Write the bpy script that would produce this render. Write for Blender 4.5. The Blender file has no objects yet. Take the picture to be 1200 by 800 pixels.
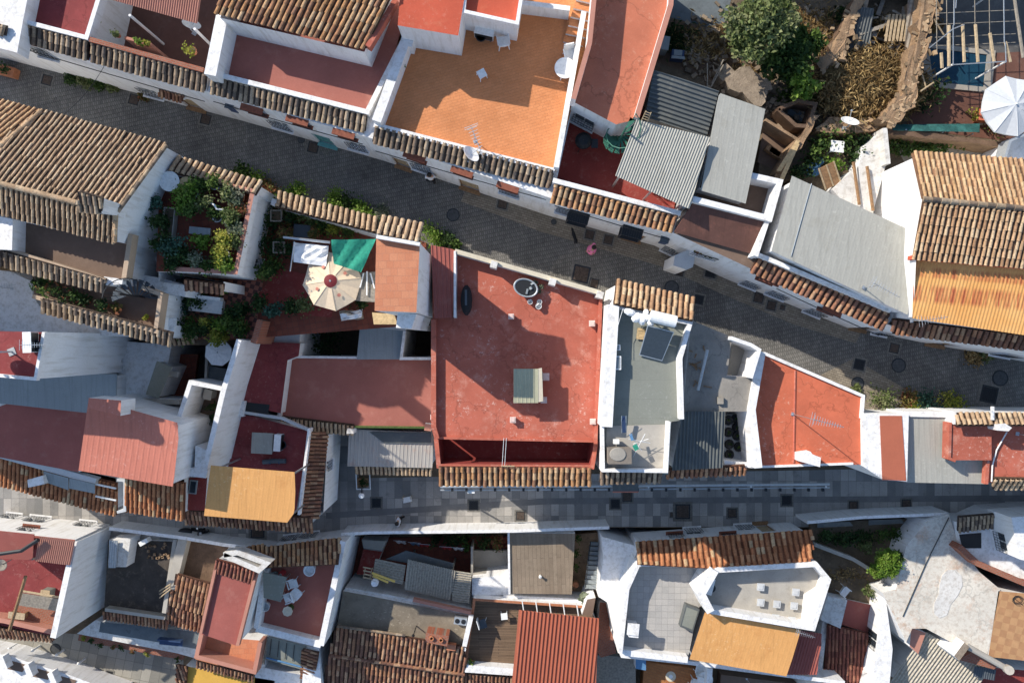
import bpy, math, random
from mathutils import Vector, Matrix
R = random.Random(7)
PI = math.pi
H = 42.0            # camera height above the upper street
S = 23.81           # photograph pixels per metre at street level
sc = bpy.context.scene
COL = sc.collection
LV = 0.0            # level the heights below are counted from: 0 at the upper street, lower down the hill
TOWN = -6.0         # level of the lower street
DEEP = -11.0         # foundations reach down to here

def P(x, y, z=0.0):
    z += LV
    f = (H - z) / H / S
    return Vector(((x - 600) * f, (400 - y) * f, z))

def onplane(x, y, o, n):
    c = Vector((0, 0, H)); d = P(x, y, 0) - c
    t = (o - c).dot(n) / d.dot(n)
    return c + d * t

# ---------------------------------------------------------------- mesh builder
class MB:
    def __init__(s):
        s.v = []; s.f = []; s.m = []; s.c = []
    def face(s, pts, m=0, c=(1, 1, 1)):
        i = len(s.v); s.v.extend(Vector(p) for p in pts)
        s.f.append(tuple(range(i, i + len(pts)))); s.m.append(m); s.c.append(c)
    def grid(s, rows, m=0, c=(1, 1, 1), closed=False):
        i = len(s.v); n = len(rows[0])
        for r in rows: s.v.extend(Vector(p) for p in r)
        for a in range(len(rows) - 1):
            for b in range(n if closed else n - 1):
                b2 = (b + 1) % n
                s.f.append((i + a * n + b, i + a * n + b2, i + (a + 1) * n + b2, i + (a + 1) * n + b)); s.m.append(m); s.c.append(c)
    def box(s, c, d, rz=0, m=0, col=(1, 1, 1), rx=0, ry=0):
        M = Matrix.Rotation(rz, 3, 'Z') @ Matrix.Rotation(ry, 3, 'Y') @ Matrix.Rotation(rx, 3, 'X')
        c = Vector(c); q = [c + M @ Vector((d[0] / 2 * a, d[1] / 2 * b, d[2] / 2 * e)) for e in (-1, 1) for a, b in ((-1, -1), (1, -1), (1, 1), (-1, 1))]
        i = len(s.v); s.v.extend(q)
        for f in ((3, 2, 1, 0), (4, 5, 6, 7), (0, 1, 5, 4), (1, 2, 6, 5), (2, 3, 7, 6), (3, 0, 4, 7)):
            s.f.append(tuple(i + k for k in f)); s.m.append(m); s.c.append(col)
    def prism(s, lo, hi, m=0, c=(1, 1, 1), mt=None):
        n = len(lo); i = len(s.v); s.v.extend(Vector(p) for p in lo); s.v.extend(Vector(p) for p in hi)
        for k in range(n):
            k2 = (k + 1) % n
            s.f.append((i + k, i + k2, i + n + k2, i + n + k)); s.m.append(m); s.c.append(c)
        s.f.append(tuple(i + n + k for k in range(n))); s.m.append(m if mt is None else mt); s.c.append(c)
        s.f.append(tuple(i + n - 1 - k for k in range(n))); s.m.append(m); s.c.append(c)
    def tube(s, path, r, n=6, m=0, c=(1, 1, 1), r2=None):
        path = [Vector(p) for p in path]; rows = []
        for k, p in enumerate(path):
            d = (path[min(k + 1, len(path) - 1)] - path[max(k - 1, 0)])
            if d.length < 1e-6: d = Vector((0, 0, 1))
            d.normalize(); a = d.orthogonal().normalized() if abs(d.z) < .9 else d.cross(Vector((1, 0, 0))).normalized()
            if abs(d.z) < .9: a = d.cross(Vector((0, 0, 1))).normalized()
            b = d.cross(a); t = k / max(1, len(path) - 1)
            rr = r if r2 is None else r + (r2 - r) * t
            rows.append([p + (a * math.cos(2 * PI * j / n) + b * math.sin(2 * PI * j / n)) * rr for j in range(n)])
        s.grid(rows, m, c, True)
        s.face(rows[0][::-1], m, c); s.face(rows[-1], m, c)
    def lathe(s, o, prof, n=16, m=0, c=(1, 1, 1), sx=1, sy=1, rz=0):
        o = Vector(o); rows = []
        for r, z in prof:
            rows.append([o + Matrix.Rotation(rz, 3, 'Z') @ Vector((r * sx * math.cos(2 * PI * j / n), r * sy * math.sin(2 * PI * j / n), z)) for j in range(n)])
        s.grid(rows, m, c, True)
        if prof[0][0] > 1e-4: s.face(rows[0][::-1], m, c)
        if prof[-1][0] > 1e-4: s.face(rows[-1], m, c)
    def build(s, name, mats, parent=None, smooth=False, at=None):
        o0 = Vector((0, 0, 0))
        if parent is not None:
            q = parent
            while q.parent: q = q.parent
            o0 = q.location.copy()
        elif at is not None: o0 = Vector(at)
        me = bpy.data.meshes.new(name)
        me.from_pydata([v - o0 for v in s.v], [], s.f)
        if not isinstance(mats, (list, tuple)): mats = [mats]
        for mm in mats: me.materials.append(M[mm] if isinstance(mm, str) else mm)
        me.polygons.foreach_set('material_index', s.m)
        if smooth: me.polygons.foreach_set('use_smooth', [True] * len(s.f))
        if any(c != (1, 1, 1) for c in s.c):
            a = me.attributes.new('tint', 'FLOAT_COLOR', 'CORNER'); buf = []
            for f, c in zip(s.f, s.c):
                for _ in f: buf.extend((c[0], c[1], c[2], 1))
            a.data.foreach_set('color', buf)
        me.update()
        o = bpy.data.objects.new(name, me); COL.objects.link(o)
        if parent is not None: o.parent = parent
        else: o.location = o0
        return o

def tag(o, label=None, cat=None, group=None, kind=None):
    if label: o['label'] = label
    if cat: o['category'] = cat
    if group: o['group'] = group
    if kind: o['kind'] = kind
    return o
def thing(name, label, cat, loc=(0, 0, 0), rz=0, group=None):
    o = bpy.data.objects.new(name, None); COL.objects.link(o); o.empty_display_size = .2
    o.location = loc; o.rotation_euler = (0, 0, rz)
    return tag(o, label, cat, group)
def copy_tree(o, parent=None):
    c = o.copy(); COL.objects.link(c); c.parent = parent
    for ch in list(o.children): copy_tree(ch, c)
    return c
class Proto:
    """builds a kind once at the origin, then moves the first and copies it for every further one"""
    def __init__(s, make): s.make = make; s.o = None
    def put(s, loc, rz, label, group=None, sc_=1.0):
        if s.o is None: o = s.o = s.make()
        else: o = copy_tree(s.o)
        o.location = loc; o.rotation_euler = (0, 0, rz); o.scale = (sc_,) * 3
        o['label'] = label
        if group: o['group'] = group
        elif 'group' in o: del o['group']
        return o

# ---------------------------------------------------------------- materials
M = {}
def nodes(name):
    m = bpy.data.materials.new(name); m.use_nodes = True; nt = m.node_tree
    b = nt.nodes['Principled BSDF']; M[name] = m
    return m, nt, b
def N(nt, t, **kw):
    n = nt.nodes.new(t)
    for k, v in kw.items():
        if k in n.inputs: n.inputs[k].default_value = v
        else: setattr(n, k, v)
    return n
def pos(nt, scale=1.0, rz=0.0, stretch=(1, 1, 1)):
    g = N(nt, 'ShaderNodeNewGeometry'); mp = N(nt, 'ShaderNodeMapping')
    mp.inputs['Rotation'].default_value = (0, 0, rz); mp.inputs['Scale'].default_value = tuple(scale * k for k in stretch)
    nt.links.new(g.outputs['Position'], mp.inputs['Vector']); return mp.outputs['Vector']
def noise(nt, vec, sc_, det=5, rough=.6):
    n = N(nt, 'ShaderNodeTexNoise'); n.inputs['Scale'].default_value = sc_; n.inputs['Detail'].default_value = det; n.inputs['Roughness'].default_value = rough
    nt.links.new(vec, n.inputs['Vector']); return n.outputs['Fac']
def ramp(nt, fac, stops):
    r = N(nt, 'ShaderNodeValToRGB'); e = r.color_ramp.elements
    while len(e) > 1: e.remove(e[0])
    e[0].position = stops[0][0]; e[0].color = (*stops[0][1], 1)
    for p, c in stops[1:]:
        q = e.new(p); q.color = (*c, 1)
    nt.links.new(fac, r.inputs['Fac']); return r.outputs['Color']
def mix(nt, a, b, fac, mode='MIX'):
    n = N(nt, 'ShaderNodeMix'); n.data_type = 'RGBA'; n.blend_type = mode; n.clamp_factor = True
    for s_, v in ((6, a), (7, b), (0, fac)):
        if isinstance(v, (int, float)): n.inputs[s_].default_value = v
        elif isinstance(v, tuple): n.inputs[s_].default_value = (*v, 1)
        else: nt.links.new(v, n.inputs[s_])
    return n.outputs[2]
def bump(nt, b, h, d=.02, st=.6):
    n = N(nt, 'ShaderNodeBump'); n.inputs['Strength'].default_value = st; n.inputs['Distance'].default_value = d
    nt.links.new(h, n.inputs['Height']); nt.links.new(n.outputs['Normal'], b.inputs['Normal'])
def g3(v): return (v, v, v)
def k3(c, k): return tuple(min(1, x * k) for x in c)

def paint(name, col, var=.18, stain=None, amt=.5, sc_=.9, rough=.8, bmp=.01, streak=None, runs=None, worn=None, cracks=0, seam=None):
    """paint, plaster or cement: broad fading, fine grain and stains with a shape of their own"""
    m, nt, b = nodes(name); v = pos(nt)
    n1 = noise(nt, v, sc_, 6, .65); n2 = noise(nt, v, 14, 4, .7)
    c = ramp(nt, n1, [(.3, k3(col, 1 - var)), (.52, col), (.72, k3(col, 1 + var))])
    c = mix(nt, c, ramp(nt, n2, [(.3, g3(.86)), (.7, g3(1.0))]), .8, 'MULTIPLY')
    if stain:
        n3 = noise(nt, v, sc_ * 1.7 + .31, 9, .72)
        c = mix(nt, c, stain, ramp(nt, n3, [(.54, g3(0)), (.68, g3(amt))]))
    if streak is not None:
        v2 = pos(nt, 1, streak, (7, .35, .35)); n4 = noise(nt, v2, 1.2, 5, .6)
        c = mix(nt, c, k3(col, .6), ramp(nt, n4, [(.5, g3(0)), (.75, g3(.5))]))
    if runs:      # grey dirt that has run down a wall
        v3 = pos(nt, 1, 0, (5, 5, .5)); n5 = noise(nt, v3, 1.0, 6, .65)
        c = mix(nt, c, runs, ramp(nt, n5, [(.50, g3(0)), (.70, g3(.75))]))
    if runs:      # grime lying on top of parapets and ledges
        gn = N(nt, 'ShaderNodeNewGeometry'); sz = N(nt, 'ShaderNodeSeparateXYZ'); nt.links.new(gn.outputs['Normal'], sz.inputs[0])
        n9 = noise(nt, v, 3.2, 9, .75); kk = mix(nt, ramp(nt, sz.outputs[2], [(.6, g3(0)), (.8, g3(1))]), ramp(nt, n9, [(.5, g3(0)), (.66, g3(.65))]), 1.0, 'MULTIPLY'); c = mix(nt, c, k3(runs, .8), kk)
    if worn:      # small flaked spots and scuffs
        n6 = noise(nt, v, 5.5, 10, .78); n7 = noise(nt, v, .55, 3, .5)
        k = mix(nt, ramp(nt, n6, [(.56, g3(0)), (.62, g3(.75))]), ramp(nt, n7, [(.42, g3(.08)), (.6, g3(1.0))]), 1.0, 'MULTIPLY'); c = mix(nt, c, worn, k)
    if cracks:
        vo = N(nt, 'ShaderNodeTexVoronoi'); vo.feature = 'DISTANCE_TO_EDGE'; vo.inputs['Scale'].default_value = cracks
        d_ = N(nt, 'ShaderNodeVectorMath', operation='ADD'); nv = N(nt, 'ShaderNodeTexNoise'); nv.inputs['Scale'].default_value = 2.5; nv.inputs['Detail'].default_value = 6; nt.links.new(v, nv.inputs['Vector'])
        nt.links.new(v, d_.inputs[0]); nt.links.new(nv.outputs['Color'], d_.inputs[1]); nt.links.new(d_.outputs[0], vo.inputs['Vector'])
        c = mix(nt, c, k3(col, .55), ramp(nt, vo.outputs['Distance'], [(.006, g3(.6)), (.016, g3(0))]))
    if seam:      # joints between sheets or strips: (spacing, angle)
        t = N(nt, 'ShaderNodeTexBrick'); t.offset = .37; t.inputs['Scale'].default_value = 1; t.inputs['Brick Width'].default_value = 60; t.inputs['Row Height'].default_value = seam[0]; t.inputs['Mortar Size'].default_value = .008
        t.inputs['Color1'].default_value = (1, 1, 1, 1); t.inputs['Color2'].default_value = (.95, .95, .95, 1); t.inputs['Mortar'].default_value = (.78, .78, .78, 1); nt.links.new(pos(nt, 1, seam[1]), t.inputs['Vector'])
        c = mix(nt, c, t.outputs['Color'], .9, 'MULTIPLY')
    nt.links.new(c, b.inputs['Base Color']); b.inputs['Roughness'].default_value = rough
    b.inputs['Specular IOR Level'].default_value = .25
    if bmp: bump(nt, b, n2, bmp)
    return m
def plain(name, col, rough=.6, metal=0.0, var=.12):
    m, nt, b = nodes(name); v = pos(nt); n = noise(nt, v, 9, 4)
    nt.links.new(ramp(nt, n, [(.3, k3(col, 1 - var)), (.7, k3(col, 1 + var))]), b.inputs['Base Color'])
    b.inputs['Roughness'].default_value = rough; b.inputs['Metallic'].default_value = metal; b.inputs['Specular IOR Level'].default_value = .3
    return m
def tinted(name, rough=.85, lichen=.5, trans=0.0):
    m, nt, b = nodes(name); v = pos(nt)
    a = N(nt, 'ShaderNodeAttribute'); a.attribute_name = 'tint'
    n = noise(nt, v, 11, 6, .7); n2 = noise(nt, v, 1.6, 4)
    c = mix(nt, a.outputs['Color'], ramp(nt, n, [(.35, g3(1 - lichen)), (.6, g3(1.0))]), .9, 'MULTIPLY')
    c = mix(nt, c, ramp(nt, n2, [(.35, g3(1 - lichen * .5)), (.65, g3(1.0))]), .8, 'MULTIPLY')
    nt.links.new(c, b.inputs['Base Color']); b.inputs['Roughness'].default_value = rough; b.inputs['Specular IOR Level'].default_value = .2
    if trans:
        b.inputs['Subsurface Weight'].default_value = 0
        t = N(nt, 'ShaderNodeBsdfTranslucent'); nt.links.new(c, t.inputs['Color'])
        mx = N(nt, 'ShaderNodeMixShader'); mx.inputs[0].default_value = trans
        nt.links.new(b.outputs[0], mx.inputs[1]); nt.links.new(t.outputs[0], mx.inputs[2])
        nt.links.new(mx.outputs[0], nt.nodes['Material Output'].inputs['Surface'])
    return m
def bricks(name, c1, c2, mortar, w, h, rz, mort=.012, rough=.85, var=.3, off=.5, bmp=.012, repair=0):
    m, nt, b = nodes(name); v = pos(nt, 1, rz)
    t = N(nt, 'ShaderNodeTexBrick'); t.offset = off
    t.inputs['Scale'].default_value = 1; t.inputs['Brick Width'].default_value = w; t.inputs['Row Height'].default_value = h
    t.inputs['Mortar Size'].default_value = mort; t.inputs['Mortar Smooth'].default_value = .3
    t.inputs['Color1'].default_value = (*c1, 1); t.inputs['Color2'].default_value = (*c2, 1); t.inputs['Mortar'].default_value = (*mortar, 1)
    nt.links.new(v, t.inputs['Vector'])
    p = pos(nt); n1 = noise(nt, p, .5, 7, .65); n2 = noise(nt, p, 18, 4, .7)
    c = mix(nt, t.outputs['Color'], ramp(nt, n1, [(.3, g3(1 - var)), (.7, g3(1.0))]), .9, 'MULTIPLY')
    c = mix(nt, c, ramp(nt, n2, [(.3, g3(.75)), (.7, g3(1.0))]), .8, 'MULTIPLY')
    if repair:    # relaid patches and stains
        vo = N(nt, 'ShaderNodeTexVoronoi'); vo.inputs['Scale'].default_value = .45; vo.distance = 'CHEBYCHEV'; nt.links.new(v, vo.inputs['Vector'])
        sp = N(nt, 'ShaderNodeSeparateColor'); nt.links.new(vo.outputs['Color'], sp.inputs[0])
        c = mix(nt, c, ramp(nt, sp.outputs[0], [(0, g3(.72)), (.25, g3(1)), (.8, g3(1)), (1, (1.25, 1.2, 1.1))]), repair, 'MULTIPLY')
        n8 = noise(nt, p, 1.3, 8, .75); c = mix(nt, c, k3(c2, .5), ramp(nt, n8, [(.56, g3(0)), (.7, g3(.6))]))
    nt.links.new(c, b.inputs['Base Color']); b.inputs['Roughness'].default_value = rough; b.inputs['Specular IOR Level'].default_value = .25
    i = N(nt, 'ShaderNodeMath', operation='SUBTRACT'); i.inputs[0].default_value = 1
    nt.links.new(t.outputs['Fac'], i.inputs[1]); bump(nt, b, i.outputs[0], bmp, .7)
    return m

paint('white', (.83, .82, .81), .04, (.60, .57, .52), .35, .6, runs=(.56, .53, .48))
paint('white_worn', (.70, .68, .64), .10, (.40, .34, .28), .6, .8, runs=(.42, .38, .33), worn=(.45, .36, .28))
paint('grey_white', (.55, .56, .56), .08, (.35, .35, .34), .4)
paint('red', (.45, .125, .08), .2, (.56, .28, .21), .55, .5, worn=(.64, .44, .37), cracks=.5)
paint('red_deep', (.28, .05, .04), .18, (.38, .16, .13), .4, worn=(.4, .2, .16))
paint('red_long', (.50, .16, .09), .14, (.58, .27, .17), .4, .7, worn=(.55, .3, .2), cracks=.4)
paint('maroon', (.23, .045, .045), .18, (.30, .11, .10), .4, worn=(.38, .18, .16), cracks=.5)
paint('salmon', (.55, .19, .132), .07, (.42, .14, .10), .4, .5, streak=1.4, worn=(.62, .3, .24))
paint('pink', (.47, .22, .16), .1, (.35, .14, .10), .3)
paint('red_bright', (.50, .095, .05), .12, (.5, .18, .1), .4, worn=(.55, .25, .18))
paint('red_fresh', (.56, .145, .075), .13, (.40, .11, .06), .55, .8, worn=(.62, .35, .25), cracks=.45)
bricks('orange_tiles', (.76, .305, .125), (.70, .27, .105), (.64, .26, .12), .25, .125, -.27, .005, .75, .25)
bricks('peach_tiles', (.62, .26, .14), (.56, .21, .11), (.52, .24, .15), .3, .3, -.02, .006, .75, .15)
paint('ochre', (.68, .345, .12), .07, (.50, .22, .07), .5, .45, streak=1.5, worn=(.74, .48, .24))
paint('yellow_ochre', (.62, .36, .07), .08, (.5, .3, .1), .3)
def worn_orange():
    m, nt, b = nodes('orange_worn'); v = pos(nt); a = math.radians(-4.6)
    sx = N(nt, 'ShaderNodeSeparateXYZ'); nt.links.new(pos(nt, 1, -a), sx.inputs[0])
    c = ramp(nt, noise(nt, v, .8, 6), [(.3, (.74, .33, .085)), (.7, (.82, .44, .15))])
    y0, y1 = .3, 3.1; col = None
    st = noise(nt, pos(nt, 1, -a, (9, .5, .5)), 1.0, 6, .7)
    for k, (yc, w, amt) in enumerate(((3.3, .42, 1.0), (4.15, .25, .85), (4.85, .22, .8))):
        d = N(nt, 'ShaderNodeMath', operation='SUBTRACT'); nt.links.new(sx.outputs[1], d.inputs[0]); d.inputs[1].default_value = yc
        ab = N(nt, 'ShaderNodeMath', operation='ABSOLUTE'); nt.links.new(d.outputs[0], ab.inputs[0])
        band = ramp(nt, ab.outputs[0], [(0.0, g3(1)), (w * .55, g3(1)), (w, g3(0))])
        k_ = mix(nt, band, ramp(nt, st, [(.40, g3(0)), (.60, g3(amt))]), 1.0, 'MULTIPLY'); c = mix(nt, c, (.42, .09, .035), k_)
    c = mix(nt, c, ramp(nt, noise(nt, v, 13, 5, .7), [(.3, g3(.8)), (.7, g3(1))]), .8, 'MULTIPLY')
    nt.links.new(c, b.inputs['Base Color']); b.inputs['Roughness'].default_value = .8
worn_orange()
paint('brown', (.17, .115, .085), .15, (.25, .18, .13), .4)
paint('brown_roof', (.13, .062, .048), .2, (.24, .10, .07), .5, 1.2, streak=.25)
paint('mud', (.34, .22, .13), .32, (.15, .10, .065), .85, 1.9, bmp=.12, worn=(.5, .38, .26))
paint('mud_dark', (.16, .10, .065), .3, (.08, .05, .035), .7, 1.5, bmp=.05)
paint('soil', (.155, .115, .075), .35, (.075, .06, .04), .8, 1.3, bmp=.06, worn=(.25, .2, .14))
paint('cement', (.34, .31, .265), .14, (.2, .17, .13), .6, .9, worn=(.45, .4, .33))
plain('wood_slat', (.40, .36, .29), .8, 0, .3)
paint('cement_dark', (.10, .095, .09), .25, (.2, .19, .17), .5, 1.1)
paint('dirty', (.075, .062, .052), .3, (.2, .16, .12), .6, 1.4)
paint('stain_cream', (.62, .55, .42), .12, (.4, .3, .2), .5)
paint('stained', (.70, .655, .57), .12, (.50, .30, .19), .8, .30, worn=(.46, .27, .17), cracks=.35, runs=(.48, .4, .32))
paint('felt', (.235, .245, .21), .08, (.15, .16, .14), .4, .6, seam=(.85, 0.0), worn=(.32, .33, .3))
paint('felt_blue', (.13, .15, .16), .2, (.05, .055, .06), .6, 1.2)
paint('slate', (.085, .10, .115), .2, (.05, .06, .07), .5)
paint('stained_cement', (.27, .25, .22), .25, (.13, .12, .11), .7, 1.0, cracks=.5)  # mid grey cement with random darker stains and cracks
paint('roof_dirt', (.215, .18, .135), .25, (.11, .09, .07), .7, .9, worn=(.36, .31, .24))
paint('tan', (.46, .34, .24), .1, (.3, .22, .16), .4, worn=(.55, .45, .34))
paint('gutter_grey', (.19, .185, .18), .2, (.3, .28, .25), .4)
paint('patio_brown', (.15, .07, .05), .2, (.2, .13, .1), .4)
paint('sheet', (.385, .375, .33), .06, (.29, .27, .22), .45, .5, streak=1.15, rough=.6, worn=(.46, .45, .40))
paint('sheet_grey', (.29, .32, .33), .08, (.2, .22, .22), .4, .5, rough=.6, seam=(.8, 1.5), streak=1.5)
paint('sheet_dark', (.11, .12, .12), .15, (.20, .19, .16), .5, .9, rough=.6, worn=(.2, .2, .18))
paint('hatch_lid', (.40, .39, .27), .1, (.28, .27, .2), .4, .8, streak=0.0)
paint('sheet_rust', (.44, .41, .37), .08, (.42, .25, .18), .6, .6, streak=0.0, rough=.6)
paint('sheet_red', (.42, .13, .075), .08, (.3, .1, .06), .3, .5, rough=.55)
paint('sheet_brick', (.33, .10, .08), .12, (.4, .2, .16), .3, .7, rough=.6)
paint('stone_wall', (.30, .24, .18), .3, (.16, .12, .09), .7, 3.0, bmp=.06)
paint('concrete', (.42, .39, .34), .12, (.28, .25, .21), .5)
bricks('cobbles', (.275, .262, .242), (.195, .188, .175), (.125, .12, .11), .10, .20, -.22, .012, .8, .5, bmp=.02, repair=.8)
bricks('kerb_stones', (.36, .31, .24), (.26, .22, .17), (.14, .12, .1), .22, .11, .29, .008, .85, .3)
bricks('slabs', (.56, .52, .47), (.25, .245, .235), (.27, .255, .24), .44, .98, 0, .01, .8, .35, off=0, repair=.35)
bricks('lane_slabs', (.42, .39, .33), (.25, .235, .2), (.2, .19, .165), .55, 1.0, .2, .012, .85, .25, off=.0)
bricks('marble', (.50, .47, .43), (.43, .41, .38), (.33, .31, .29), .33, .33, .02, .006, .6, .12, off=0)
bricks('deck', (.27, .18, .115), (.19, .125, .08), (.055, .04, .03), 2.2, .09, -.02, .008, .7, .25)
bricks('plank_roof', (.35, .275, .20), (.28, .215, .155), (.17, .13, .1), 3.0, .22, 1.53, .006, .8, .3, repair=.5)
bricks('terracotta', (.26, .075, .045), (.20, .055, .035), (.12, .06, .045), .28, .28, -.2, .01, .75, .25, off=0)
bricks('terracotta_orange', (.50, .20, .07), (.43, .16, .055), (.3, .14, .07), .3, .15, .3, .008, .75, .2)
bricks('brick', (.42, .14, .08), (.34, .10, .055), (.3, .22, .17), .24, .08, .3, .012, .85, .2)
def checker(name, a, b_, s, rz):
    m, nt, b = nodes(name); t = N(nt, 'ShaderNodeTexChecker'); t.inputs['Scale'].default_value = s
    t.inputs['Color1'].default_value = (*a, 1); t.inputs['Color2'].default_value = (*b_, 1)
    nt.links.new(pos(nt, 1, rz, (1, 1, 0)), t.inputs['Vector'])
    n = noise(nt, pos(nt), 3, 6)
    nt.links.new(mix(nt, t.outputs['Color'], ramp(nt, n, [(.3, g3(.75)), (.7, g3(1.0))]), .8, 'MULTIPLY'), b.inputs['Base Color'])
    b.inputs['Roughness'].default_value = .7
checker('checker', (.43, .225, .105), (.50, .28, .13), 2.6, .25)
checker('checker_red', (.36, .12, .075), (.10, .035, .028), 4.6, .3)
tinted('tile', .85, .45)
tinted('leaf', .6, .3, .35)
tinted('straw', .9, .3)
tinted('object', .6, .12)
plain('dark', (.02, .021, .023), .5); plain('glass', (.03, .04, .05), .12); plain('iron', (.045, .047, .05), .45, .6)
plain('steel', (.55, .57, .58), .35, .8); plain('zinc', (.42, .45, .47), .45, .4); plain('plastic', (.78, .78, .76), .45)
plain('wood', (.26, .15, .075), .7, 0, .3); plain('wood_pale', (.42, .32, .2), .75, 0, .25); plain('wood_grey', (.25, .22, .18), .8, 0, .3)
plain('teal', (.12, .33, .33), .6); plain('green_paint', (.045, .16, .11), .5); plain('green_cloth', (.025, .25, .17), .8, 0, .2)
plain('net_green', (.02, .09, .085), .85, 0, .3); plain('cream', (.70, .56, .40), .85, 0, .08); plain('cloth', (.76, .76, .76), .9, 0, .06)
plain('pot', (.40, .16, .08), .8, 0, .2); plain('navy', (.03, .055, .12), .5); plain('water', (.012, .045, .075), .08)
plain('blue', (.10, .22, .38), .5); plain('skin', (.5, .3, .2), .6); plain('pinkcloth', (.85, .22, .42), .8); plain('hair', (.03, .02, .015), .6)
plain('blackcloth', (.018, .018, .02), .85); plain('jeans', (.05, .07, .13), .85); plain('bark', (.12, .085, .055), .9, 0, .3)
plain('solar', (.05, .065, .08), .35); plain('rust', (.25, .09, .04), .85, 0, .3); plain('cane', (.5, .36, .19), .85, 0, .25)
plain('brown_cloth', (.2, .17, .14), .9); plain('yellow', (.7, .48, .12), .6); plain('crimson', (.16, .02, .025), .7)
plain('rust_clay', (.22, .075, .045), .85, 0, .25); plain('motif', (.50, .20, .15), .9); plain('parasol_grey', (.52, .54, .56), .9, 0, .06); plain('redcloth', (.5, .05, .05), .8); plain('moss', (.07, .1, .03), .95, 0, .4)
# ---------------------------------------------------------------- building helpers
def V3(p, z):
    return P(p[0], p[1], p[2] if len(p) > 2 and p[2] is not None else z)
def house(label, at, cat='house', name='house', group=None, z=0):
    return thing(name, label, cat, P(at[0], at[1], z), 0, group)

def opening(par, o, u, n, w, h, kind):
    """a window or door set back in its hole: o is the hole's lower middle on the outer wall plane"""
    up = Vector((0, 0, 1)); a = math.atan2(u.y, u.x)
    def bx(m, du, dn, dz, su, sn, sz, mi=0, col=(1, 1, 1)):
        m.box(o + u * du + n * dn + up * dz, (su, sn, sz), a, mi, col)
    f = MB(); fm = 'plastic'
    if kind in ('door', 'teal', 'wood', 'dark'):
        pm = {'door': 'wood', 'teal': 'teal', 'wood': 'wood_pale', 'dark': 'iron'}[kind]
        for s_ in (-1, 1): bx(f, s_ * (w / 2 - .03), -.11, h / 2, .06, .06, h)
        bx(f, 0, -.11, h - .03, w - .12, .06, .06); bx(f, 0, .05, .03, w + .1, .22, .06)
        fr = f.build('door', 'wood' if kind != 'teal' else 'teal', par)
        p = MB(); bx(p, 0, -.13, h / 2 - .03, w - .12, .04, h - .07)
        for r_ in (.28, .72): bx(p, 0, -.105, h * r_, w * .6, .02, h * .3)
        p.build('door_leaf', pm, fr)
        k = MB(); k.lathe(o + u * (w / 2 - .16) - n * .09 + up * (h * .48), [(0, -.03), (.03, 0), (0, .03)], 8); k.build('handle', 'steel', fr)
        return
    for s_ in (-1, 1): bx(f, s_ * (w / 2 - .025), -.11, h / 2, .05, .06, h)
    bx(f, 0, -.11, .025, w - .1, .06, .05); bx(f, 0, -.11, h - .025, w - .1, .06, .05); bx(f, 0, -.11, h / 2, .04, .05, h - .1)
    fr = f.build('window', fm if kind != 'hood' else 'wood', par)
    s_ = MB(); bx(s_, 0, .06, -.03, w + .14, .26, .05)
    s_.build('sill', 'rust_clay' if kind in ('hood', 'clay') else 'white', fr)
    p = MB(); bx(p, 0, -.135, h / 2, w - .08, .01, h - .08); p.build('pane', 'glass', fr)
    if kind in ('win', 'clay', 'hood'):
        g = MB(); k = max(3, int(w / .13))
        for i in range(k + 1): bx(g, -w / 2 + w * i / k, .09, h / 2, .016, .016, h + .1)
        for j in range(4): bx(g, 0, .09, h * j / 3, w + .04, .018, .018)
        g.build('grille', 'iron', fr)
    if kind == 'hood':
        g = MB(); bx(g, 0, .10, h + .07, w + .2, .34, .05); bx(g, 0, .26, h + .03, w + .2, .03, .05); g.build('hood', 'rust_clay', fr)

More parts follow.
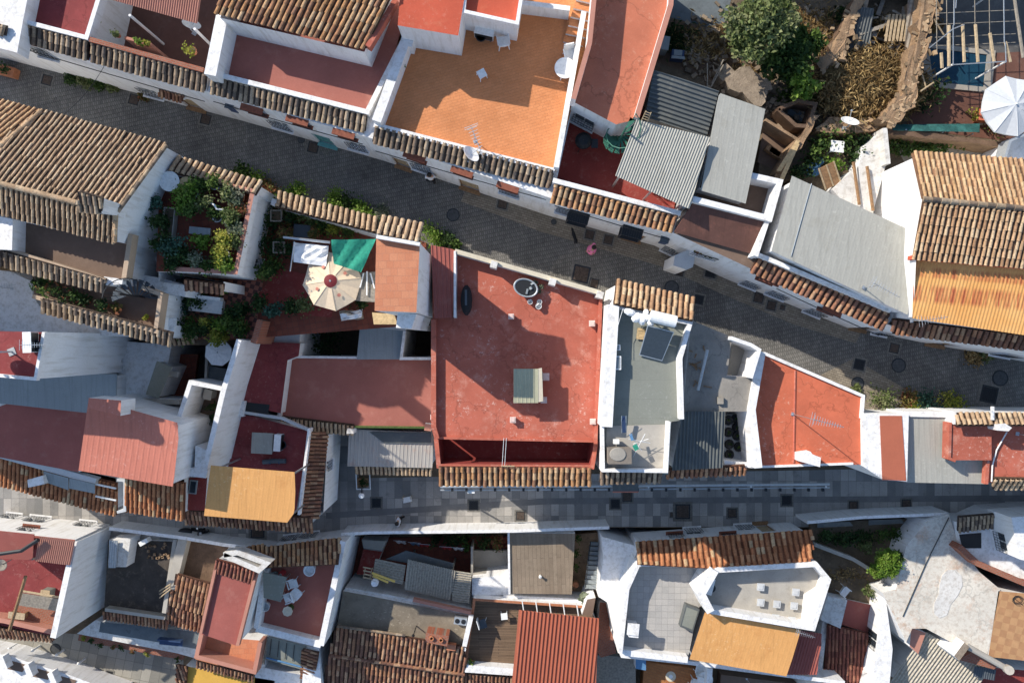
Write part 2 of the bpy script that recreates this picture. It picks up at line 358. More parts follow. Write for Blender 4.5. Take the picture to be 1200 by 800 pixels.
def block(par, pts, z, z0=None, top='red', wall='white', opens=(), wname='wall', tname='roof'):
    q = [V3(p, z) for p in pts]; zt = [(p[3] if len(p) > 3 else z) + LV for p in pts]
    z0 = (LV if opens else DEEP) if z0 is None or z0 == 0 else z0 + LV; z += LV
    n = len(q); ar = sum(q[i].x * q[(i + 1) % n].y - q[(i + 1) % n].x * q[i].y for i in range(n))
    sg = 1 if ar > 0 else -1
    w = MB(); todo = []
    for i in range(n):
        A, B = q[i].copy(), q[(i + 1) % n].copy(); A.z = B.z = z0
        L = (B - A).length
        if L < 1e-3: continue
        u = (B - A) / L; nn = Vector((u.y, -u.x, 0)) * sg
        za, zb = zt[i], zt[(i + 1) % n]; hs = []
        for e, px, py, ww, hh, kind in [o for o in opens if o[0] == i]:
            c = onplane(px, py, A, nn); uc = min(max((c - A).dot(u), ww / 2 + .05), L - ww / 2 - .05)
            zl = z0 + .04 if kind in ('door', 'teal', 'wood', 'dark') else max(z0 + .3, min(c.z - hh / 2, min(za, zb) - hh - .12))
            if L < ww + .15 or any(abs(uc - h_[4]) < (ww + h_[5]) / 2 + .06 and not (zl > h_[3] + .06 or zl + hh < h_[2] - .06) for h_ in hs): continue
            hs.append((uc - ww / 2, uc + ww / 2, zl, zl + hh, uc, ww)); todo.append((A + u * uc + Vector((0, 0, zl - z0)), u, nn, ww, hh, kind))
        zm = min(za, zb)
        us = sorted({0, L} | {h[0] for h in hs} | {h[1] for h in hs}); zs = sorted({z0, zm} | {h[2] for h in hs} | {h[3] for h in hs})
        def pt(uu, zz, d=0): return A + u * uu + Vector((0, 0, zz - z0)) - nn * d
        def quad(*p_): w.face(p_ if sg > 0 else p_[::-1])
        for a in range(len(us) - 1):
            for b in range(len(zs) - 1):
                mu, mz = (us[a] + us[a + 1]) / 2, (zs[b] + zs[b + 1]) / 2
                if any(h[0] < mu < h[1] and h[2] < mz < h[3] for h in hs): continue
                quad(pt(us[a], zs[b]), pt(us[a + 1], zs[b]), pt(us[a + 1], zs[b + 1]), pt(us[a], zs[b + 1]))
        for h in hs:
            d = .16; k = [(h[0], h[2]), (h[1], h[2]), (h[1], h[3]), (h[0], h[3])]
            for j in range(4):
                a_, b_ = k[j], k[(j + 1) % 4]; quad(pt(*a_), pt(*a_, d), pt(*b_, d), pt(*b_))
            quad(*(pt(*x, d) for x in k))
        if za > zm + 1e-4: quad(pt(0, zm), pt(L, zm), pt(0, za))
        if zb > zm + 1e-4: quad(pt(0, zm), pt(L, zm), pt(L, zb))
    wo = w.build(wname, wall, par)
    if top:
        t = MB(); r_ = [Vector((v.x, v.y, zz)) for v, zz in zip(q, zt)]
        t.face(r_ if sg > 0 else r_[::-1]); t.build(tname, top, par)
    for a in todo: opening(par, *a)
    return wo

def floor(par, pts, z, mat, name='floor', d=.02):
    """a laid floor, d thick, on whatever is below"""
    m = MB(); q = [V3(p, z) for p in pts]; q = [Vector((v.x, v.y, z + LV)) for v in q]
    if sum(q[i].x * q[(i + 1) % len(q)].y - q[(i + 1) % len(q)].x * q[i].y for i in range(len(q))) < 0: q.reverse()
    m.prism([Vector((v.x, v.y, v.z - d)) for v in q], q); return m.build(name, mat, par)

def pwall(par, pts, zt, zb, w=.16, mat='white', name='parapet', closed=False, cop=None):
    """a thick wall along a line of points measured at its top (or a point's own level)"""
    q = [V3(p, zt) for p in pts]; q = [Vector((v.x, v.y, 0)) for v in q]; n = len(q); L = []; Rr = []
    zt += LV; zb = DEEP if zb == 0 else zb + LV
    for i in range(n):
        a = q[i - 1] if (i or closed) else None; b = q[(i + 1) % n] if (i < n - 1 or closed) else None
        d1 = (q[i] - a).normalized() if a is not None else None; d2 = (b - q[i]).normalized() if b is not None else None
        if d1 is None: d1 = d2
        if d2 is None: d2 = d1
        t = d1 + d2; t = t.normalized() if t.length > .1 else d1
        nn = Vector((-t.y, t.x, 0)); k = w / 2 / max(.4, nn.dot(Vector((-d1.y, d1.x, 0))))
        L.append(q[i] + nn * k); Rr.append(q[i] - nn * k)
    m = MB()
    for i in range(n if closed else n - 1):
        j = (i + 1) % n; k = [Rr[i], Rr[j], L[j], L[i]]
        lo = [Vector((v.x, v.y, zb)) for v in k]; hi = [Vector((v.x, v.y, zt)) for v in k]
        for e in range(4):
            if e == 0 or e == 2 or (not closed and ((e == 3 and i == 0) or (e == 1 and i == n - 2))):
                m.face((lo[e], lo[(e + 1) % 4], hi[(e + 1) % 4], hi[e]))
        m.face(hi, 1 if cop else 0); m.face(lo[::-1])
    return m.build(name, [mat, cop] if cop else mat, par)

def vr(poly, u):
    lo = hi = None
    for i in range(len(poly)):
        a, b = poly[i], poly[(i + 1) % len(poly)]
        if (a[0] - u) * (b[0] - u) <= 0 and abs(a[0] - b[0]) > 1e-9:
            v = a[1] + (b[1] - a[1]) * (u - a[0]) / (b[0] - a[0])
            lo = v if lo is None else min(lo, v); hi = v if hi is None else max(hi, v)
    return (lo, hi) if lo is not None and hi - lo > .02 else None
def plane(pts, vd):
    q = [P(*p) for p in pts[:3]]; n = (q[1] - q[0]).cross(q[2] - q[0]).normalized()
    if n.z < 0: n = -n
    for p in pts[3:]: q.append(onplane(p[0], p[1], q[0], n))
    u = (q[1] - q[0]).normalized(); v = n.cross(u)
    if vd: v = (q[vd[1]] - q[vd[0]]).normalized()
    elif (sum(q, Vector()) / len(q) - q[0]).dot(v) < 0: v = -v
    u = v.cross(n).normalized()
    return q, n, u, v, [((p - q[0]).dot(u), (p - q[0]).dot(v)) for p in q]

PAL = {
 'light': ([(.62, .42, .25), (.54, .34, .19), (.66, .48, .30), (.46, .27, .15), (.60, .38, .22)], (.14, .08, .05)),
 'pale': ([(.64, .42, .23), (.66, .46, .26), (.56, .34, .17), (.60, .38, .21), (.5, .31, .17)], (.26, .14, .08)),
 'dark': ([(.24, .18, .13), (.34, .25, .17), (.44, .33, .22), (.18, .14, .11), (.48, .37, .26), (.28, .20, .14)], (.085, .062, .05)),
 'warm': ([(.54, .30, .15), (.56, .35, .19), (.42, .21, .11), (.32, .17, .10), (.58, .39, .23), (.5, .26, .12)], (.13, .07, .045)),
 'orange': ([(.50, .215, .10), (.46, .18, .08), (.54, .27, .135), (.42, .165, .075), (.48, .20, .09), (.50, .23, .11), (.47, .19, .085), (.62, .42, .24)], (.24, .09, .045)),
 'cream': ([(.58, .41, .26), (.54, .37, .23), (.62, .46, .30), (.50, .34, .21)], (.10, .062, .042)),  # weathered channel colour, darkened further to stand in for shade between covers
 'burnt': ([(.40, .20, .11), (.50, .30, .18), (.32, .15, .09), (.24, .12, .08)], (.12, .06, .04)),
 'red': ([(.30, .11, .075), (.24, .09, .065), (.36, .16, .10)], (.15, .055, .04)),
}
def troof(par, pts, pal='dark', pitch=.25, vd=None, course=.36, name='tile_roof', th=.10, seed=None, cw=.37):
    """barrel tiles: every cover and every channel tile is a bent piece of its own in one mesh"""
    rr = random.Random(seed if seed is not None else len(pts) + int(pts[0][0] * 13 + pts[0][1] * 7))
    q, n, u, v, poly = plane(pts, vd); o = q[0]; m = MB(); cols, pan = PAL[pal]
    u0, u1 = min(p[0] for p in poly), max(p[0] for p in poly)
    lo = [p - n * th for p in q]; m.prism(lo if (q[1] - q[0]).cross(q[2] - q[1]).z > 0 else lo[::-1], q if (q[1] - q[0]).cross(q[2] - q[1]).z > 0 else q[::-1], 0, pan)
    k = max(1, round((u1 - u0) / pitch)); pt = (u1 - u0) / k; r = pt * cw
    for i in range(k):
        for cover in (0, 1):
            uc = u0 + pt * (i + (.5 if cover else 1.0))
            if not cover and i == k - 1: continue
            rg = vr(poly, min(max(uc, u0 + 1e-3), u1 - 1e-3))
            if not rg: continue
            a, b = rg; b0 = a; jit = rr.uniform(-.02, .02)
            a -= .05 + rr.uniform(0, .03)
            while a < b - .02:
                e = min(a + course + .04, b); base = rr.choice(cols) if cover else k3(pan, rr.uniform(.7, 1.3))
                c = k3(base, rr.uniform(.85, 1.12)); du = rr.uniform(-.018, .018) + jit * .5; sk = rr.uniform(-.014, .014); lf = rr.uniform(0, .012) + (.03 if rr.random() < .03 else 0)
                rows = []
                for vv, s_, lift in ((a, 1.0, .03), (e, .84, .004)):
                    row = []
                    for j in range(6):
                        t = PI * j / 5
                        if cover: row.append(o + u * (uc + du + (sk if vv == a else 0) - math.cos(t) * r * s_) + v * vv + n * (math.sin(t) * r * s_ * .95 + lift + lf + .015))
                        else: row.append(o + u * (uc + du - math.cos(t) * (pt - r) * .62) + v * vv + n * (.045 - math.sin(t) * .032 + lift * .4))
                    rows.append(row)
                m.grid(rows, 0, c)
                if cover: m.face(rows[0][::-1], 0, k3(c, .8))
                a += course
    return m.build(name, 'tile', par)
def ridge(par, a, b, pal='light', r=.11, name='ridge', step=.36):
    A, B = P(*a), P(*b); d = (B - A); L = d.length; d.normalize(); s_ = d.cross(Vector((0, 0, 1))).normalized(); up = s_.cross(d); m = MB(); k = int(L / step) + 1
    for i in range(k):
        c = k3(R.choice(PAL[pal][0]), R.uniform(.85, 1.15)); rows = []
        for t, sc_, l in ((i * step, 1, .03), (min(L, (i + 1) * step + .05), .85, 0)):
            rows.append([A + d * t + s_ * math.cos(PI * j / 6) * r * sc_ + up * (math.sin(PI * j / 6) * r * sc_ + l) for j in range(7)])
        m.grid(rows, 0, c); m.face(rows[0], 0, c)
    return m.build(name, 'tile', par)

def corr(par, pts, mat='sheet', pitch=.12, amp=.02, vd=None, name='roof_sheet', kind='sine', lap=None):
    """a profiled metal or fibre-cement roof: the waves run along the slope"""
    q, n, u, v, poly = plane(pts, vd); o = q[0]; m = MB()
    u0, u1 = min(p[0] for p in poly), max(p[0] for p in poly); prof = []
    k = max(1, round((u1 - u0) / pitch)); pt = (u1 - u0) / k
    for i in range(k):
        for f, h in ([(j / 6, math.sin(2 * PI * j / 6)) for j in range(6)] if kind == 'sine' else [(0, 0), (.62, 0), (.70, 1.6), (.92, 1.6), (.999, 0)]):
            prof.append((u0 + (i + f) * pt, h * amp))
    prof.append((u1 - 1e-4, prof[0][1])); prof[0] = (u0 + 1e-4, prof[0][1])
    prev = None
    for uu, hh in prof:
        rg = vr(poly, uu)
        if rg is None: prev = None; continue
        cur = [o + u * uu + v * rg[0] + n * hh, o + u * uu + v * rg[1] + n * hh, o + u * uu + v * rg[1] + n * (hh - .012), o + u * uu + v * rg[0] + n * (hh - .012)]
        if prev:
            for e in range(4): m.face((prev[e], cur[e], cur[(e + 1) % 4], prev[(e + 1) % 4]))
        prev = cur
    ob = m.build(name, mat, par)
    return ob
def sheet(par, pts, mat, th=.06, name='roof_sheet'):
    q, n, u, v, poly = plane(pts, None)
    if (q[1] - q[0]).cross(q[2] - q[1]).z < 0: q.reverse()
    m = MB(); m.prism([p - n * th for p in q], q); return m.build(name, mat, par)
def posts(par, pts, zt, zb, r=.04, mat='steel', name='post'):
    for p in pts:
        m = MB(); a = P(p[0], p[1], zt); m.tube([(a.x, a.y, zb + LV), (a.x, a.y, zt + LV)], r, 8); m.build(name, mat, par)
def bar(name, a, b, r, mat, par=None, n=6, label=None, cat=None):
    m = MB(); m.tube([P(*a), P(*b)], r, n); return tag(m.build(name, mat, par, at=None if par else P(*a)), label, cat)

# ---------------------------------------------------------------- plants
GP = {
 'mid': [(.09, .15, .03), (.06, .11, .025), (.13, .2, .045), (.04, .085, .02)],
 'dark': [(.035, .075, .02), (.05, .095, .028), (.025, .055, .018), (.07, .12, .035)],
 'bright': [(.15, .26, .03), (.2, .32, .05), (.1, .2, .025), (.25, .35, .07)],
 'yellow': [(.36, .36, .05), (.27, .3, .045), (.45, .42, .08), (.2, .25, .04)],
 'olive': [(.17, .21, .075), (.22, .26, .10), (.12, .16, .05), (.26, .28, .13)],
 'grey': [(.18, .22, .14), (.24, .27, .18), (.13, .17, .1), (.3, .31, .22)],
 'blue': [(.06, .14, .1), (.09, .18, .13), (.04, .1, .07)],
 'dry': [(.4, .28, .12), (.5, .36, .17), (.32, .21, .09), (.24, .16, .07)],
 'rust': [(.3, .12, .06), (.2, .16, .05), (.12, .14, .04)],
}
def leaves(par, c, rad, n, size, pal='mid', name='foliage', clumps=10, spread=.38, mat='leaf', at=None, up=.5, wid=.35):
    m = MB(); cols = GP[pal]; c = Vector(c); cl = []
    for _ in range(clumps):
        d = Vector((R.gauss(0, 1), R.gauss(0, 1), R.gauss(0, 1))).normalized() * (R.random() ** .5)
        cl.append((Vector((d.x * rad[0], d.y * rad[1], d.z * rad[2])), R.choice(cols), R.uniform(.7, 1.2)))
    for _ in range(n):
        k, col, s_ = R.choice(cl)
        p = c + k + Vector((R.gauss(0, 1) * rad[0], R.gauss(0, 1) * rad[1], R.gauss(0, 1) * rad[2])) * spread * s_
        d = Vector((R.gauss(0, 1), R.gauss(0, 1), R.gauss(0, .6))).normalized()
        nn = Vector((R.gauss(0, .6), R.gauss(0, .6), up + R.random())).normalized()
        s1 = d.cross(nn).normalized(); nn = s1.cross(d); L = size * R.uniform(.6, 1.35); W = L * wid * R.uniform(.8, 1.2)
        cc = k3(col if R.random() < .65 else R.choice(cols), R.uniform(.75, 1.3))
        b = p - d * L * .5; t = p + d * L * .5 - nn * L * .12; mid = p
        m.face((b, mid + s1 * W + nn * L * .08, t), 0, cc); m.face((b, t, mid - s1 * W + nn * L * .08), 0, cc)
    return m.build(name, mat, par, at=at)
def stems(par, base, c, rad, n=6, r=.012, mat='bark', name='stem'):
    m = MB(); base = Vector(base); c = Vector(c)
    for _ in range(n):
        e = c + Vector((R.uniform(-1, 1) * rad[0], R.uniform(-1, 1) * rad[1], R.uniform(-.3, .8) * rad[2])) * .8
        mid = (base + e) / 2 + Vector((R.gauss(0, .1), R.gauss(0, .1), 0)) * max(rad); m.tube([base, mid, e], r, 5, r2=r * .4)
    return m.build(name, mat, par)
def plant(x, y, z, r, label, pal='mid', n=90, size=.13, h=None, pot=None, name=None, cat='plant', group=None, zc=None, potr=None):
    """one shrub or pot plant: foliage, stems and, where it has one, its pot"""
    h = h or r * 1.4; b = P(x, y, z); t = thing(name or ('potted_plant' if pot else 'shrub'), label, cat, b, 0, group)
    ph = 0
    if pot:
        pr = potr or max(.09, r * .55); ph = pr * 1.6; m = MB()
        m.lathe(b, [(pr * .68, 0), (pr * .95, ph * .85), (pr * 1.06, ph * .86), (pr * 1.06, ph), (pr * .9, ph), (pr * .85, ph * .86)], 14)
        pt = m.build('pot', pot, t); s_ = MB(); s_.lathe(b, [(pr * .85, ph * .86), (0, ph * .88)], 14); s_.build('earth', 'soil', pt)
    c = b + Vector((0, 0, ph + h * .5))
    stems(t, b + Vector((0, 0, ph * .85)), c, (r, r, h * .5), 5, .01 + r * .012)
    leaves(t, c, (r * .8, r * .8, h * .45), n, size, pal, clumps=max(5, int(r * 14)))
    return t
# ---------------------------------------------------------------- kinds of things built once and copied
def mk_chair():
    t = thing('plastic_chair', 'x', 'chair'); m = MB(); m.box((0, 0, .43), (.46, .44, .035)); m.box((0, -.21, .40), (.40, .02, .06)); m.build('seat', 'plastic', t)
    b = MB(); b.grid([[(x * .23, .22 + abs(x) * -.03 + (z - .45) * .2, z) for x in (-1, -.5, 0, .5, 1)] for z in (.45, .6, .75, .86)])
    b.grid([[(x * .23, .25 + abs(x) * -.03 + (z - .45) * .2, z) for x in (1, .5, 0, -.5, -1)] for z in (.45, .6, .75, .86)])
    b.box((0, .32, .86), (.44, .05, .03)); b.build('backrest', 'plastic', t)
    for s in (-1, 1):
        a = MB(); a.box((s * .25, 0, .64), (.05, .42, .03)); a.box((s * .25, -.19, .54), (.04, .04, .2)); a.build('armrest', 'plastic', t)
        for d in (-1, 1):
            l = MB(); l.tube([(s * .19, d * .18, .42), (s * .23, d * .23, 0)], .025, 6); l.build('leg', 'plastic', t)
    return t
chair = Proto(mk_chair)
def mk_table():
    t = thing('round_table', 'x', 'table'); m = MB(); m.lathe((0, 0, 0), [(0, .70), (.42, .70), (.45, .71), (.45, .735), (.43, .745), (.05, .745), (.04, .74), (0, .74)], 28); m.build('tabletop', 'plastic', t)
    for k in range(4):
        a = PI / 4 + k * PI / 2; l = MB(); l.tube([(math.cos(a) * .22, math.sin(a) * .22, .70), (math.cos(a) * .34, math.sin(a) * .34, 0)], .028, 6); l.build('leg', 'plastic', t)
    return t
table = Proto(mk_table)
def mk_stool():
    t = thing('stool', 'x', 'stool'); m = MB(); m.box((0, 0, .42), (.36, .36, .03)); m.box((0, 0, .395), (.30, .30, .03)); m.build('seat', 'plastic', t)
    for s in (-1, 1):
        for d in (-1, 1):
            l = MB(); l.tube([(s * .14, d * .14, .39), (s * .17, d * .17, 0)], .02, 6); l.build('leg', 'plastic', t)
    return t
stool = Proto(mk_stool)
def mk_vent():
    t = thing('vent_stub', 'x', 'roof vent'); m = MB(); m.box((0, 0, .17), (.26, .26, .34)); m.build('stack', 'red', t)
    c = MB(); c.box((0, 0, .37), (.34, .34, .05)); c.box((0, 0, .41), (.22, .22, .03)); c.build('cap', 'pink_cap', t); return t
plain('pink_cap', (.66, .50, .44), .8)
vent = Proto(mk_vent)
def mk_skyblock():
    t = thing('skylight_block', 'x', 'roof vent'); m = MB(); m.box((0, 0, .1), (.30, .30, .2)); m.build('curb', 'concrete', t)
    c = MB(); c.box((0, 0, .22), (.38, .38, .04)); c.box((0, 0, .25), (.22, .22, .03)); c.build('lid', 'grey_white', t); return t
skyblock = Proto(mk_skyblock)
def mk_cover(kind):
    def f():
        if kind == 'round':
            t = thing('manhole_cover', 'x', 'manhole cover'); m = MB(); m.lathe((0, 0, 0), [(.36, 0), (.36, .014), (.31, .014), (.31, .008), (0, .008)], 24); m.build('frame', 'iron', t)
            c = MB(); c.lathe((0, 0, .008), [(.30, 0), (.30, .006), (0, .006)], 24)
            for k in range(-4, 5):
                w = math.sqrt(max(.01, .07 - (k * .06) ** 2)); c.box((0, k * .06, .016), (w * 1.8, .02, .006))
            c.build('lid', 'cast_iron', t)
        else:
            t = thing('drain_cover', 'x', 'drain cover'); m = MB(); s = .27
            for a in (-1, 1): m.box((a * s, 0, .008), (.05, 2 * s + .05, .016)); m.box((0, a * s, .008), (2 * s - .05, .05, .016))
            m.build('frame', 'iron', t); c = MB()
            for a in (-1, 1): c.box((a * (s + .075), 0, .004), (.1, 2 * s + .25, .008)); c.box((0, a * (s + .075), .004), (2 * s + .05, .1, .008))
            c.build('surround', 'kerb_pale', t); c = MB(); c.box((0, 0, .003), (2 * s - .06, 2 * s - .06, .006))
            for k in range(-3, 4): c.box((k * .065, 0, .009), (.03, 2 * s - .08, .01))
            c.build('lid', 'dark' if kind == 'dark' else 'rusty_iron', t)
        return t
    return f
plain('rusty_iron', (.10, .075, .06), .7, .3, .3); plain('kerb_pale', (.16, .15, .132), .9, 0, .3); plain('cast_iron', (.075, .078, .08), .55, .4, .25)
cover = {k: Proto(mk_cover(k)) for k in ('round', 'square', 'dark')}
def mk_dish():
    t = thing('satellite_dish', 'x', 'satellite dish'); m = MB()
    m.lathe((0, 0, 0), [(0, 0), (.12, .012), (.25, .05), (.38, .11), (.40, .125), (.385, .13), (.25, .07), (.12, .03), (0, .02)], 24)
    d = m.build('dish', 'plastic', t); M_ = Matrix.Rotation(math.radians(50), 4, 'X'); d.data.transform(Matrix.Translation((0, -.1, .55)) @ M_)
    a = MB(); a.tube([(0, -.08, .45), (0, -.62, .62)], .014, 6); a.lathe((0, -.64, .62), [(0, -.05), (.04, -.04), (.04, .04), (0, .05)], 8); a.build('feed_arm', 'zinc', t)
    p = MB(); p.tube([(0, 0, 0), (0, 0, .5), (0, -.06, .56)], .025, 8); p.box((0, 0, .01), (.2, .2, .02)); p.build('mast', 'zinc', t); return t
dish = Proto(mk_dish)
def mk_antenna(h=1.6, n=9):
    def f():
        t = thing('tv_antenna', 'x', 'antenna'); m = MB(); m.tube([(0, 0, 0), (0, 0, h)], .02, 7); m.box((0, 0, .02), (.16, .16, .04)); m.build('mast', 'steel', t)
        b = MB(); b.tube([(-.25, 0, h - .05), (1.1, 0, h - .05)], .016, 6); b.build('boom', 'steel', t)
        e = MB()
        for k in range(n):
            w = .42 - k * .025; e.tube([(-.2 + k * 1.25 / n, -w / 2, h - .03), (-.2 + k * 1.25 / n, w / 2, h - .03)], .011, 5)
        for s in (-1, 1): e.tube([(-.28, -.3, h - .05 + s * .15), (-.28, .3, h - .05 + s * .15)], .01, 5)
        e.tube([(-.28, 0, h - .22), (-.28, 0, h + .12)], .01, 5); e.build('elements', 'steel', t); return t
    return f
antenna = Proto(mk_antenna()); antenna_tall = Proto(mk_antenna(3.4, 11))
def mk_ac():
    t = thing('air_conditioner', 'x', 'air conditioner'); m = MB(); m.box((0, 0, .36), (.82, .32, .58)); m.box((0, 0, .655), (.84, .34, .02)); m.build('casing', 'plastic', t)
    g = MB()
    for k in range(4): g.lathe((-.12, -.166, .36), [(.05 + k * .055, -.004), (.06 + k * .055, .004)], 18)
    g.box((0, -.165, .36), (.78, .006, .5)); g.build('grille', 'iron', t)
    for v in g.v: pass
    for s in (-1, 1):
        l = MB(); l.box((s * .3, 0, .035), (.06, .36, .07)); l.build('foot', 'iron', t)
    return t
ac = Proto(mk_ac)
def parasol(x, y, z, r, h, label, mat='cloth', n=8, seams=True, cap=None, rot=0, droop=.25):
    b = P(x, y, z); c = P(x, y, z + h); z = b.z
    t = thing('parasol', label, 'parasol', Vector((c.x, c.y, z))); o = Vector((c.x, c.y, z)); m = MB(); rows = []
    for k in range(5):
        f = k / 4; row = []
        for j in range(n * 2):
            a = rot + PI * j / n; q = f * r * (1 if j % 2 == 0 else .925)
            row.append(o + Vector((math.cos(a) * q, math.sin(a) * q, h - droop * r * (f ** 1.2) - (0 if j % 2 == 0 else f * r * .055))))
        rows.append(row)
    for k in range(4):
        for j in range(n * 2):
            j2 = (j + 1) % (n * 2); m.face((rows[k][j], rows[k + 1][j], rows[k + 1][j2], rows[k][j2]), 0)
    for j in range(n * 2):
        j2 = (j + 1) % (n * 2); d = Vector((0, 0, -.09)); m.face((rows[4][j], rows[4][j] + d, rows[4][j2] + d, rows[4][j2]))
    cn = m.build('canopy', mat, t)
    if seams:
        s_ = MB()
        for j in range(n): s_.tube([rows[k][j * 2] + Vector((0, 0, .006)) for k in range(1, 5)], .014, 5)
        s_.build('seam', mat, cn)
    p = MB(); p.tube([o, o + Vector((0, 0, h - .02))], .024, 8); p.build('pole', 'steel', t)
    w = MB(); w.lathe(o, [(.25, 0), (.25, .06), (.06, .1), (.04, .3), (0, .3)], 16); w.build('base', 'concrete', t)
    rb = MB()
    for j in range(n): rb.tube([o + Vector((0, 0, h - .1)), rows[4][j * 2] + Vector((0, 0, -.02))], .01, 5)
    rb.build('ribs', 'steel', t)
    f = MB(); f.lathe(o + Vector((0, 0, h)), [(0, .09), (.05, .05), (.03, 0)], 8); f.build('finial', 'steel', t)
    if cap:
        for j in range(0, n, 2):
            j2 = j * 2; c_ = [rows[2][j2].lerp(rows[2][j2 + 2], .5), rows[3][j2].lerp(rows[3][j2 + 2], .5)]; o_ = c_[0].lerp(c_[1], .3); e1 = (rows[2][j2 + 2] - rows[2][j2]).normalized(); e2 = (c_[1] - c_[0]).normalized(); nn_ = e1.cross(e2); nn_ = nn_ if nn_.z > 0 else -nn_
            k = MB(); pts_ = [o_ + nn_ * .03 + e1 * math.cos(a * PI / 5) * .085 + e2 * math.sin(a * PI / 5) * .085 for a in range(10)]; k.face(pts_ if (pts_[1] - pts_[0]).cross(pts_[2] - pts_[1]).z > 0 else pts_[::-1]); k.build('printed_emblem', 'motif', cn)
        q = MB(); q.lathe(o + Vector((0, 0, h + .012)), [(r * .22, -r * .04), (r * .12, 0), (.02, .03), (0, .03)], 20); q.build('cap', cap, t)
    return t
def spiral(par, x, y, z0, z1, r, turns, n, mat, name='spiral_staircase', a0=0, col='iron'):
    """treads winding round a pole, with a handrail"""
    b = P(x, y, (z0 + z1) / 2); o = Vector((b.x, b.y, 0)); z0 += LV; z1 += LV
    pl = MB(); pl.tube([o + Vector((0, 0, z0)), o + Vector((0, 0, z1 + .9))], .045, 8); pl.build('pole', col, par)
    hr = []
    for k in range(n):
        a = a0 + turns * 2 * PI * k / n; w = turns * 2 * PI / n * .82; z = z0 + (z1 - z0) * (k + 1) / n; m = MB()
        pts = [o + Vector((math.cos(a) * .05, math.sin(a) * .05, z)), o + Vector((math.cos(a) * r, math.sin(a) * r, z)), o + Vector((math.cos(a + w) * r, math.sin(a + w) * r, z)), o + Vector((math.cos(a + w) * .05, math.sin(a + w) * .05, z))]
        if turns < 0: pts.reverse()
        m.prism([p - Vector((0, 0, .04)) for p in pts], pts); m.build('tread', mat, par)
        e = o + Vector((math.cos(a + w / 2) * (r - .03), math.sin(a + w / 2) * (r - .03), z)); hr.append(e + Vector((0, 0, .9)))
        bl = MB(); bl.tube([e, e + Vector((0, 0, .9))], .012, 5); bl.build('baluster', col, par)
    h = MB(); h.tube(hr, .022, 6); h.build('handrail', col, par)
def person(x, y, rz, label, shirt, trousers, pose=0, hair='hair', z=0, skirt=False):
    """one skinned body with clothes and hair over it"""
    loc = P(x, y, z); t = thing('person', label, 'person'); st = .16 if pose == 0 else .08
    def skin(name, v, e, r, mat, par):
        me = bpy.data.meshes.new(name); me.from_pydata([Vector(p) for p in v], e, []); o = bpy.data.objects.new(name, me); COL.objects.link(o); o.parent = par
        me.materials.append(M[mat]); sk = o.modifiers.new('skin', 'SKIN'); sk.use_smooth_shade = True
        for i, q in enumerate(r): me.skin_vertices[0].data[i].radius = (q, q) if not isinstance(q, tuple) else q
        me.skin_vertices[0].data[0].use_root = True; su = o.modifiers.new('s', 'SUBSURF'); su.levels = su.render_levels = 2; return o
    # forward is +x
    v = [(0, 0, .92), (0, 0, 1.15), (.01, 0, 1.38), (.01, 0, 1.50), (.03, 0, 1.62), (.03, 0, 1.72),
         (0, .17, 1.38), (-.05, .21, 1.12), (.05, .22, .88), (0, -.17, 1.38), (.03, -.21, 1.12), (.12, -.22, .90),
         (0, .09, .86), (st * .6, .1, .48), (st * .6, .1, .07), (st * .6 + .17, .11, .035), (0, -.09, .86), (-st * .3, -.1, .48), (-st * 1.2, -.1, .09), (-st * 1.2 + .15, -.11, .035)]
    e = [(0, 1), (1, 2), (2, 3), (3, 4), (4, 5), (2, 6), (6, 7), (7, 8), (2, 9), (9, 10), (10, 11), (0, 12), (12, 13), (13, 14), (14, 15), (0, 16), (16, 17), (17, 18), (18, 19)]
    r = [.13, .13, .15, .055, .095, .085, .06, .045, .035, .06, .045, .035, .085, .06, .045, .035, .085, .06, .045, .035]
    b = skin('body', v, e, r, 'skin', t)
    skin('shirt', [v[0], v[1], v[2], v[6], v[7], v[9], v[10]], [(0, 1), (1, 2), (2, 3), (3, 4), (2, 5), (5, 6)], [.155, .155, .175, .085, .065, .085, .065], shirt, t)
    skin('trousers', [v[0], v[12], v[13], v[14], v[16], v[17], v[18]], [(0, 1), (1, 2), (2, 3), (0, 4), (4, 5), (5, 6)], [.15, .105, .08, .06, .105, .08, .06], trousers, t)
    h = MB(); h.lathe((.015, 0, 1.69), [(.115, -.06), (.12, 0), (.10, .07), (.05, .105), (0, .11)], 14); h.build('hair', hair, t, smooth=True)
    if skirt:
        k = MB(); k.lathe((0, 0, 0), [(.25, .55), (.26, .57), (.18, .95), (.14, 1.05)], 16, sx=.9); k.build('skirt', shirt, t, smooth=True)
    t.location = loc; t.rotation_euler = (0, 0, rz)
    return t
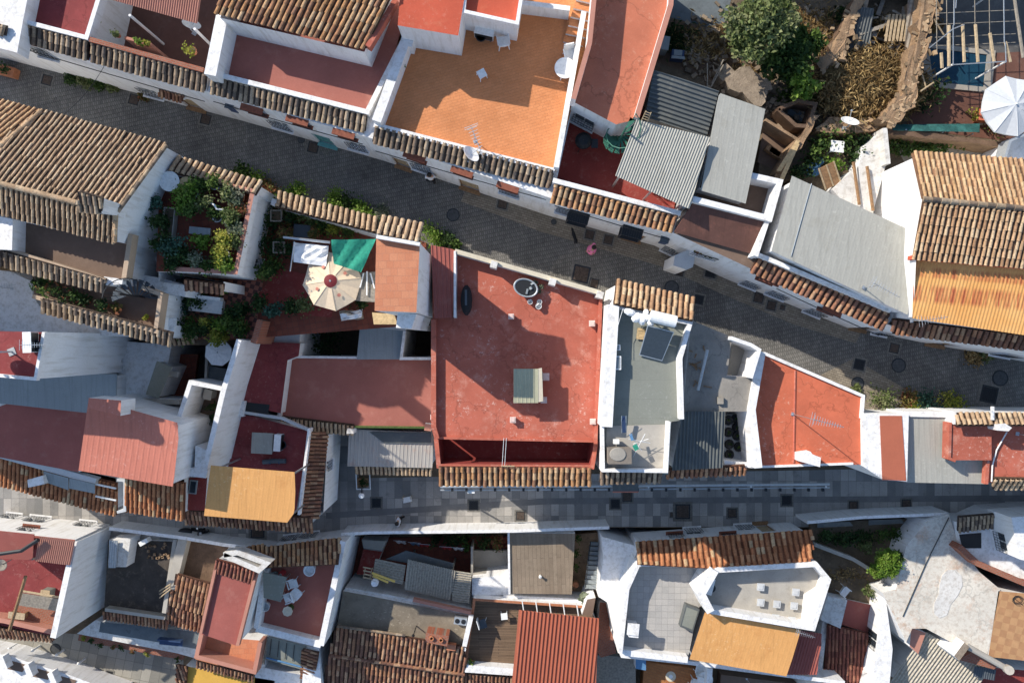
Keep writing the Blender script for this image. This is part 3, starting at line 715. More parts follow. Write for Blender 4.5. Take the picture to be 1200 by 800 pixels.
# ================================================================ SETTING
def struct(name, mb, mat): return tag(mb.build(name, mat), kind='structure')
g = MB(); rows = []
for x, y in ((-9000, 375), (-40, 350), (60, 374), (190, 404), (262, 404), (290, 372), (470, 378), (508, 382), (510, 440), (700, 450), (800, 460), (885, 480), (1010, 520), (1260, 530), (9000, 530)):
    a = P(x, y); yb = 633 if x < 200 else 641 if x < 300 else 618; b = P(x, yb, TOWN); r = [Vector((a.x, 400, -.01)), Vector((a.x, 60, -.01)), Vector((a.x, a.y, -.01)), Vector((a.x, a.y - .1, TOWN - .01)), Vector((a.x, b.y, TOWN - .01)), Vector((a.x, b.y - .1, TOWN - 2.51)), Vector((a.x, -60, TOWN - 2.51)), Vector((a.x, -400, TOWN - 2.51))]; rows.append(r)
g.grid(rows[::-1]); struct('ground', g, 'soil')
def paving(name, pts, mat, z=.004):
    m = MB(); q = [P(x, y, 0) for x, y in pts]; q = [Vector((v.x, v.y, v.z + z)) for v in q]
    if sum(q[i].x * q[(i + 1) % len(q)].y - q[(i + 1) % len(q)].x * q[i].y for i in range(len(q))) < 0: q.reverse()
    m.face(q); return struct(name, m, mat)
paving('upper_street', [(-60, 20), (170, 80), (470, 170), (660, 225), (860, 305), (1010, 372), (1260, 415), (1260, 520), (1000, 500), (900, 440), (720, 370), (500, 300), (300, 230), (190, 205), (-60, 130)], 'cobbles')
paving('stone_footway', [(640, 250), (790, 292), (850, 324), (940, 364), (1010, 388), (1003, 402), (930, 380), (845, 344), (775, 312), (632, 271), (610, 262), (540, 236), (546, 222)], 'kerb_stones', .012)
paving('sunlit_patch', [(1000, 420), (1060, 455), (1120, 480), (1010, 490), (960, 440)], 'kerb_stones', .008)  # paler paving where the sun pools, light put into the colour
LV = TOWN
paving('lower_street', [(330, 470), (420, 470), (420, 560), (1260, 545), (1260, 617), (640, 617), (430, 618), (300, 640), (150, 640), (-60, 625), (-60, 560), (150, 590), (240, 600), (330, 600)], 'slabs')
m = MB()
for a, b in (((382, 604), (640, 587)), ((640, 587), (1260, 583))):
    A, B = P(*a), P(*b); d = (B - A).normalized(); s_ = Vector((-d.y, d.x, 0)) * .17; u_ = Vector((0, 0, .012)); m.face((A - s_ + u_, B - s_ + u_, B + s_ + u_, A + s_ + u_))
struct('gutter_strip', m, 'gutter_grey')
LV = TOWN - 2.5
paving('lower_lane', [(-60, 715), (60, 740), (120, 745), (215, 768), (215, 812), (120, 790), (-60, 755)], 'lane_slabs')
LV = 0.0

# ================================================================ NORTH ROW
# --- maroon terrace at the far left
h = house('white house with maroon terrace in the top left corner', (80, 60))
block(h, [(-40, 57, 0), (163, 110, 0), (130, -40), (-40, -40)], 4.95, top='maroon', opens=[(0, 40, 55, .9, 1.2, 'win')])
block(h, [(-40, 46), (20, 62), (27, 24), (40, -40), (-40, -40)], 5.8, 4.95, top='white', wname='stair_head', tname='stair_head_roof')
pwall(h, [(28, 25), (101, 44), (124, -30)], 5.5, 4.95, .18)
troof(h, [(24, 47, 5.0), (103, 70, 5.0), (103, 47, 5.35), (27, 25)], 'dark', name='eave')
troof(h, [(-14, 33, 5.9), (6, 42, 5.9), (8, 30, 6.0), (-14, 25)], 'dark', name='eave')
# --- sunken patio with pergola
h = house('white house with sunken brown patio under a pink pergola roof', (200, 80))
block(h, [(163, 110, 0), (285, 142, 0), (276, -40), (130, -40)], 2.4, top='patio_brown', opens=[(0, 175, 108, .9, 1.1, 'win'), (0, 215, 116, .9, 1.9, 'wood'), (0, 190, 100, .6, .8, 'clay')])
block(h, [(163, 110, 0), (285, 142, 0), (243, 82), (106, 46)], 4.95, 2.4, top='white', wname='front_wall', tname='coping')
pwall(h, [(105, 46), (238, 82)], 5.5, 4.9, .2, 'brick')
troof(h, [(106, 71, 5.0), (240, 107, 5.0), (243, 84, 5.35), (107, 46)], 'dark', name='eave')
corr(h, [(116, -4, 5.9), (231, 28, 5.9), (238, -20, 6.4), (122, -50)], 'pink', .1, .02, name='pergola_roof', vd=(1, 2))
posts(h, [(152, 18), (228, 34)], 5.9, 2.4, .06, 'white')
pwall(h, [(146, 44), (177, 52)], 4.7, 2.4, .12, 'pink', 'partition')
pwall(h, [(246, 88), (268, -20)], 6.3, 2.4, .5, 'white', 'party_wall')
dish.put(P(225, 36, 4.7) - Vector((0, 0, .3)), 2.6, 'white dish on the sunken patio beside the pink pergola roof')
for i, (x, y, r, p, l) in enumerate([(115, 32, .3, 'yellow', 'yellow green pot plant at the corner of the sunken patio'), (140, 43, .2, 'olive', 'olive pot plant on the brick parapet above the tiles'), (164, 52, .22, 'bright', 'bright green plant on the brick parapet beside the partition'), (175, 54, .16, 'yellow', 'small yellow plant on the brick parapet beside the partition'), (228, 62, .32, 'yellow', 'leafy yellow plant at the right end of the brick parapet')]):
    plant(x, y, 4.95 if i else 4.4, r, l, p, 70, .12, pot='pot')
h = house('small tiled porch hood over a street door in the white facade', (205, 108), 'porch', 'porch')
block(h, [(186, 108, 2.4), (214, 116, 2.4), (222, 112, 2.4), (194, 103, 2.4)], 2.4, 2.2, top='white')
troof(h, [(185, 111, 2.5), (213, 119, 2.5), (217, 107, 2.9), (190, 101)], 'burnt', .18, name='hood_tiles')
# --- terrace with pan tile roof behind
h = house('white house with half shaded maroon terrace below an orange tile roof', (340, 120))
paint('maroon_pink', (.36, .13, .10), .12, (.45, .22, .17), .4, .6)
block(h, [(285, 142, 0), (450, 188.6, 0), (492, -40), (276, -40)], 4.93, top='white', opens=[(0, 328, 146, .95, 1.15, 'win'), (0, 381, 166, .9, 1.9, 'teal'), (0, 418, 171, .95, 1.15, 'win'), (0, 300, 128, .8, .9, 'hood'), (0, 352, 141, .8, .9, 'hood'), (0, 404, 154, .8, .9, 'hood')])
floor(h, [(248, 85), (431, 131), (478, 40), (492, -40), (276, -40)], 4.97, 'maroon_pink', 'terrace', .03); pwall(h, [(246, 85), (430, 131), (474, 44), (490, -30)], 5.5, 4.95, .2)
troof(h, [(246, 108, 5.0), (428, 154, 5.0), (431, 131, 5.35), (248, 85)], 'dark', name='eave')
block(h, [(258, 21, 6.9), (427, 61, 6.9), (459, -20, 6.9), (280, -50, 6.9)], 6.9, 4.95, None, wname='upper_storey')
troof(h, [(251, 14, 6.9), (429, 57, 6.9), (462, -10, 7.7), (280, -56)], 'warm', .24, (1, 2), name='tile_roof')
pwall(h, [(431, 55, 7.05), (461, -8, 7.7)], 7.1, 6.6, .2, 'red', 'verge')
# --- big orange terrace
h = house('white house with the large sunlit orange tiled terrace', (550, 150))
block(h, [(450, 188.6, 0), (642, 252.5, 0), (690, 40), (708, -40), (492, -40)], 4.93, top='white', opens=[(0, 467, 186, .8, 1.9, 'wood'), (0, 494, 196, .95, 1.1, 'win'), (0, 547, 208, 1.0, 1.9, 'wood'), (0, 597, 224, .9, 1.0, 'win'), (0, 488, 183, .8, .8, 'hood'), (0, 542, 197, .8, .8, 'hood'), (0, 596, 212, .8, .8, 'hood')])
floor(h, [(440, 147), (651, 201), (692, 40), (706, -40), (490, -40)], 4.97, 'orange_tiles', 'terrace', .03); pwall(h, [(438, 146), (650, 200)], 5.35, 4.95, .2); pwall(h, [(441, 142), (475, 48), (484, 50)], 5.9, 4.95, .4, 'white', 'side_wall')
pwall(h, [(652, 196), (692, -30)], 5.75, 4.95, .22, 'white', 'side_wall')
troof(h, [(436, 166, 5.0), (645, 219, 5.0), (650, 199, 5.35), (440, 147)], 'dark', name='eave')
block(h, [(466, 30), (537, 42), (549, -30), (472, -40)], 7.4, 4.95, 'red_bright', wname='roof_room', tname='room_roof')
block(h, [(543, 14), (606, 28), (616, -30), (550, -40)], 7.0, 4.95, 'red_bright', wname='wash_house', tname='wash_house_roof')
pwall(h, [(548, -40), (543, 13), (606, 27), (615, -30)], 7.35, 7.0, .14)
pwall(h, [(612, 3), (668, 10)], 6.0, 4.95, .2, 'white', 'back_wall')
m = MB()
for k in range(7):
    a = P(660 + k * 2.6, 50 - k * 8, 5); b = P(683 + k * 2.3, 55 - k * 8, 5); c = P(683 + k * 2.3 + 2, 46 - k * 8, 5); d = P(662 + k * 2.6, 42 - k * 8, 5); z = 5.1 + k * .17
    lo = [Vector((v.x, v.y, 4.95)) for v in (a, b, c, d)]; hi = [Vector((v.x, v.y, z)) for v in (a, b, c, d)]; m.prism(lo, hi, 0, mt=1)
m.build('staircase', ['white', 'orange_tiles'], h)
table.put(P(661, 86, 4.95), .3, 'round white table beside the long red roof on the orange terrace')
chair.put(P(667, 68, 4.95), .2, 'white plastic chair pushed up to the round table on the orange terrace')
chair.put(P(590, 53, 4.95), 3.3, 'white plastic chair against the wash house on the orange terrace')
ac.put(P(568, 43, 4.95), -.22, 'white air conditioner against the wash house wall')
stool.put(P(565, 90, 4.95), .5, 'white square stool alone in the shade on the orange terrace')
dish.put(P(549, 187, 5.1), 2.2, 'pale dish standing on the eave tiles below the orange terrace')
antenna.put(P(557, 166, 4.95), -1.2, 'grey aerial standing at the street side of the orange terrace')
for i, (x, y, r, p) in enumerate([(471, 66, .2, 'dark'), (466, 78, .2, 'mid'), (462, 88, .2, 'olive'), (458, 98, .22, 'mid'), (454, 108, .2, 'olive'), (450, 119, .18, 'rust')]):
    plant(x + 3, y, 4.95, r, ['dark green plant at the top of the wall side flower row on the orange terrace', 'second plant from the top of the flower row on the orange terrace', 'olive plant third from the top of the flower row on the orange terrace', 'large green plant fourth from the top of the flower row on the orange terrace', 'olive plant fifth from the top of the flower row on the orange terrace', 'reddish plant at the bottom of the flower row on the orange terrace'][i], p, 60, .12, pot='pot', group='pot plants along the orange terrace wall')
# --- long red roof and red patio
h = house('white house with long red roof above a shaded red patio', (715, 200))
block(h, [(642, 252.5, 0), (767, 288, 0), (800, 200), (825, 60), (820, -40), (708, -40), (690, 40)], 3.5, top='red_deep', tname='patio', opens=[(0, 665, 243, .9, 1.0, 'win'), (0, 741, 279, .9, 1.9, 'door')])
block(h, [(642, 252.5, 0), (767, 288, 0), (796, 249), (650, 210)], 4.95, 3.5, 'white', wname='front_wall', tname='coping')
block(h, [(700, -40), (795, -40), (787, 2), (746, 140), (722, 146), (671, 119), (692, 50)], 6.3, 3.5, 'red_long', wname='upper_storey', tname='upper_roof', opens=[(4, 684, 142, 1.0, 1.1, 'win')])
pwall(h, [(700, -40), (691, 50), (672, 116)], 7.35, 6.3, .2, 'white', 'side_wall', cop='pink'); pwall(h, [(788, -30), (786, 6), (746, 138)], 6.62, 6.3, .22, 'white', 'side_wall', cop='pink')
pwall(h, [(648, 211), (798, 250)], 5.5, 4.9, .2)
troof(h, [(646, 236, 5.0), (787, 271, 5.0), (796, 249, 5.35), (650, 211)], 'warm', name='eave')
spiral(h, 726, 164, 3.5, 6.3, .68, 1.1, 15, 'green_paint', col='green_paint', a0=.6)
for i, (x, y) in enumerate(((678, 252), (741, 269))):
    a = P(x, y, 3.6); m = MB(); m.box((a.x, a.y - .1, 3.6), (.95, .5, .06), -.26); 
    for k in range(9): m.box(Vector((a.x, a.y - .1, 3.62)) + Matrix.Rotation(-.26, 3, 'Z') @ Vector((-.44 + k * .11, 0, .03)), (.05, .5, .05), -.26)
    for s in (-1, 1):
        for q in (-1, 1): m.box(Vector((a.x, a.y - .1, 3.1)) + Matrix.Rotation(-.26, 3, 'Z') @ Vector((s * .45, q * .22, 0)), (.04, .04, 1.0), -.26)
    m.box((a.x, a.y - .1, 2.6), (.98, .52, .06), -.26); m.build('window_bay', 'iron', h)
t = thing('barbecue', 'black lidded barbecue in the shaded red patio', 'barbecue', P(682, 170, 3.5)); o = P(682, 170, 3.5); m = MB(); m.lathe(o, [(.05, .5), (.28, .58), (.36, .75), (.37, .8)], 18); m.build('bowl', 'iron', t)
m = MB(); m.lathe(o, [(.38, .8), (.36, .9), (.22, 1.02), (.04, 1.06), (.04, 1.1), (0, 1.1)], 18); m.build('lid', 'dark', t)
for k in range(3): m = MB(); a = k * 2.1; m.tube([o + Vector((math.cos(a) * .2, math.sin(a) * .2, .55)), o + Vector((math.cos(a) * .36, math.sin(a) * .36, 0))], .02, 6); m.build('leg', 'iron', t)
m = MB(); m.box(o + Vector((.5, -.1, .72)), (.3, .4, .03)); m.build('side_shelf', 'iron', t)
# --- sheds with sheet roofs
h = house('shed under the light corrugated sheet roof beside the red patio', (790, 190), 'shed', 'shed')
corr(h, [(721, 206, 6.3), (808, 245, 6.3), (832, 161, 6.8), (746, 140)], 'sheet', .11, .018, (0, 3))
posts(h, [(727, 205), (765, 222), (800, 238), (750, 145)], 6.2, 3.5, .05)
pwall(h, [(827, 164), (806, 240)], 6.2, 3.5, .15, 'grey_white', 'wall')
h = house('shed under the dark ribbed fibre cement roof', (800, 120), 'shed', 'shed')
corr(h, [(756, 137, 6.0), (828, 161, 6.0), (843, 106, 6.5), (766, 82)], 'sheet_dark', .17, .04, (0, 1))
block(h, [(760, 137), (827, 158), (840, 108), (768, 86)], 5.9, 3.0, None, 'cement')
h = house('annexe under the flat beige metal roof with a stepped right edge', (860, 170), 'shed', 'annexe')
corr(h, [(817, 222, 6.25), (875, 239, 6.25), (884, 192, 6.4), (897, 128), (843, 109)], 'sheet', .25, .0013, (1, 2), kind='trap')
block(h, [(820, 220), (873, 235), (894, 131), (845, 113)], 6.05, 0, None, 'white')
t = thing('ladder', 'pale wooden ladder lying on the corrugated roof', 'ladder', P(757, 132, 6.6)); m = MB()
for a, b in (((752, 141), (757, 130)), ((759, 143), (763, 132))): m.tube([P(*a, 6.7), P(*b, 7.3)], .02, 5)
m.build('rail', 'wood_pale', t); m = MB()
for k in range(4): m.tube([P(753 + k * 1.3, 139 - k * 2.6, 6.75 + k * .14), P(759 + k * 1.3, 141 - k * 2.6, 6.75 + k * .14)], .015, 5)
m.build('rung', 'wood_pale', t)
# --- brown roof
h = house('white house with the dark reddish brown sloping roof', (830, 260))
block(h, [(767, 288, 0), (851, 327, 0), (886, 299), (912, 212), (875, 205), (818, 225)], 5.0, top='brown', opens=[(0, 783, 294, .7, 1.0, 'win')])
sheet(h, [(790, 272, 5.2), (886, 299, 5.2), (898, 257, 5.9), (814, 235)], 'brown_roof', .1); 
block(h, [(796, 272), (884, 297), (895, 258), (815, 237)], 5.15, 4.9, None, 'white', wname='attic')
pwall(h, [(812, 233), (902, 256), (914, 213), (878, 205)], 6.15, 4.9, .24)
pwall(h, [(886, 300), (900, 257)], 6.0, 4.9, .18)
m = MB(); a = P(824, 296, 3.0); m.box(a, (1.2, .55, .1), -.28)
m.build('balcony_slab', 'white', h); m = MB()
for k in range(12): m.box(a + Matrix.Rotation(-.28, 3, 'Z') @ Vector((-.58 + k * .105, -.25, .45)), (.016, .016, .85), -.28)
m.box(a + Matrix.Rotation(-.28, 3, 'Z') @ Vector((0, -.25, .9)), (1.2, .03, .03), -.28); m.build('balcony_railing', 'iron', h)
for i, (x, y, p) in enumerate(((816, 294, 'rust'), (824, 296, 'olive'), (832, 299, 'mid'))): plant(x, y, 3.05, .2, ['reddish pot plant on the iron balcony', 'olive pot plant in the middle of the iron balcony', 'green pot plant at the right of the iron balcony'][i], p, 60, .11, pot='pot')
h = house('white angular street porch below the brown roof', (800, 305), 'porch', 'porch')
block(h, [(789, 311), (791, 299), (806, 293), (815, 299), (812, 313), (804, 316)], 2.7, 0, 'grey_white', opens=[(5, 795, 317, .7, 1.9, 'dark')])
# --- grey sheet roof
h = house('white house under the wide plain grey sheet roof', (960, 300))
block(h, [(851, 327, 0), (988, 382, 0), (1046, 382), (1062, 366), (905, 290)], 4.95, top='white', opens=[(0, 880, 333, .8, 1.0, 'win'), (0, 912, 345, .9, 1.0, 'win'), (0, 953, 366, .85, 1.1, 'win'), (0, 972, 362, .7, .8, 'hood'), (0, 900, 326, .7, .8, 'hood')])
block(h, [(908, 293), (1060, 365), (1062, 272), (931, 211)], 6.4, 0, None, wname='upper_storey')
corr(h, [(904, 294, 6.45), (1064, 369, 6.45), (1067, 270, 6.75), (928, 206)], 'sheet', .25, .0013, (0, 3), kind='trap')
m = MB(); m.tube([P(927, 300, 6.5), P(951, 215, 6.78)], .02, 5); m.build('sheet_seam', 'zinc', h)
troof(h, [(879, 317, 5.0), (1036, 386, 5.0), (1043, 366, 5.35), (889, 299)], 'burnt', name='eave')
pwall(h, [(888, 298), (1044, 364)], 5.6, 4.95, .18)
antenna.put(P(1012, 337, 6.5), -.5, 'white aerial lying low over the grey sheet roof', sc_=.9)
# --- big tile roof
h = house('tall white house with buff tiles above a worn orange roof', (1130, 300))
block(h, [(988, 382, 0), (1080, 401, 0), (1260, 435, 0), (1260, 395), (1060, 366)], 4.95, top='white', opens=[(0, 1016, 385, .8, 1.8, 'dark'), (0, 1035, 390, .7, .9, 'win'), (1, 1180, 415, .9, 1.1, 'win'), (1, 1120, 404, .9, 1.9, 'wood')])
troof(h, [(1045, 389, 5.0), (1220, 411, 5.0), (1220, 395, 5.3), (1046, 374)], 'burnt', name='eave')
block(h, [(1073, 184, 7.8, 7.7), (1084, 233, 8.4, 8.3), (1075, 300, 7.8, 7.7), (1072, 371, 6.9, 6.8), (1260, 396, 6.9, 6.8), (1260, 312, 7.8, 7.7), (1260, 247, 8.4, 8.3), (1260, 192, 7.8, 7.7)], 7, 0, None, wname='gable_wall')
corr(h, [(1069, 373, 6.9), (1230, 397, 6.9), (1230, 315, 7.5), (1072, 301)], 'orange_worn', .14, .007, name='lower_roof')
pwall(h, [(1071, 301), (1230, 315)], 7.75, 7.2, .16, 'red_bright', 'flashing')
troof(h, [(1070, 302, 7.75), (1230, 315, 7.75), (1230, 248, 8.4), (1082, 234)], 'light', .21, name='middle_tiles', cw=.33)
troof(h, [(1230, 191, 7.8), (1069, 179, 7.8), (1081, 232, 8.4), (1230, 246)], 'pale', .21, (1, 2), name='upper_tiles', cw=.33)
ridge(h, (1081, 233, 8.45), (1230, 247, 8.45), 'dark', .12)
antenna.put(P(1068, 376, 6.9), .15, 'thin aerial at the lower corner of the worn orange roof', sc_=.8)

# unseen houses added outside the picture to cast shade into it
h = house('added unseen house casting shade on the yards from beyond the top edge', (900, -200)); block(h, [(760, -330, 0), (1170, -330, 0), (1150, -66, 0), (770, -62, 0)], 10.3, 0, 'red')
h = house('added unseen house casting shade on the terraces from beyond the left edge', (-100, 300)); block(h, [(-220, 262, 0), (-6, 268, 0), (-6, 400, 0), (-220, 400, 0)], 8.0, 0, 'red')
h = house('added unseen house casting shade on the maroon terraces from beyond the top edge', (-50, -150)); block(h, [(-300, -260, 0), (190, -260, 0), (170, -62, 0), (-300, -70, 0)], 10.0, 0, 'red')
# ================================================================ YARDS BEHIND THE NORTH ROW
Y = 3.6
m = MB(); q = [P(x, y, Y) for x, y in [(792, -50), (1260, -50), (1260, 250), (1076, 250), (1065, 268), (930, 208), (912, 214), (895, 245), (885, 240), (897, 128), (766, 82)]][::-1]
m.prism([Vector((v.x, v.y, -.1)) for v in q], q); struct('hillside_terrace', m, 'soil')
def mass(pts, z, z0, mat, name, label, cat, top=None, jag=0):
    """a rough earth or stone wall: thick, uneven along its top"""
    q = [P(x, y, z) for x, y in pts]; t = thing(name, label, cat, P(pts[0][0], pts[0][1], z0)); n = len(q)
    if sum(q[i].x * q[(i + 1) % n].y - q[(i + 1) % n].x * q[i].y for i in range(n)) < 0: q.reverse()
    p = []
    for i in range(n):
        a, b = q[i], q[(i + 1) % n]; k = max(1, int((b - a).length / .25))
        for j in range(k): p.append(a.lerp(b, j / k) + Vector((R.gauss(0, jag), R.gauss(0, jag), R.gauss(0, jag * .25))))
    m = MB(); m.prism([Vector((v.x, v.y, z0)) for v in p], p, 0, mt=1); m.build('wall', [mat, top or mat], t); return t
def yfloor(name, pts, mat, z):
    m = MB(); q = [P(x, y, z) for x, y in pts]
    if sum(q[i].x * q[(i + 1) % len(q)].y - q[(i + 1) % len(q)].x * q[i].y for i in range(len(q))) < 0: q.reverse()
    m.face(q); return struct(name, m, mat)
yfloor('yard_slab', [(790, -20), (862, -20), (850, 26), (830, 32), (776, 18)], 'felt_blue', Y + .01)
yfloor('earth_yard', [(776, 20), (832, 34), (860, 70), (850, 100), (760, 70)], 'mud_dark', Y + .006)
mass([(835, 85), (850, 76), (885, 84), (905, 103), (893, 125), (880, 118), (858, 103)], 4.3, Y, 'stone_wall', 'rubble_mound', 'rubble mound with an earth rim beside the dark ribbed roof', 'rubble', 'stone_wall', .09)
# clutter between long red roof and sheds
t = thing('wash_tub', 'blue wash tub with a pale board in the dark yard corner', 'tub', P(792, 68, Y)); o = P(792, 68, Y); m = MB(); m.box(o + Vector((0, 0, .25)), (.55, .4, .5), -.1); m.build('tub', 'navy', t)
m = MB(); m.box(o + Vector((0, -.16, .53)), (.6, .12, .05), -.1); m.box(o + Vector((0, .05, .52)), (.36, .24, .05), -.1); m.build('board', 'sheet_grey', t)
t = thing('water_tank', 'small grey tank in the yard against the long red roof', 'tank', P(776, 58, Y)); o = P(776, 58, Y); m = MB(); m.box(o + Vector((0, 0, .4)), (.3, .55, .8), -.15); m.build('tank', 'sheet_grey', t); m = MB(); m.box(o + Vector((0, 0, .82)), (.34, .6, .04), -.15); m.build('lid', 'sheet_grey', t)
for i, (a, b) in enumerate((((829, 74), (829, 104)), ((848, 70), (834, 98)), ((848, 76), (833, 102)))):
    mm = MB(); mm.tube([P(*a, 4.6), P(*b, 4.3)], .03, 6); o = mm.build('timber_pole', 'wood_grey', at=P(*b, 4.3))
    tag(o, ['upright grey pole leaning over the dark ribbed roof', 'left of the two slanting poles above the dark ribbed roof', 'right of the two slanting poles above the dark ribbed roof'][i], 'pole')
# the big tree
def tree(x, y, z, crowns, label, th, name='tree', n=2600, size=.2):
    b = P(x, y, z); t = thing(name, label, 'tree', b); m = MB(); top = b + Vector((0, 0, th)); m.tube([b, b + Vector((.08, .05, th * .5)), top], .17, 8, r2=.1)
    for (cx, cy, cz, rx, rz_, pal, k) in crowns: 
        c = P(cx, cy, cz); m.tube([top - Vector((0, 0, .3)), top.lerp(c, .5) + Vector((0, 0, .15)), c], .075, 6, r2=.02)
    m.build('trunk', 'bark', t)
    for (cx, cy, cz, rx, rz_, pal, k) in crowns:
        leaves(t, P(cx, cy, cz), (rx * .8, rx * .8, rz_), int(n * k), size, pal, 'crown', int(46 * k) + 8, .17, up=.2)
    return t
tree(905, 62, Y, [(888, 30, 6.6, 1.55, 1.0, 'olive', 1.4), (870, 48, 6.0, .9, .7, 'olive', .5), (915, 22, 6.2, 1.1, .8, 'olive', .6), (928, 60, 5.6, 1.2, .8, 'mid', .9), (910, 75, 5.0, .8, .6, 'dark', .4), (945, 50, 5.4, .8, .6, 'mid', .5), (942, 100, 5.2, .75, .6, 'bright', .6), (930, 85, 5.0, .6, .5, 'mid', .3)], 'big leafy green tree with olive and bright clumps between roofs and straw heap', 2.0)
# straw heap and earth walls
t = tag(leaves(None, P(1015, 100, 4.3), (1.9, 1.25, .35), 15000, .34, 'dry', 'straw_heap', 70, .33, 'straw', at=P(1015, 100, Y), up=.1, wid=.055), 'heap of dry straw and brushwood between two earth walls', 'straw heap')
mass([(1083, -20), (1108, -20), (1096, 8), (1088, 50), (1080, 75), (1074, 118), (1048, 146), (1030, 138), (1058, 112), (1064, 70), (1072, 40), (1076, 5)], 5.3, Y, 'mud', 'earth_wall', 'thick crumbling earth wall between straw heap and pool yard', 'wall', 'mud', .09)
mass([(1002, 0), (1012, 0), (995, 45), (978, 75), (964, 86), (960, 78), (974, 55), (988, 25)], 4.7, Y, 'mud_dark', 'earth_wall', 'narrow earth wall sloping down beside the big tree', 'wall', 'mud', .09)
mass([(958, 148), (972, 137), (1046, 143), (1042, 152), (1000, 156), (957, 154)], 4.4, Y, 'mud', 'earth_wall', 'low earth wall below the straw heap with a dish on it', 'wall', 'mud', .03)
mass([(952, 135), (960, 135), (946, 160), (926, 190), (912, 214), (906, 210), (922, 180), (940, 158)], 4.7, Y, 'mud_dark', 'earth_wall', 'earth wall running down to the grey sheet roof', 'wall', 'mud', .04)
h = house('roofless brick room with a dark gravel floor below the tree', (930, 135), 'ruin', 'ruin', z=Y)
pwall(h, [(912, 128), (935, 118), (956, 122), (947, 148), (933, 147), (912, 128)], 4.7, Y, .16, 'mud_dark', 'wall')
floor(h, [(914, 128), (935, 120), (953, 124), (945, 146)], Y + .05, 'felt_blue')
h = house('small roofless store with a pale plastered wall beside the metal roof', (905, 165), 'ruin', 'ruin', z=Y)
pwall(h, [(897, 140), (934, 163), (912, 202)], 4.9, Y, .12, 'mud', 'wall'); floor(h, [(896, 142), (930, 164), (908, 200), (888, 190)], Y + .03, 'brown')
for k in range(3): m = MB(); m.box(P(903 + k * 4, 176 + k * 3, 4.0), (.5, .25, .35), -.5); m.build('crate', 'wood', h)
for i, (a, b) in enumerate((((912, 200), (936, 164)), ((914, 213), (935, 168)))):
    mm = MB(); mm.prism([P(a[0] - 2, a[1], 5.0 - .08), P(a[0] + 3, a[1] + 1, 5.0 - .08), P(b[0] + 2, b[1] + 1, 5.1 - .08), P(b[0] - 3, b[1], 5.1 - .08)][::-1], [P(a[0] - 2, a[1], 5.0), P(a[0] + 3, a[1] + 1, 5.0), P(b[0] + 2, b[1] + 1, 5.1), P(b[0] - 3, b[1], 5.1)][::-1])
    tag(mm.build('timber_board', 'cane', at=P(*a, 5)), ['wide sunlit board propped over the roofless store', 'narrow sunlit board beside the wider board over the roofless store'][i], 'board')
# rubble sheds at the top
h = house('ruined lean-to with broken grey planks at the top edge', (1030, 35), 'ruin', 'ruin', z=Y)
pwall(h, [(1003, 60), (1018, -10), (1085, -10)], 4.4, Y, .18, 'stone_wall', 'wall')
m = MB()
for k in range(26):
    x = R.uniform(1000, 1068); y = R.uniform(0, 58); m.box(P(x, y, Y + .15 + R.random() * .7), (R.uniform(.5, 1.6), R.uniform(.08, .22), .04), R.choice((1.2, 1.35, -.3, .2)) + R.gauss(0, .15), rx=R.gauss(0, .2))
m.build('broken_planks', 'wood_grey', h)
corr(h, [(990, 62, 4.2), (1018, 66, 4.2), (1024, 10, 4.7), (1004, 8)], 'sheet_dark', .14, .03); corr(h, [(1060, 58, 4.5), (1073, 60, 4.5), (1076, -5, 4.8), (1064, -5)], 'wood_grey', .2, .02)
m = MB()
for k in range(6): m.box(P(1040 + k * 4.4, 33, 4.5), (.09, 1.2, .06), -.15)
for k in range(2): m.box(P(1051, 24 + k * 20, 4.44), (1.1, .09, .06), -.15)
tag(m.build('wooden_pallet', 'wood_pale', at=P(1051, 33, 4.5)), 'slatted wooden pallet lying on the ruined lean-to', 'pallet')
# pool yard
yfloor('pool_terrace', [(1080, 66), (1215, 60), (1215, 170), (1060, 150), (1076, 118)], 'patio_brown', Y + .012)  # brown in place of terracotta, shade put into the floor colour
yfloor('pergola_floor', [(1088, -30), (1215, -30), (1215, 68), (1082, 70)], 'cement_dark', Y + .008)
h = house('small pool of dark blue water with a pale rim', (1125, 85), 'pool', 'pool', z=Y)
m = MB(); q = [P(1088, 56, Y + .1), P(1157, 64, Y + .1), P(1153, 102, Y + .1), P(1094, 96, Y + .1)]; c = sum(q, Vector()) / 4; o_ = [c + (v - c) * 1.0 + (v - c).normalized() * .42 for v in q]
for k in range(4): m.face((q[k], o_[k], o_[(k + 1) % 4], q[(k + 1) % 4])); m.face((o_[k], Vector((*o_[k].xy, Y)), Vector((*o_[(k + 1) % 4].xy, Y)), o_[(k + 1) % 4])); m.face((q[k], q[(k + 1) % 4], Vector((*q[(k + 1) % 4].xy, Y + .02)), Vector((*q[k].xy, Y + .02))))
m.build('rim', 'cement', h); m = MB(); m.face([Vector((*v.xy, Y + .05)) for v in q][::-1]); m.build('water_surface', 'water', h)
h = house('timber and steel pergola frame above the pool', (1130, 40), 'pergola', 'pergola', z=Y)
for k, (x0, x1) in enumerate(((1103, 1104), (1112, 1112), (1128, 1130), (1143, 1146), (1160, 1165), (1178, 1184))):
    m = MB(); ya, yb = ((62, 80) if k == 0 else (30, 78) if k == 1 else (29 + max(0, k - 3) * 10, 73)); a = P(x0, ya, 6.0); b = P(x1, yb, 5.9); m.tube([a, b], .07, 6); m.build('beam', 'wood_pale', h)
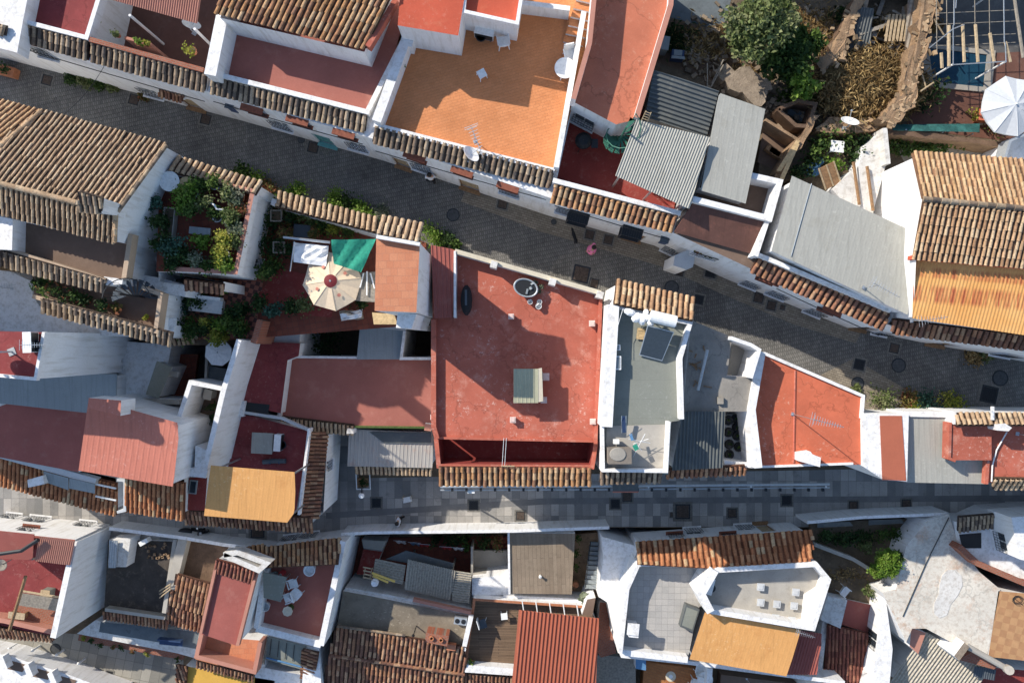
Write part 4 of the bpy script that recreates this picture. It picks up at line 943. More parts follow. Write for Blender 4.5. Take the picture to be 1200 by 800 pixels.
for a, b in (((1116, 76, 6.05), (1179, 72, 6.05)), ((1117, 30, 6.2), (1117, 76, 6.05)), ((1178, 50, 6.1), (1179, 72, 6.05)), ((1087, 58, 5.2), (1117, 34, 6.2)), ((1117, 34, 6.2), (1130, 29, 6.2)), ((1118, -20, 6.2), (1118, 30, 6.2)), ((1122, -20, 6.2), (1120, 10, 6.2)), ((1176, -20, 6.2), (1177, 50, 6.1))):
    m = MB(); m.tube([P(*a), P(*b)], .024, 6); m.build('rail', 'steel', h)
for y in (14, 27, 42, 52): m = MB(); m.tube([P(1096, y + 2, 5.7), P(1190, y - 2, 5.7)], .018, 5); m.build('batten', 'wood_grey', h)
for x in (1097, 1109, 1142, 1159): m = MB(); m.tube([P(x, -20, 5.75), P(x + 1, 60, 5.75)], .016, 5); m.build('batten', 'wood_grey', h)
m = MB(); m.tube([P(1186, -20, 6.1), P(1199, 68, 6.0)], .07, 6); m.build('beam', 'wood_grey', h)
posts(h, [(1116, 76), (1179, 72), (1118, -18), (1176, -18)], 6.0, Y, .04, 'plastic')
for i, (a, b) in enumerate((((1094, 22), (1106, 41)), ((1079, 107), (1094, 97)), ((1079, 82), (1085, 102)))):
    mm = MB(); mm.tube([P(*a, 5.2), P(*b, 5.0)], .035, 6); tag(mm.build('timber_prop', 'wood_pale', at=P(*a, 5.2)), ['slanting prop between earth wall and pergola frame', 'short prop at the foot of the earth wall by the pool', 'thin steep prop beside the pool against the earth wall'][i], 'prop')
parasol(1191, 122, Y, 1.3, 2.6, 'large white parasol beside the pool at the right edge', 'parasol_grey', 8, rot=.2)
h = house('dark green net awning along the pool yard wall', (1100, 146), 'awning', 'awning', z=Y)
m = MB(); rows = []
for k in range(13):
    f = k / 12; rows.append([P(1046 + f * 102, 153 + f * 2 - 10 * j / 3 + j * (1 - f), 5.0 + .12 * math.sin(f * 22 + j) - .1 * j) for j in range(4)])
m.grid(rows[::-1]); m.build('net', 'net_green', h); posts(h, [(1062, 152), (1105, 155), (1140, 157)], 4.95, Y, .03)
plant(1082, 116, Y, .75, 'dark shrub beside the earth wall in the pool yard', 'dark', 260, .16, 1.2)
plant(1140, 139, Y, .4, 'yellow flowering shrub at the end of the net awning', 'yellow', 110, .12)
plant(1160, 151, Y, .45, 'reddish plant below the white parasol', 'rust', 120, .14); plant(1180, 148, Y, .5, 'green bush tucked under the edge of the white parasol', 'mid', 130, .14)
t = thing('storage_chest', 'orange storage chest in front of the white parasol', 'chest', P(1152, 139, Y)); o = P(1152, 139, Y); m = MB(); m.box(o + Vector((0, 0, .25)), (.9, .45, .5), -.1); m.build('body', 'pot', t); m = MB(); m.box(o + Vector((0, 0, .53)), (.95, .5, .05), -.1); m.build('lid', 'red_fresh', t)
mass([(1040, 150), (1100, 157), (1178, 167), (1174, 172), (1100, 163), (1040, 157)], 4.9, Y, 'mud', 'boundary_wall', 'straight brown boundary wall below the net awning', 'wall', 'mud_dark', .015)
yfloor('stony_strip', [(1040, 157), (1174, 172), (1170, 190), (1060, 190)], 'cement', Y + .01)
leaves(None, P(1078, 173, 4.1), (1.5, .35, .35), 700, .15, 'mid', 'hedge', 26, .25, at=P(1078, 173, Y))
tag(bpy.data.objects['hedge'], 'low rough green hedge between brown wall and buff tile roof', 'hedge')
h = house('white parapet corner with a glass balustrade at the right edge', (1185, 175))
block(h, [(1168, 182), (1175, 166), (1215, 150), (1215, 195)], 5.0, Y, 'white'); pwall(h, [(1178, 186), (1184, 165), (1215, 152)], 5.8, 5.0, .1, 'zinc', 'balustrade')
# cottage garden left of the buff roof
h = house('whitewashed stair house with timber edged steps beside the garden', (1020, 210))
block(h, [(1003, 195, 4.4), (1010, 172, 4.4), (1036, 152, 4.8), (1040, 190, 4.8), (1026, 250, 5.0), (1008, 245, 4.6)], 4.7, Y, 'white_worn')
pwall(h, [(1037, 150), (1041, 192)], 5.2, Y, .2, 'white_worn', 'side_wall')
for a, b in (((1000, 190, 4.8), (1007, 240, 4.8)), ((1016, 195, 4.85), (1023, 247, 4.95))): m = MB(); m.tube([P(*a), P(*b)], .07, 5); m.build('timber_edge', 'wood', h)
block(h, [(975, 222), (998, 200), (1008, 242), (988, 236)], 4.6, Y, 'white_worn', wname='landing_wall', tname='landing')
for i, (x, y, r, p, l) in enumerate([(960, 165, .6, 'mid', 'green bush under the grey dish'), (985, 168, .7, 'mid', 'long leafed shrub below the low earth wall'), (1010, 170, .7, 'dark', 'dark shrub against the whitewashed stair house'), (950, 185, .6, 'mid', 'shrub along the left side of the cottage garden'), (938, 200, .5, 'dark', 'dark shrub at the lower left corner of the cottage garden'), (970, 195, .4, 'bright', 'light green plant in the middle of the cottage garden'), (1000, 185, .55, 'dark', 'dark clump beside the white garden table')]):
    plant(x, y, Y, r, l, p, 220, .15, 1.0)
t = thing('garden_table', 'square white garden table among the shrubs', 'table', P(974, 176, Y)); o = P(974, 176, Y); m = MB(); m.box(o + Vector((0, 0, .72)), (.6, .5, .04), -.1); m.build('tabletop', 'plastic', t)
for a in (-1, 1):
    for b in (-1, 1): m = MB(); m.tube([o + Vector((a * .25, b * .2, 0)), o + Vector((a * .25, b * .2, .7))], .02, 5); m.build('leg', 'plastic', t)
dish.put(P(989, 151, 4.4), 3.0, 'round blue grey dish on the low earth wall', sc_=1.0)
for i, (x, y, r) in enumerate(((951, 200, .3), (958, 191, .16), (946, 203, .15))):
    t = thing('blue_basin', ['large blue basin in the cottage garden', 'small blue basin above the large basin', 'small blue basin beside the large basin'][i], 'basin', P(x, y, Y)); m = MB(); o = P(x, y, Y); m.lathe(o, [(r * .8, 0), (r, .35), (r * .94, .35), (r * .75, .1), (0, .1)], 18); m.build('bowl', 'blue', t); m = MB(); m.lathe(o, [(r * .99, .345), (r * 1.06, .36), (r * .99, .375)], 18); m.build('rim', 'blue', t)
t = thing('old_door', 'old panelled door leaning beside the grey sheet roof', 'door', P(972, 206, Y)); o = P(972, 206, 4.6); m = MB(); m.box(o, (.75, 1.0, .06), .45, rx=.3); m.build('panel', 'wood', t); m = MB()
for s in (-1, 0, 1): m.box(o + Matrix.Rotation(.45, 3, 'Z') @ Vector((s * .36, 0, .04)), (.06, 1.02, .05), .45, rx=.3)
m.build('frame', 'wood_pale', t)

m = MB()
for k in range(900):
    x, y = R.choice(((835, 60, 45, 40), (960, 40, 40, 40), (900, 110, 40, 18), (1020, 70, 50, 50), (930, 150, 25, 40)))[:2]; x += R.gauss(0, 26); y += R.gauss(0, 22)
    if x < 800 or x > 1075 or y < -5 or y > 150: continue
    m.box(P(x, y, Y + .05), (R.uniform(.06, .3), R.uniform(.05, .22), R.uniform(.05, .2)), R.random() * 3, col=k3((.26, .2, .14), R.uniform(.4, 1.5)), rx=R.gauss(0, .3))
tag(m.build('rubble_scatter', 'object'), kind='stuff')
for x, y, r, n, p in ((955, 35, 1.6, 500, 'dry'), (990, 100, 1.2, 500, 'dry'), (840, 50, 1.6, 350, 'dry'), (985, 60, 1.0, 260, 'dark'), (868, 90, .8, 200, 'dry'), (935, 110, .7, 200, 'mid'), (1040, 40, 1.3, 300, 'dry'), (975, 120, .9, 260, 'dry'), (1060, 125, .5, 160, 'dry'), (1072, 90, .5, 120, 'dry'), (1090, 30, .5, 120, 'dry'), (1000, 20, .9, 200, 'dark'), (790, 45, 1.0, 160, 'dark')):
    tag(leaves(None, P(x, y, Y + .12), (r, r * .6, .12), n * 3, .28, p, 'dry_scrub', 26, .32, wid=.1), kind='stuff')

m = MB()
for k in range(260):
    t_ = R.random(); a, b = R.choice((((1096, -5), (1080, 62)), ((1080, 62), (1066, 118)), ((1066, 118), (1040, 142)), ((1006, 5), (984, 55)), ((984, 55), (964, 82)), ((960, 146), (1045, 148))))
    z_ = 5.25 if a[0] > 1030 and a != (960, 146) else 4.65 if a[1] < 100 else 4.4
    m.box(P(a[0] + (b[0] - a[0]) * t_ + R.gauss(0, 5), a[1] + (b[1] - a[1]) * t_ + R.gauss(0, 4), z_), (R.uniform(.06, .3), R.uniform(.05, .2), R.uniform(.05, .16)), R.random() * 3, col=k3((.36, .25, .15), R.uniform(.45, 1.4)), rx=R.gauss(0, .3))
tag(m.build('wall_rubble', 'object'), kind='stuff')
# ================================================================ BETWEEN THE STREETS
# --- big brown tile roof on the left
h = house('large white house under the wide brown barrel tile roof at the left edge', (100, 200))
block(h, [(40, 131, 5.3, 5.2), (193, 172, 5.3, 5.2), (136, 249, 7.0, 6.9), (134, 282, 6.1, 6.0), (-50, 243, 6.1, 6.0), (-50, 205, 7.0, 6.9), (-50, 160, 5.3, 5.2)], 5.2, 0, None)
troof(h, [(48, 130, 5.3), (196, 170, 5.3), (137, 249, 7.0), (92, 238), (-40, 205), (-40, 196)], 'cream', .215, (1, 2), name='street_slope', cw=.27)
troof(h, [(-40, 107, 5.2), (49, 131, 5.2), (-2, 174, 6.3), (-40, 164)], 'pale', .215, (1, 2), name='left_slope', cw=.27)
troof(h, [(136, 284, 6.1), (-40, 239, 6.1), (-40, 206, 7.0), (92, 238), (137, 250)], 'cream', .215, (0, 4), name='yard_slope', cw=.27)
ridge(h, (-40, 205, 7.08), (92, 238, 7.08), 'cream', .12); ridge(h, (48, 131, 5.4), (-4, 176, 6.4), 'cream', .11); ridge(h, (195, 171, 5.38), (138, 249, 7.06), 'dark', .09, 'verge'); ridge(h, (137, 250, 7.06), (135, 283, 6.16), 'cream', .09, 'verge')
m = MB(); q = [P(94, 225, 8.6), P(118, 231, 8.6), P(117, 246, 8.6), P(94, 243, 8.6)][::-1]; m.prism([Vector((v.x, v.y, 6.4 + LV)) for v in q], q); ch = m.build('chimney', 'white', h)
troof(ch, [(92, 246, 8.65), (119, 248, 8.65), (121, 232, 8.95), (93, 224)], 'dark', .2, name='chimney_cap')
# --- upper shaded terrace
h = house('white house with a bare brown terrace below the large tile roof', (80, 290))
block(h, [(-40, 240), (15, 254), (137, 284), (152, 272), (144, 328), (122, 330), (-40, 292)], 4.6, 0, 'brown', tname='terrace')
block(h, [(-40, 235), (15, 256), (14, 293), (-40, 290)], 5.6, 4.6, 'white', wname='side_block', tname='side_block_roof')
pwall(h, [(-40, 278), (11, 294), (123, 329)], 5.2, 4.6, .2, 'tan'); pwall(h, [(153, 274), (145, 326)], 5.2, 4.6, .2, 'tan')
block(h, [(122, 324), (144, 327), (143, 333), (121, 334)], 5.0, 0, 'white', wname='corner_wall', tname='corner_top')
troof(h, [(-2, 309, 4.9), (122, 341, 4.9), (124, 327, 5.2), (2, 293)], 'dark', name='eave')
# --- lower shaded terrace with spiral stairs
h = house('white house with a planted brown terrace and dark spiral stairs', (120, 350))
block(h, [(38, 322), (122, 336), (148, 322), (187, 344), (181, 392), (40, 350)], 3.6, 0, 'brown', tname='terrace')
pwall(h, [(38, 347), (182, 388), (188, 345), (165, 336)], 4.3, 3.6, .18, 'tan')
troof(h, [(48, 364, 4.0), (200, 404, 4.0), (203, 390, 4.3), (50, 349)], 'dark', name='eave')
spiral(h, 160, 347, 3.6, 5.2, .75, .6, 11, 'slate', a0=-.2)
for i, (x, y, r, p) in enumerate([(52, 334, .4, 'dark'), (66, 337, .5, 'mid'), (80, 343, .45, 'dark'), (92, 349, .4, 'mid'), (104, 353, .3, 'dark'), (126, 358, .3, 'dark'), (140, 362, .25, 'rust'), (174, 372, .15, 'yellow')]):
    plant(x, y, 3.62, r, ['dark pot shrub at the left end of the planted terrace', 'broad green pot shrub second from the left on the planted terrace', 'dark pot shrub third from the left on the planted terrace', 'green pot shrub fourth from the left on the planted terrace', 'small dark pot plant in the middle of the planted terrace', 'small dark pot plant left of the reddish one on the planted terrace', 'reddish pot plant near the spiral stairs', 'tiny yellow plant in the right corner of the planted terrace'][i], p, 110, .14, pot='pot', group='pot plants along the planted terrace')
block(h, [(-40, 312), (12, 318), (38, 330), (38, 346), (50, 364), (186, 400), (169, 395), (52, 391), (-40, 391)], 2.2, 0, 'white', wname='side_wall', tname='side_roof')
antenna.put(P(14, 338, 2.2), .1, 'dark aerial on the shaded white roof left of the planted terrace', sc_=.8)
LV = -2.0
# --- tall house with dish
h = house('tall white house with a small maroon terrace and blank east wall', (100, 415))
block(h, [(-150, 385), (51, 389), (41, 444), (-150, 425)], 9.0, 0, 'maroon', tname='terrace', opens=[(1, 172, 421, .25, 1.2, 'fixed')])
pwall(h, [(51, 389), (41, 444), (-150, 426)], 9.25, 9.0, .12)
dish.put(P(14, 412, 9.0), -1.2, 'large white dish on the small maroon terrace at the left edge', sc_=1.5)
ac.put(P(42, 401, 9.0), 1.6, 'white box air conditioner on the small maroon terrace at the left edge')
antenna.put(P(48, 404, 9.0), 0, 'thin aerial above the blank white east wall', sc_=.7)
block(h, [(120, 398), (201, 404), (196, 432), (181, 464), (140, 470), (140, 440)], 1.2, 0, 'white', wname='court_wall', tname='court_ledge')
LV = -2.5
h = house('low shed with a grey ribbed roof below the blank white wall', (70, 460), 'shed', 'shed')
sheet(h, [(-40, 438, 3.0), (137, 438, 3.0), (136, 468, 3.0), (105, 484), (-40, 468)], 'sheet_grey'); block(h, [(-40, 440), (135, 440), (134, 466), (104, 482), (-40, 466)], 2.9, 0, None)
# --- red roofs
LV = -4.5
h = house('house with a red brown roof in the shade beside the salmon roof', (50, 510))
block(h, [(11, 472), (104, 484), (92, 553), (-40, 528), (-40, 490)], 4.4, 0, 'sheet_brick'); block(h, [(-40, 463), (11, 470), (-4, 530), (-40, 525)], 4.2, 0, 'white', wname='left_wall', tname='left_roof')
pwall(h, [(-4, 532), (112, 564)], 4.1, 3.6, .3, 'grey_white', 'gutter')
troof(h, [(-20, 562, 3.1), (137, 603, 3.1), (137, 566, 3.75), (-20, 530)], 'orange', .22, name='eave')
block(h, [(-30, 556), (136, 595), (136, 560), (-20, 525)], 3.0, 0, None, wname='front_wall')
m = MB(); q = [P(32, 562, 4.4), P(50, 557, 4.4), (P(52, 567, 4.4)), P(33, 571, 4.4)][::-1]; m.prism([Vector((v.x, v.y, 3.2 + LV)) for v in q], q); m.build('chimney', 'white', h)
for k in range(2): sheet(h, [(51 + k * 30, 552 + k * 8, 4.15), (80 + k * 31, 560 + k * 7, 4.15), (80 + k * 31, 574 + k * 4, 4.0), (51 + k * 30, 564 + k * 8)], 'sheet_grey', .04, 'loose_sheet')
for y in (563, 577): m = MB(); m.tube([P(112, y + 4, 4.0), P(136, y + 9, 4.0)], .05, 6); m.build('white_pipe', 'plastic', h)
LV = -1.6
h = house('house under the smooth salmon roof with shaded top edge', (155, 520))
corr(h, [(92, 551, 5.6), (203, 570, 5.6), (211, 496, 5.9), (104, 466)], 'salmon', .25, .0032, (0, 3), kind='trap'); block(h, [(94, 549), (201, 567), (209, 498), (106, 468)], 5.5, 0, None)
block(h, [(104, 466), (142, 469), (141, 487), (104, 478)], 6.9, 5.5, 'salmon', wname='roof_step', tname='roof_step_top')
troof(h, [(146, 597, 3.1), (216, 608, 3.1), (217, 566, 3.75), (148, 553)], 'orange', .22, name='eave'); block(h, [(148, 590), (214, 601), (216, 560), (150, 553)], 3.0, 0, None, wname='front_wall')
pwall(h, [(137, 562), (146, 563), (146, 598), (137, 600)], 3.3, 0, .12, 'grey_white', 'alley_wall')
LV = -2.5
# --- small maroon roof with roof window
h = house('narrow maroon flat roof with a roof window beside the ochre sheet', (227, 580))
block(h, [(216, 560), (243, 558), (240, 598), (213, 597)], 3.3, 0, 'red_deep')
o = P(227, 570, 3.3); m = MB(); m.box(o + Vector((0, 0, .06)), (.36, .66, .12), -.12); f = m.build('roof_window', 'sheet_grey', h); m = MB(); m.box(o + Vector((0, 0, .125)), (.26, .54, .01), -.12); m.build('pane', 'glass', f)
LV = -5.2
# --- ochre sheet + maroon terrace
h = house('house with a shaded maroon terrace above the ochre sheet roof', (300, 550))
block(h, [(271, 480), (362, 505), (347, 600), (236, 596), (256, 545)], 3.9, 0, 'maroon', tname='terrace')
corr(h, [(239, 604, 7.6), (337, 612, 7.6), (345, 600, 7.65), (347, 553), (247, 545)], 'ochre', .25, .0013, (0, 4), 'canopy', 'trap'); posts(h, [(243, 600), (335, 608), (342, 556), (252, 550), (290, 606)], 7.55, 3.9, .05)
pwall(h, [(362, 502), (350, 603)], 4.6, 3.9, .12)
troof(h, [(372, 608, 3.6), (383, 508, 3.6), (364, 505, 4.2), (352, 604)], 'burnt', .2, name='side_eave')
troof(h, [(216, 612, 3.3), (366, 622, 3.3), (366, 606, 3.8), (216, 597)], 'burnt', .2, name='street_eave')
block(h, [(358, 508), (384, 510, 3.5), (379, 600, 3.5), (352, 604)], 3.5, 0, None, wname='end_wall', opens=[(1, 385, 545, .5, .9, 'win')])
block(h, [(222, 606), (362, 616), (350, 600), (225, 592)], 3.2, 0, None, wname='street_wall')
pwall(h, [(272, 481), (330, 490), (362, 504)], 4.2, 3.9, .14, 'grey_white', 'back_parapet')
t = thing('covered_hatch', 'pale square hatch cover on the shaded maroon terrace', 'hatch', P(310, 518, 3.9)); o = P(310, 518, 3.9); m = MB(); m.box(o + Vector((0, 0, .2)), (.95, .95, .4), -.05); m.build('curb', 'concrete', t); m = MB(); m.box(o + Vector((0, 0, .43)), (1.05, 1.05, .05), -.05); m.build('lid', 'sheet', t)
ac.put(P(329, 517, 3.9), 1.5, 'white air conditioner beside the pale square hatch cover')
t = thing('rolled_tarp', 'rolled blue grey tarpaulin lying on the shaded maroon terrace', 'tarpaulin', P(322, 540, 3.9)); a, b = P(308, 541, 4.0), P(335, 540, 4.0); m = MB(); m.tube([a, a.lerp(b, .5) + Vector((0, .03, .03)), b], .12, 9); m.build('roll', 'slate', t)
m = MB(); m.tube([a.lerp(b, .3), a.lerp(b, .33)], .14, 9); m.tube([a.lerp(b, .7), a.lerp(b, .73)], .14, 9); m.build('strap', 'navy', t)
LV = -2.5
# --- inner courts
h = house('white walled inner court with a brown floor between red roofs', (235, 500))
floor(h, [(222, 445, 2), (264, 455, 2), (245, 550, 2), (205, 545, 2)], 2.0, 'brown', d=1.9)
pwall(h, [(206, 500), (223, 448), (264, 456)], 4.4, 0, .2, 'white', 'wall'); pwall(h, [(280, 398), (262, 456), (240, 548)], 4.6, 0, .24, 'white', 'east_wall')
block(h, [(229, 522), (249, 530), (241, 560), (205, 556), (205, 548), (228, 548)], 4.3, 0, 'white', wname='stair_head', tname='stair_head_roof')
for i, (x, y, p) in enumerate([(222, 462, 'dark'), (219, 478, 'dark'), (215, 492, 'mid'), (212, 508, 'dark'), (247, 475, 'dark'), (246, 490, 'dark'), (212, 535, 'mid')]):
    plant(x + 5, y, 2.0, .3, ['first', 'second', 'third', 'fourth', 'upper', 'lower', 'last'][i] + [' dark plant from the top along the left wall of the inner court'] [0] if i < 4 else ['dark pot plant at the right wall of the inner court, upper one', 'dark pot plant at the right wall of the inner court, lower one', 'green fern in the bottom left corner of the inner court'][i - 4], p, 80, .13, pot='pot')
t = thing('work_bench', 'pale bench in the top right corner of the inner court', 'bench', P(250, 461, 2)); o = P(250, 461, 2); m = MB(); m.box(o + Vector((0, 0, .8)), (.4, .5, .05), -.2); m.build('top', 'concrete', t)
for s in (-1, 1): m = MB(); m.box(o + Vector((s * .15, 0, .39)), (.06, .4, .78), -.2); m.build('leg', 'concrete', t)
LV = -2.5
h = house('low white rooms with an olive lean-to roof beside a dark court', (190, 460))
sheet(h, [(171, 462, 3.0), (186, 467, 2.6), (202, 430, 2.6), (184, 423)], 'felt', .05, 'lean_to_roof'); block(h, [(172, 461), (184, 465), (199, 430), (184, 424)], 2.5, 0, None)
block(h, [(158, 466, 2.6), (210, 468, 2.6), (209, 474, 2.6), (158, 472, 2.6)], 2.6, 0, 'cement', wname='beam_wall', tname='beam')
block(h, [(142, 468), (207, 476), (206, 497), (160, 487), (142, 484)], 1.9, 0, 'grey_white', wname='room', tname='room_roof')
floor(h, [(186, 415), (232, 415), (225, 470), (180, 470)], .3, 'terracotta', d=.3)
block(h, [(187, 432), (208, 436), (207, 442), (186, 438)], 2.2, 1.9, 'concrete', wname='lintel', tname='lintel_top')
pwall(h, [(243, 405), (240, 455)], 2.2, 0, .12, 'cement', 'partition'); floor(h, [(242, 428), (265, 432), (262, 455), (241, 452)], 2.0, 'sheet_dark', 'small_roof', .1)
parasol(255, 413, .3, .68, 2.5, 'plain white parasol in the narrow court beside the maroon roofs', 'cloth', 8, seams=False, rot=.3, droop=.12)
troof(h, [(203, 403, 3.0), (229, 400, 3.0), (230, 388, 3.3), (203, 385)], 'cream', .22, name='eave'); block(h, [(204, 400), (226, 398), (228, 388), (204, 386)], 2.9, 0, None, wname='eave_wall')
m = MB(); q = [P(195, 383, 4.6), P(204, 381, 4.6), P(203, 395, 4.6), P(196, 396, 4.6)][::-1]; m.prism([Vector((v.x, v.y, 2.5 + LV)) for v in q], q); c_ = m.build('chimney', 'white', h); m = MB(); m.box(P(199, 378, 4.7), (.6, .4, .08)); m.build('cap', 'white', c_)
dish.put(P(177, 397, 4.1), 2.8, 'small white dish at the end of the dark tile eave', sc_=.8)
LV = -4.5
# --- maroon roofs in the middle
h = house('low house with an L shaped maroon roof and a dark light well', (310, 440))
block(h, [(285, 400), (352, 402), (350, 417), (337, 422), (329, 484), (262, 470)], 3.4, 0, 'maroon')
block(h, [(293, 366), (352, 372), (351, 402), (285, 400)], 3.2, 0, 'grey_white', wname='white_room', tname='white_room_roof')
block(h, [(422, 381), (476, 388), (470, 421), (418, 421)], 3.2, 0, 'sheet_grey', wname='grey_room', tname='grey_room_roof')
pwall(h, [(293, 365), (420, 380), (476, 386)], 3.7, 0, .16, 'grey_white', 'garden_wall'); pwall(h, [(474, 388), (470, 420), (505, 420)], 3.6, 0, .14, 'white', 'well_wall')
m = MB(); q = [P(278, 470, 3.6), P(318, 474, 3.6), P(314, 490, 3.6), P(276, 486, 3.6)]
plant(385, 397, .3, .9, 'dark shrub deep in the light well', 'dark', 300, .15, 1.2)
block(h, [(276, 468, 3.6), (288, 470, 3.6), (285, 488, 3.6), (274, 486, 3.6)], 3.7, 0, 'white', wname='well_rim', tname='well_rim_top')
floor(h, [(287, 471), (316, 474), (313, 489), (285, 486)], 3.43, 'dark', 'light_well', .02)  # flat black slab stands in for the shade of a deep well
LV = -5.5
h = house('house with the large dusky maroon roof left of the red terrace', (420, 460))
block(h, [(338, 417), (508, 418), (506, 501), (414, 500), (326, 489)], 3.5, 0, 'maroon_pink')
pwall(h, [(336, 420), (327, 488)], 3.8, 3.5, .18); pwall(h, [(338, 418), (418, 419)], 3.7, 3.5, .12)
troof(h, [(328, 500, 3.3), (414, 508, 3.3), (415, 498, 3.6), (330, 488)], 'cream', .22, name='eave')
block(h, [(407, 502), (414, 503), (414, 508), (406, 508)], 3.9, 3.0, 'white_worn', wname='end_block', tname='end_block_top')
m = MB(); a, b = P(416, 500, 3.55), P(505, 501, 3.55); m.tube([a, b], .07, 6); m.build('gutter', 'moss', h)
block(h, [(498, 496), (506, 497), (505, 505), (497, 504)], 4.0, 3.0, 'pink', wname='pier', tname='pier_top')
LV = TOWN
h = house('shed under the rust streaked pale sheet roof over the lower street', (460, 525), 'shed', 'shed')
corr(h, [(407, 546, 2.9), (507, 548, 2.9), (507, 506, 3.2), (409, 503)], 'sheet_rust', .2, .01, (0, 3), kind='trap'); sheet(h, [(450, 519, 3.18), (505, 520, 3.18), (505, 507, 3.3), (433, 506)], 'sheet_dark', .03, 'patch_sheet')
block(h, [(410, 544), (505, 546), (505, 508), (412, 506)], 2.85, 0, None, wname='wall'); troof(h, [(416, 553, 2.5), (507, 555, 2.5), (507, 545, 2.75), (416, 543)], 'cream', .22, name='eave')
LV = 0.0
# --- garden terrace with pots beside the street
h = house('white walled roof terrace crowded with pot plants by the street', (245, 260))
block(h, [(198, 197), (297, 224), (274, 322), (183, 318), (186, 240)], 3.6, 0, 'terracotta', tname='terrace', opens=[(1, 305, 310, .5, .7, 'win')])
pwall(h, [(197, 200), (296, 224), (276, 319), (200, 315)], 4.25, 3.6, .2, 'white', cop='pink')
troof(h, [(207, 185, 3.9), (308, 215, 3.9), (300, 228, 4.25), (198, 201)], 'cream', .27, name='eave', vd=(1, 2)); block(h, [(203, 188), (304, 218), (298, 226), (197, 199)], 3.85, 0, None, wname='street_wall')
block(h, [(186, 318), (262, 330), (262, 341), (186, 330)], 3.3, 0, None, wname='low_wall'); troof(h, [(216, 338, 3.2), (262, 343, 3.2), (263, 333, 3.4), (216, 327)], 'burnt', .22, name='low_eave')
pwall(h, [(186, 200), (180, 300), (205, 330)], 1.6, 0, .15, 'white', 'alley_wall')
PT = [(229, 228, .35, 'bright'), (243, 222, .3, 'mid'), (255, 218, .28, 'mid'), (270, 226, .3, 'olive'), (283, 233, .3, 'grey'), (218, 240, .35, 'bright'), (232, 245, .32, 'mid'), (246, 240, .3, 'olive'), (258, 252, .25, 'mid'), (278, 250, .3, 'olive'), (287, 246, .25, 'rust'), (274, 262, .28, 'mid'), (283, 268, .28, 'grey'), (268, 280, .32, 'yellow'), (278, 285, .28, 'olive'), (265, 300, .34, 'yellow'), (272, 311, .28, 'bright'), (240, 284, .26, 'bright'), (210, 290, .35, 'blue'), (222, 302, .32, 'dark'), (205, 308, .3, 'dark'), (236, 308, .28, 'grey'), (196, 285, .3, 'dark'), (195, 262, .28, 'dark'), (187, 240, .3, 'blue'), (250, 312, .25, 'mid')]
NB = ['below the round white table top', 'second along the street parapet', 'third along the street parapet', 'fourth along the street parapet', 'in the street corner by the white wall', 'just below the two round table tops', 'right of the bright one below the table tops', 'in the middle of the second row', 'beside the twisted white pipe', 'near the top of the white wall side', 'with reddish leaves near the white wall', 'halfway down the white wall side', 'grey leaved, halfway down beside the white wall', 'yellowish, right of the low bench', 'olive, right against the pink coping', 'largest yellow one at the lower right', 'bright one in the lower right corner', 'bright one standing alone below the low bench', 'blue green cactus like one at the lower left', 'dark one right of the blue green one', 'dark one in the lower left corner', 'grey one at the lower parapet', 'dark one above the lower left corner', 'dark one beside the planted crate', 'blue green one outside the alley wall', 'green one at the bottom between grey and yellow']
for (x, y, r, p), nb in zip(PT, NB): plant(x, y, 3.62, r * 1.5, 'pot plant on the crowded terrace, ' + nb, p, 380, .13, pot=R.choice(('pot', 'pot', 'plastic', 'wood')), group='pot plants on the crowded roof terrace')
t = table.put(P(206, 216, 3.62), .4, 'larger round white table in the corner of the crowded plant terrace')
t = thing('round_table', 'smaller round tan table beside the white one on the plant terrace', 'table', P(225, 219, 3.62)); o = P(225, 219, 3.62); m = MB(); m.lathe(o, [(.30, .66), (.33, .68), (.33, .7), (0, .7)], 24); m.build('tabletop', 'cane', t)
for k in range(3): m = MB(); a = k * 2.09; m.tube([o + Vector((math.cos(a) * .15, math.sin(a) * .15, .66)), o + Vector((math.cos(a) * .28, math.sin(a) * .28, 0))], .02, 6); m.build('leg', 'cane', t)
t = thing('planted_trough', 'long grey trough with plants at the left wall of the terrace', 'trough', P(201, 262, 3.62)); o = P(201, 262, 3.62); m = MB()
for s in (-1, 1): m.box(o + Vector((s * .24, 0, .2)), (.05, 1.3, .4), -.1); 
for s in (-1, 1): m.box(o + Vector((s * .06, s * .64, .2)), (.46, .05, .4), -.1)
m.build('side', 'cement', t); m = MB(); m.box(o + Vector((0, 0, .15)), (.42, 1.22, .3), -.1); m.build('earth', 'soil', t); leaves(t, o + Vector((0, 0, .45)), (.18, .5, .15), 120, .12, 'dark')
t = thing('low_bench', 'low grey bench in the middle of the crowded plant terrace', 'bench', P(238, 272, 3.62)); o = P(238, 272, 3.62); m = MB(); m.box(o + Vector((0, 0, .4)), (.95, .32, .05), -.1); m.build('seat', 'sheet_grey', t)
for s in (-1, 1): m = MB(); m.box(o + Vector((s * .36, -s * .03, .19)), (.06, .28, .38), -.1); m.build('leg', 'cane', t)
t = thing('twisted_pipe', 'short twisted white pipe among the pot plants', 'pipe', P(252, 243, 3.62)); m = MB(); m.tube([P(246, 237, 4.3), P(251, 240, 4.45), P(254, 245, 4.4), P(262, 246, 4.3)], .045, 7); m.build('tube', 'plastic', t); m = MB(); m.tube([P(262, 246, 4.3), P(263, 246, 3.62)], .045, 7); m.build('upright', 'plastic', t)
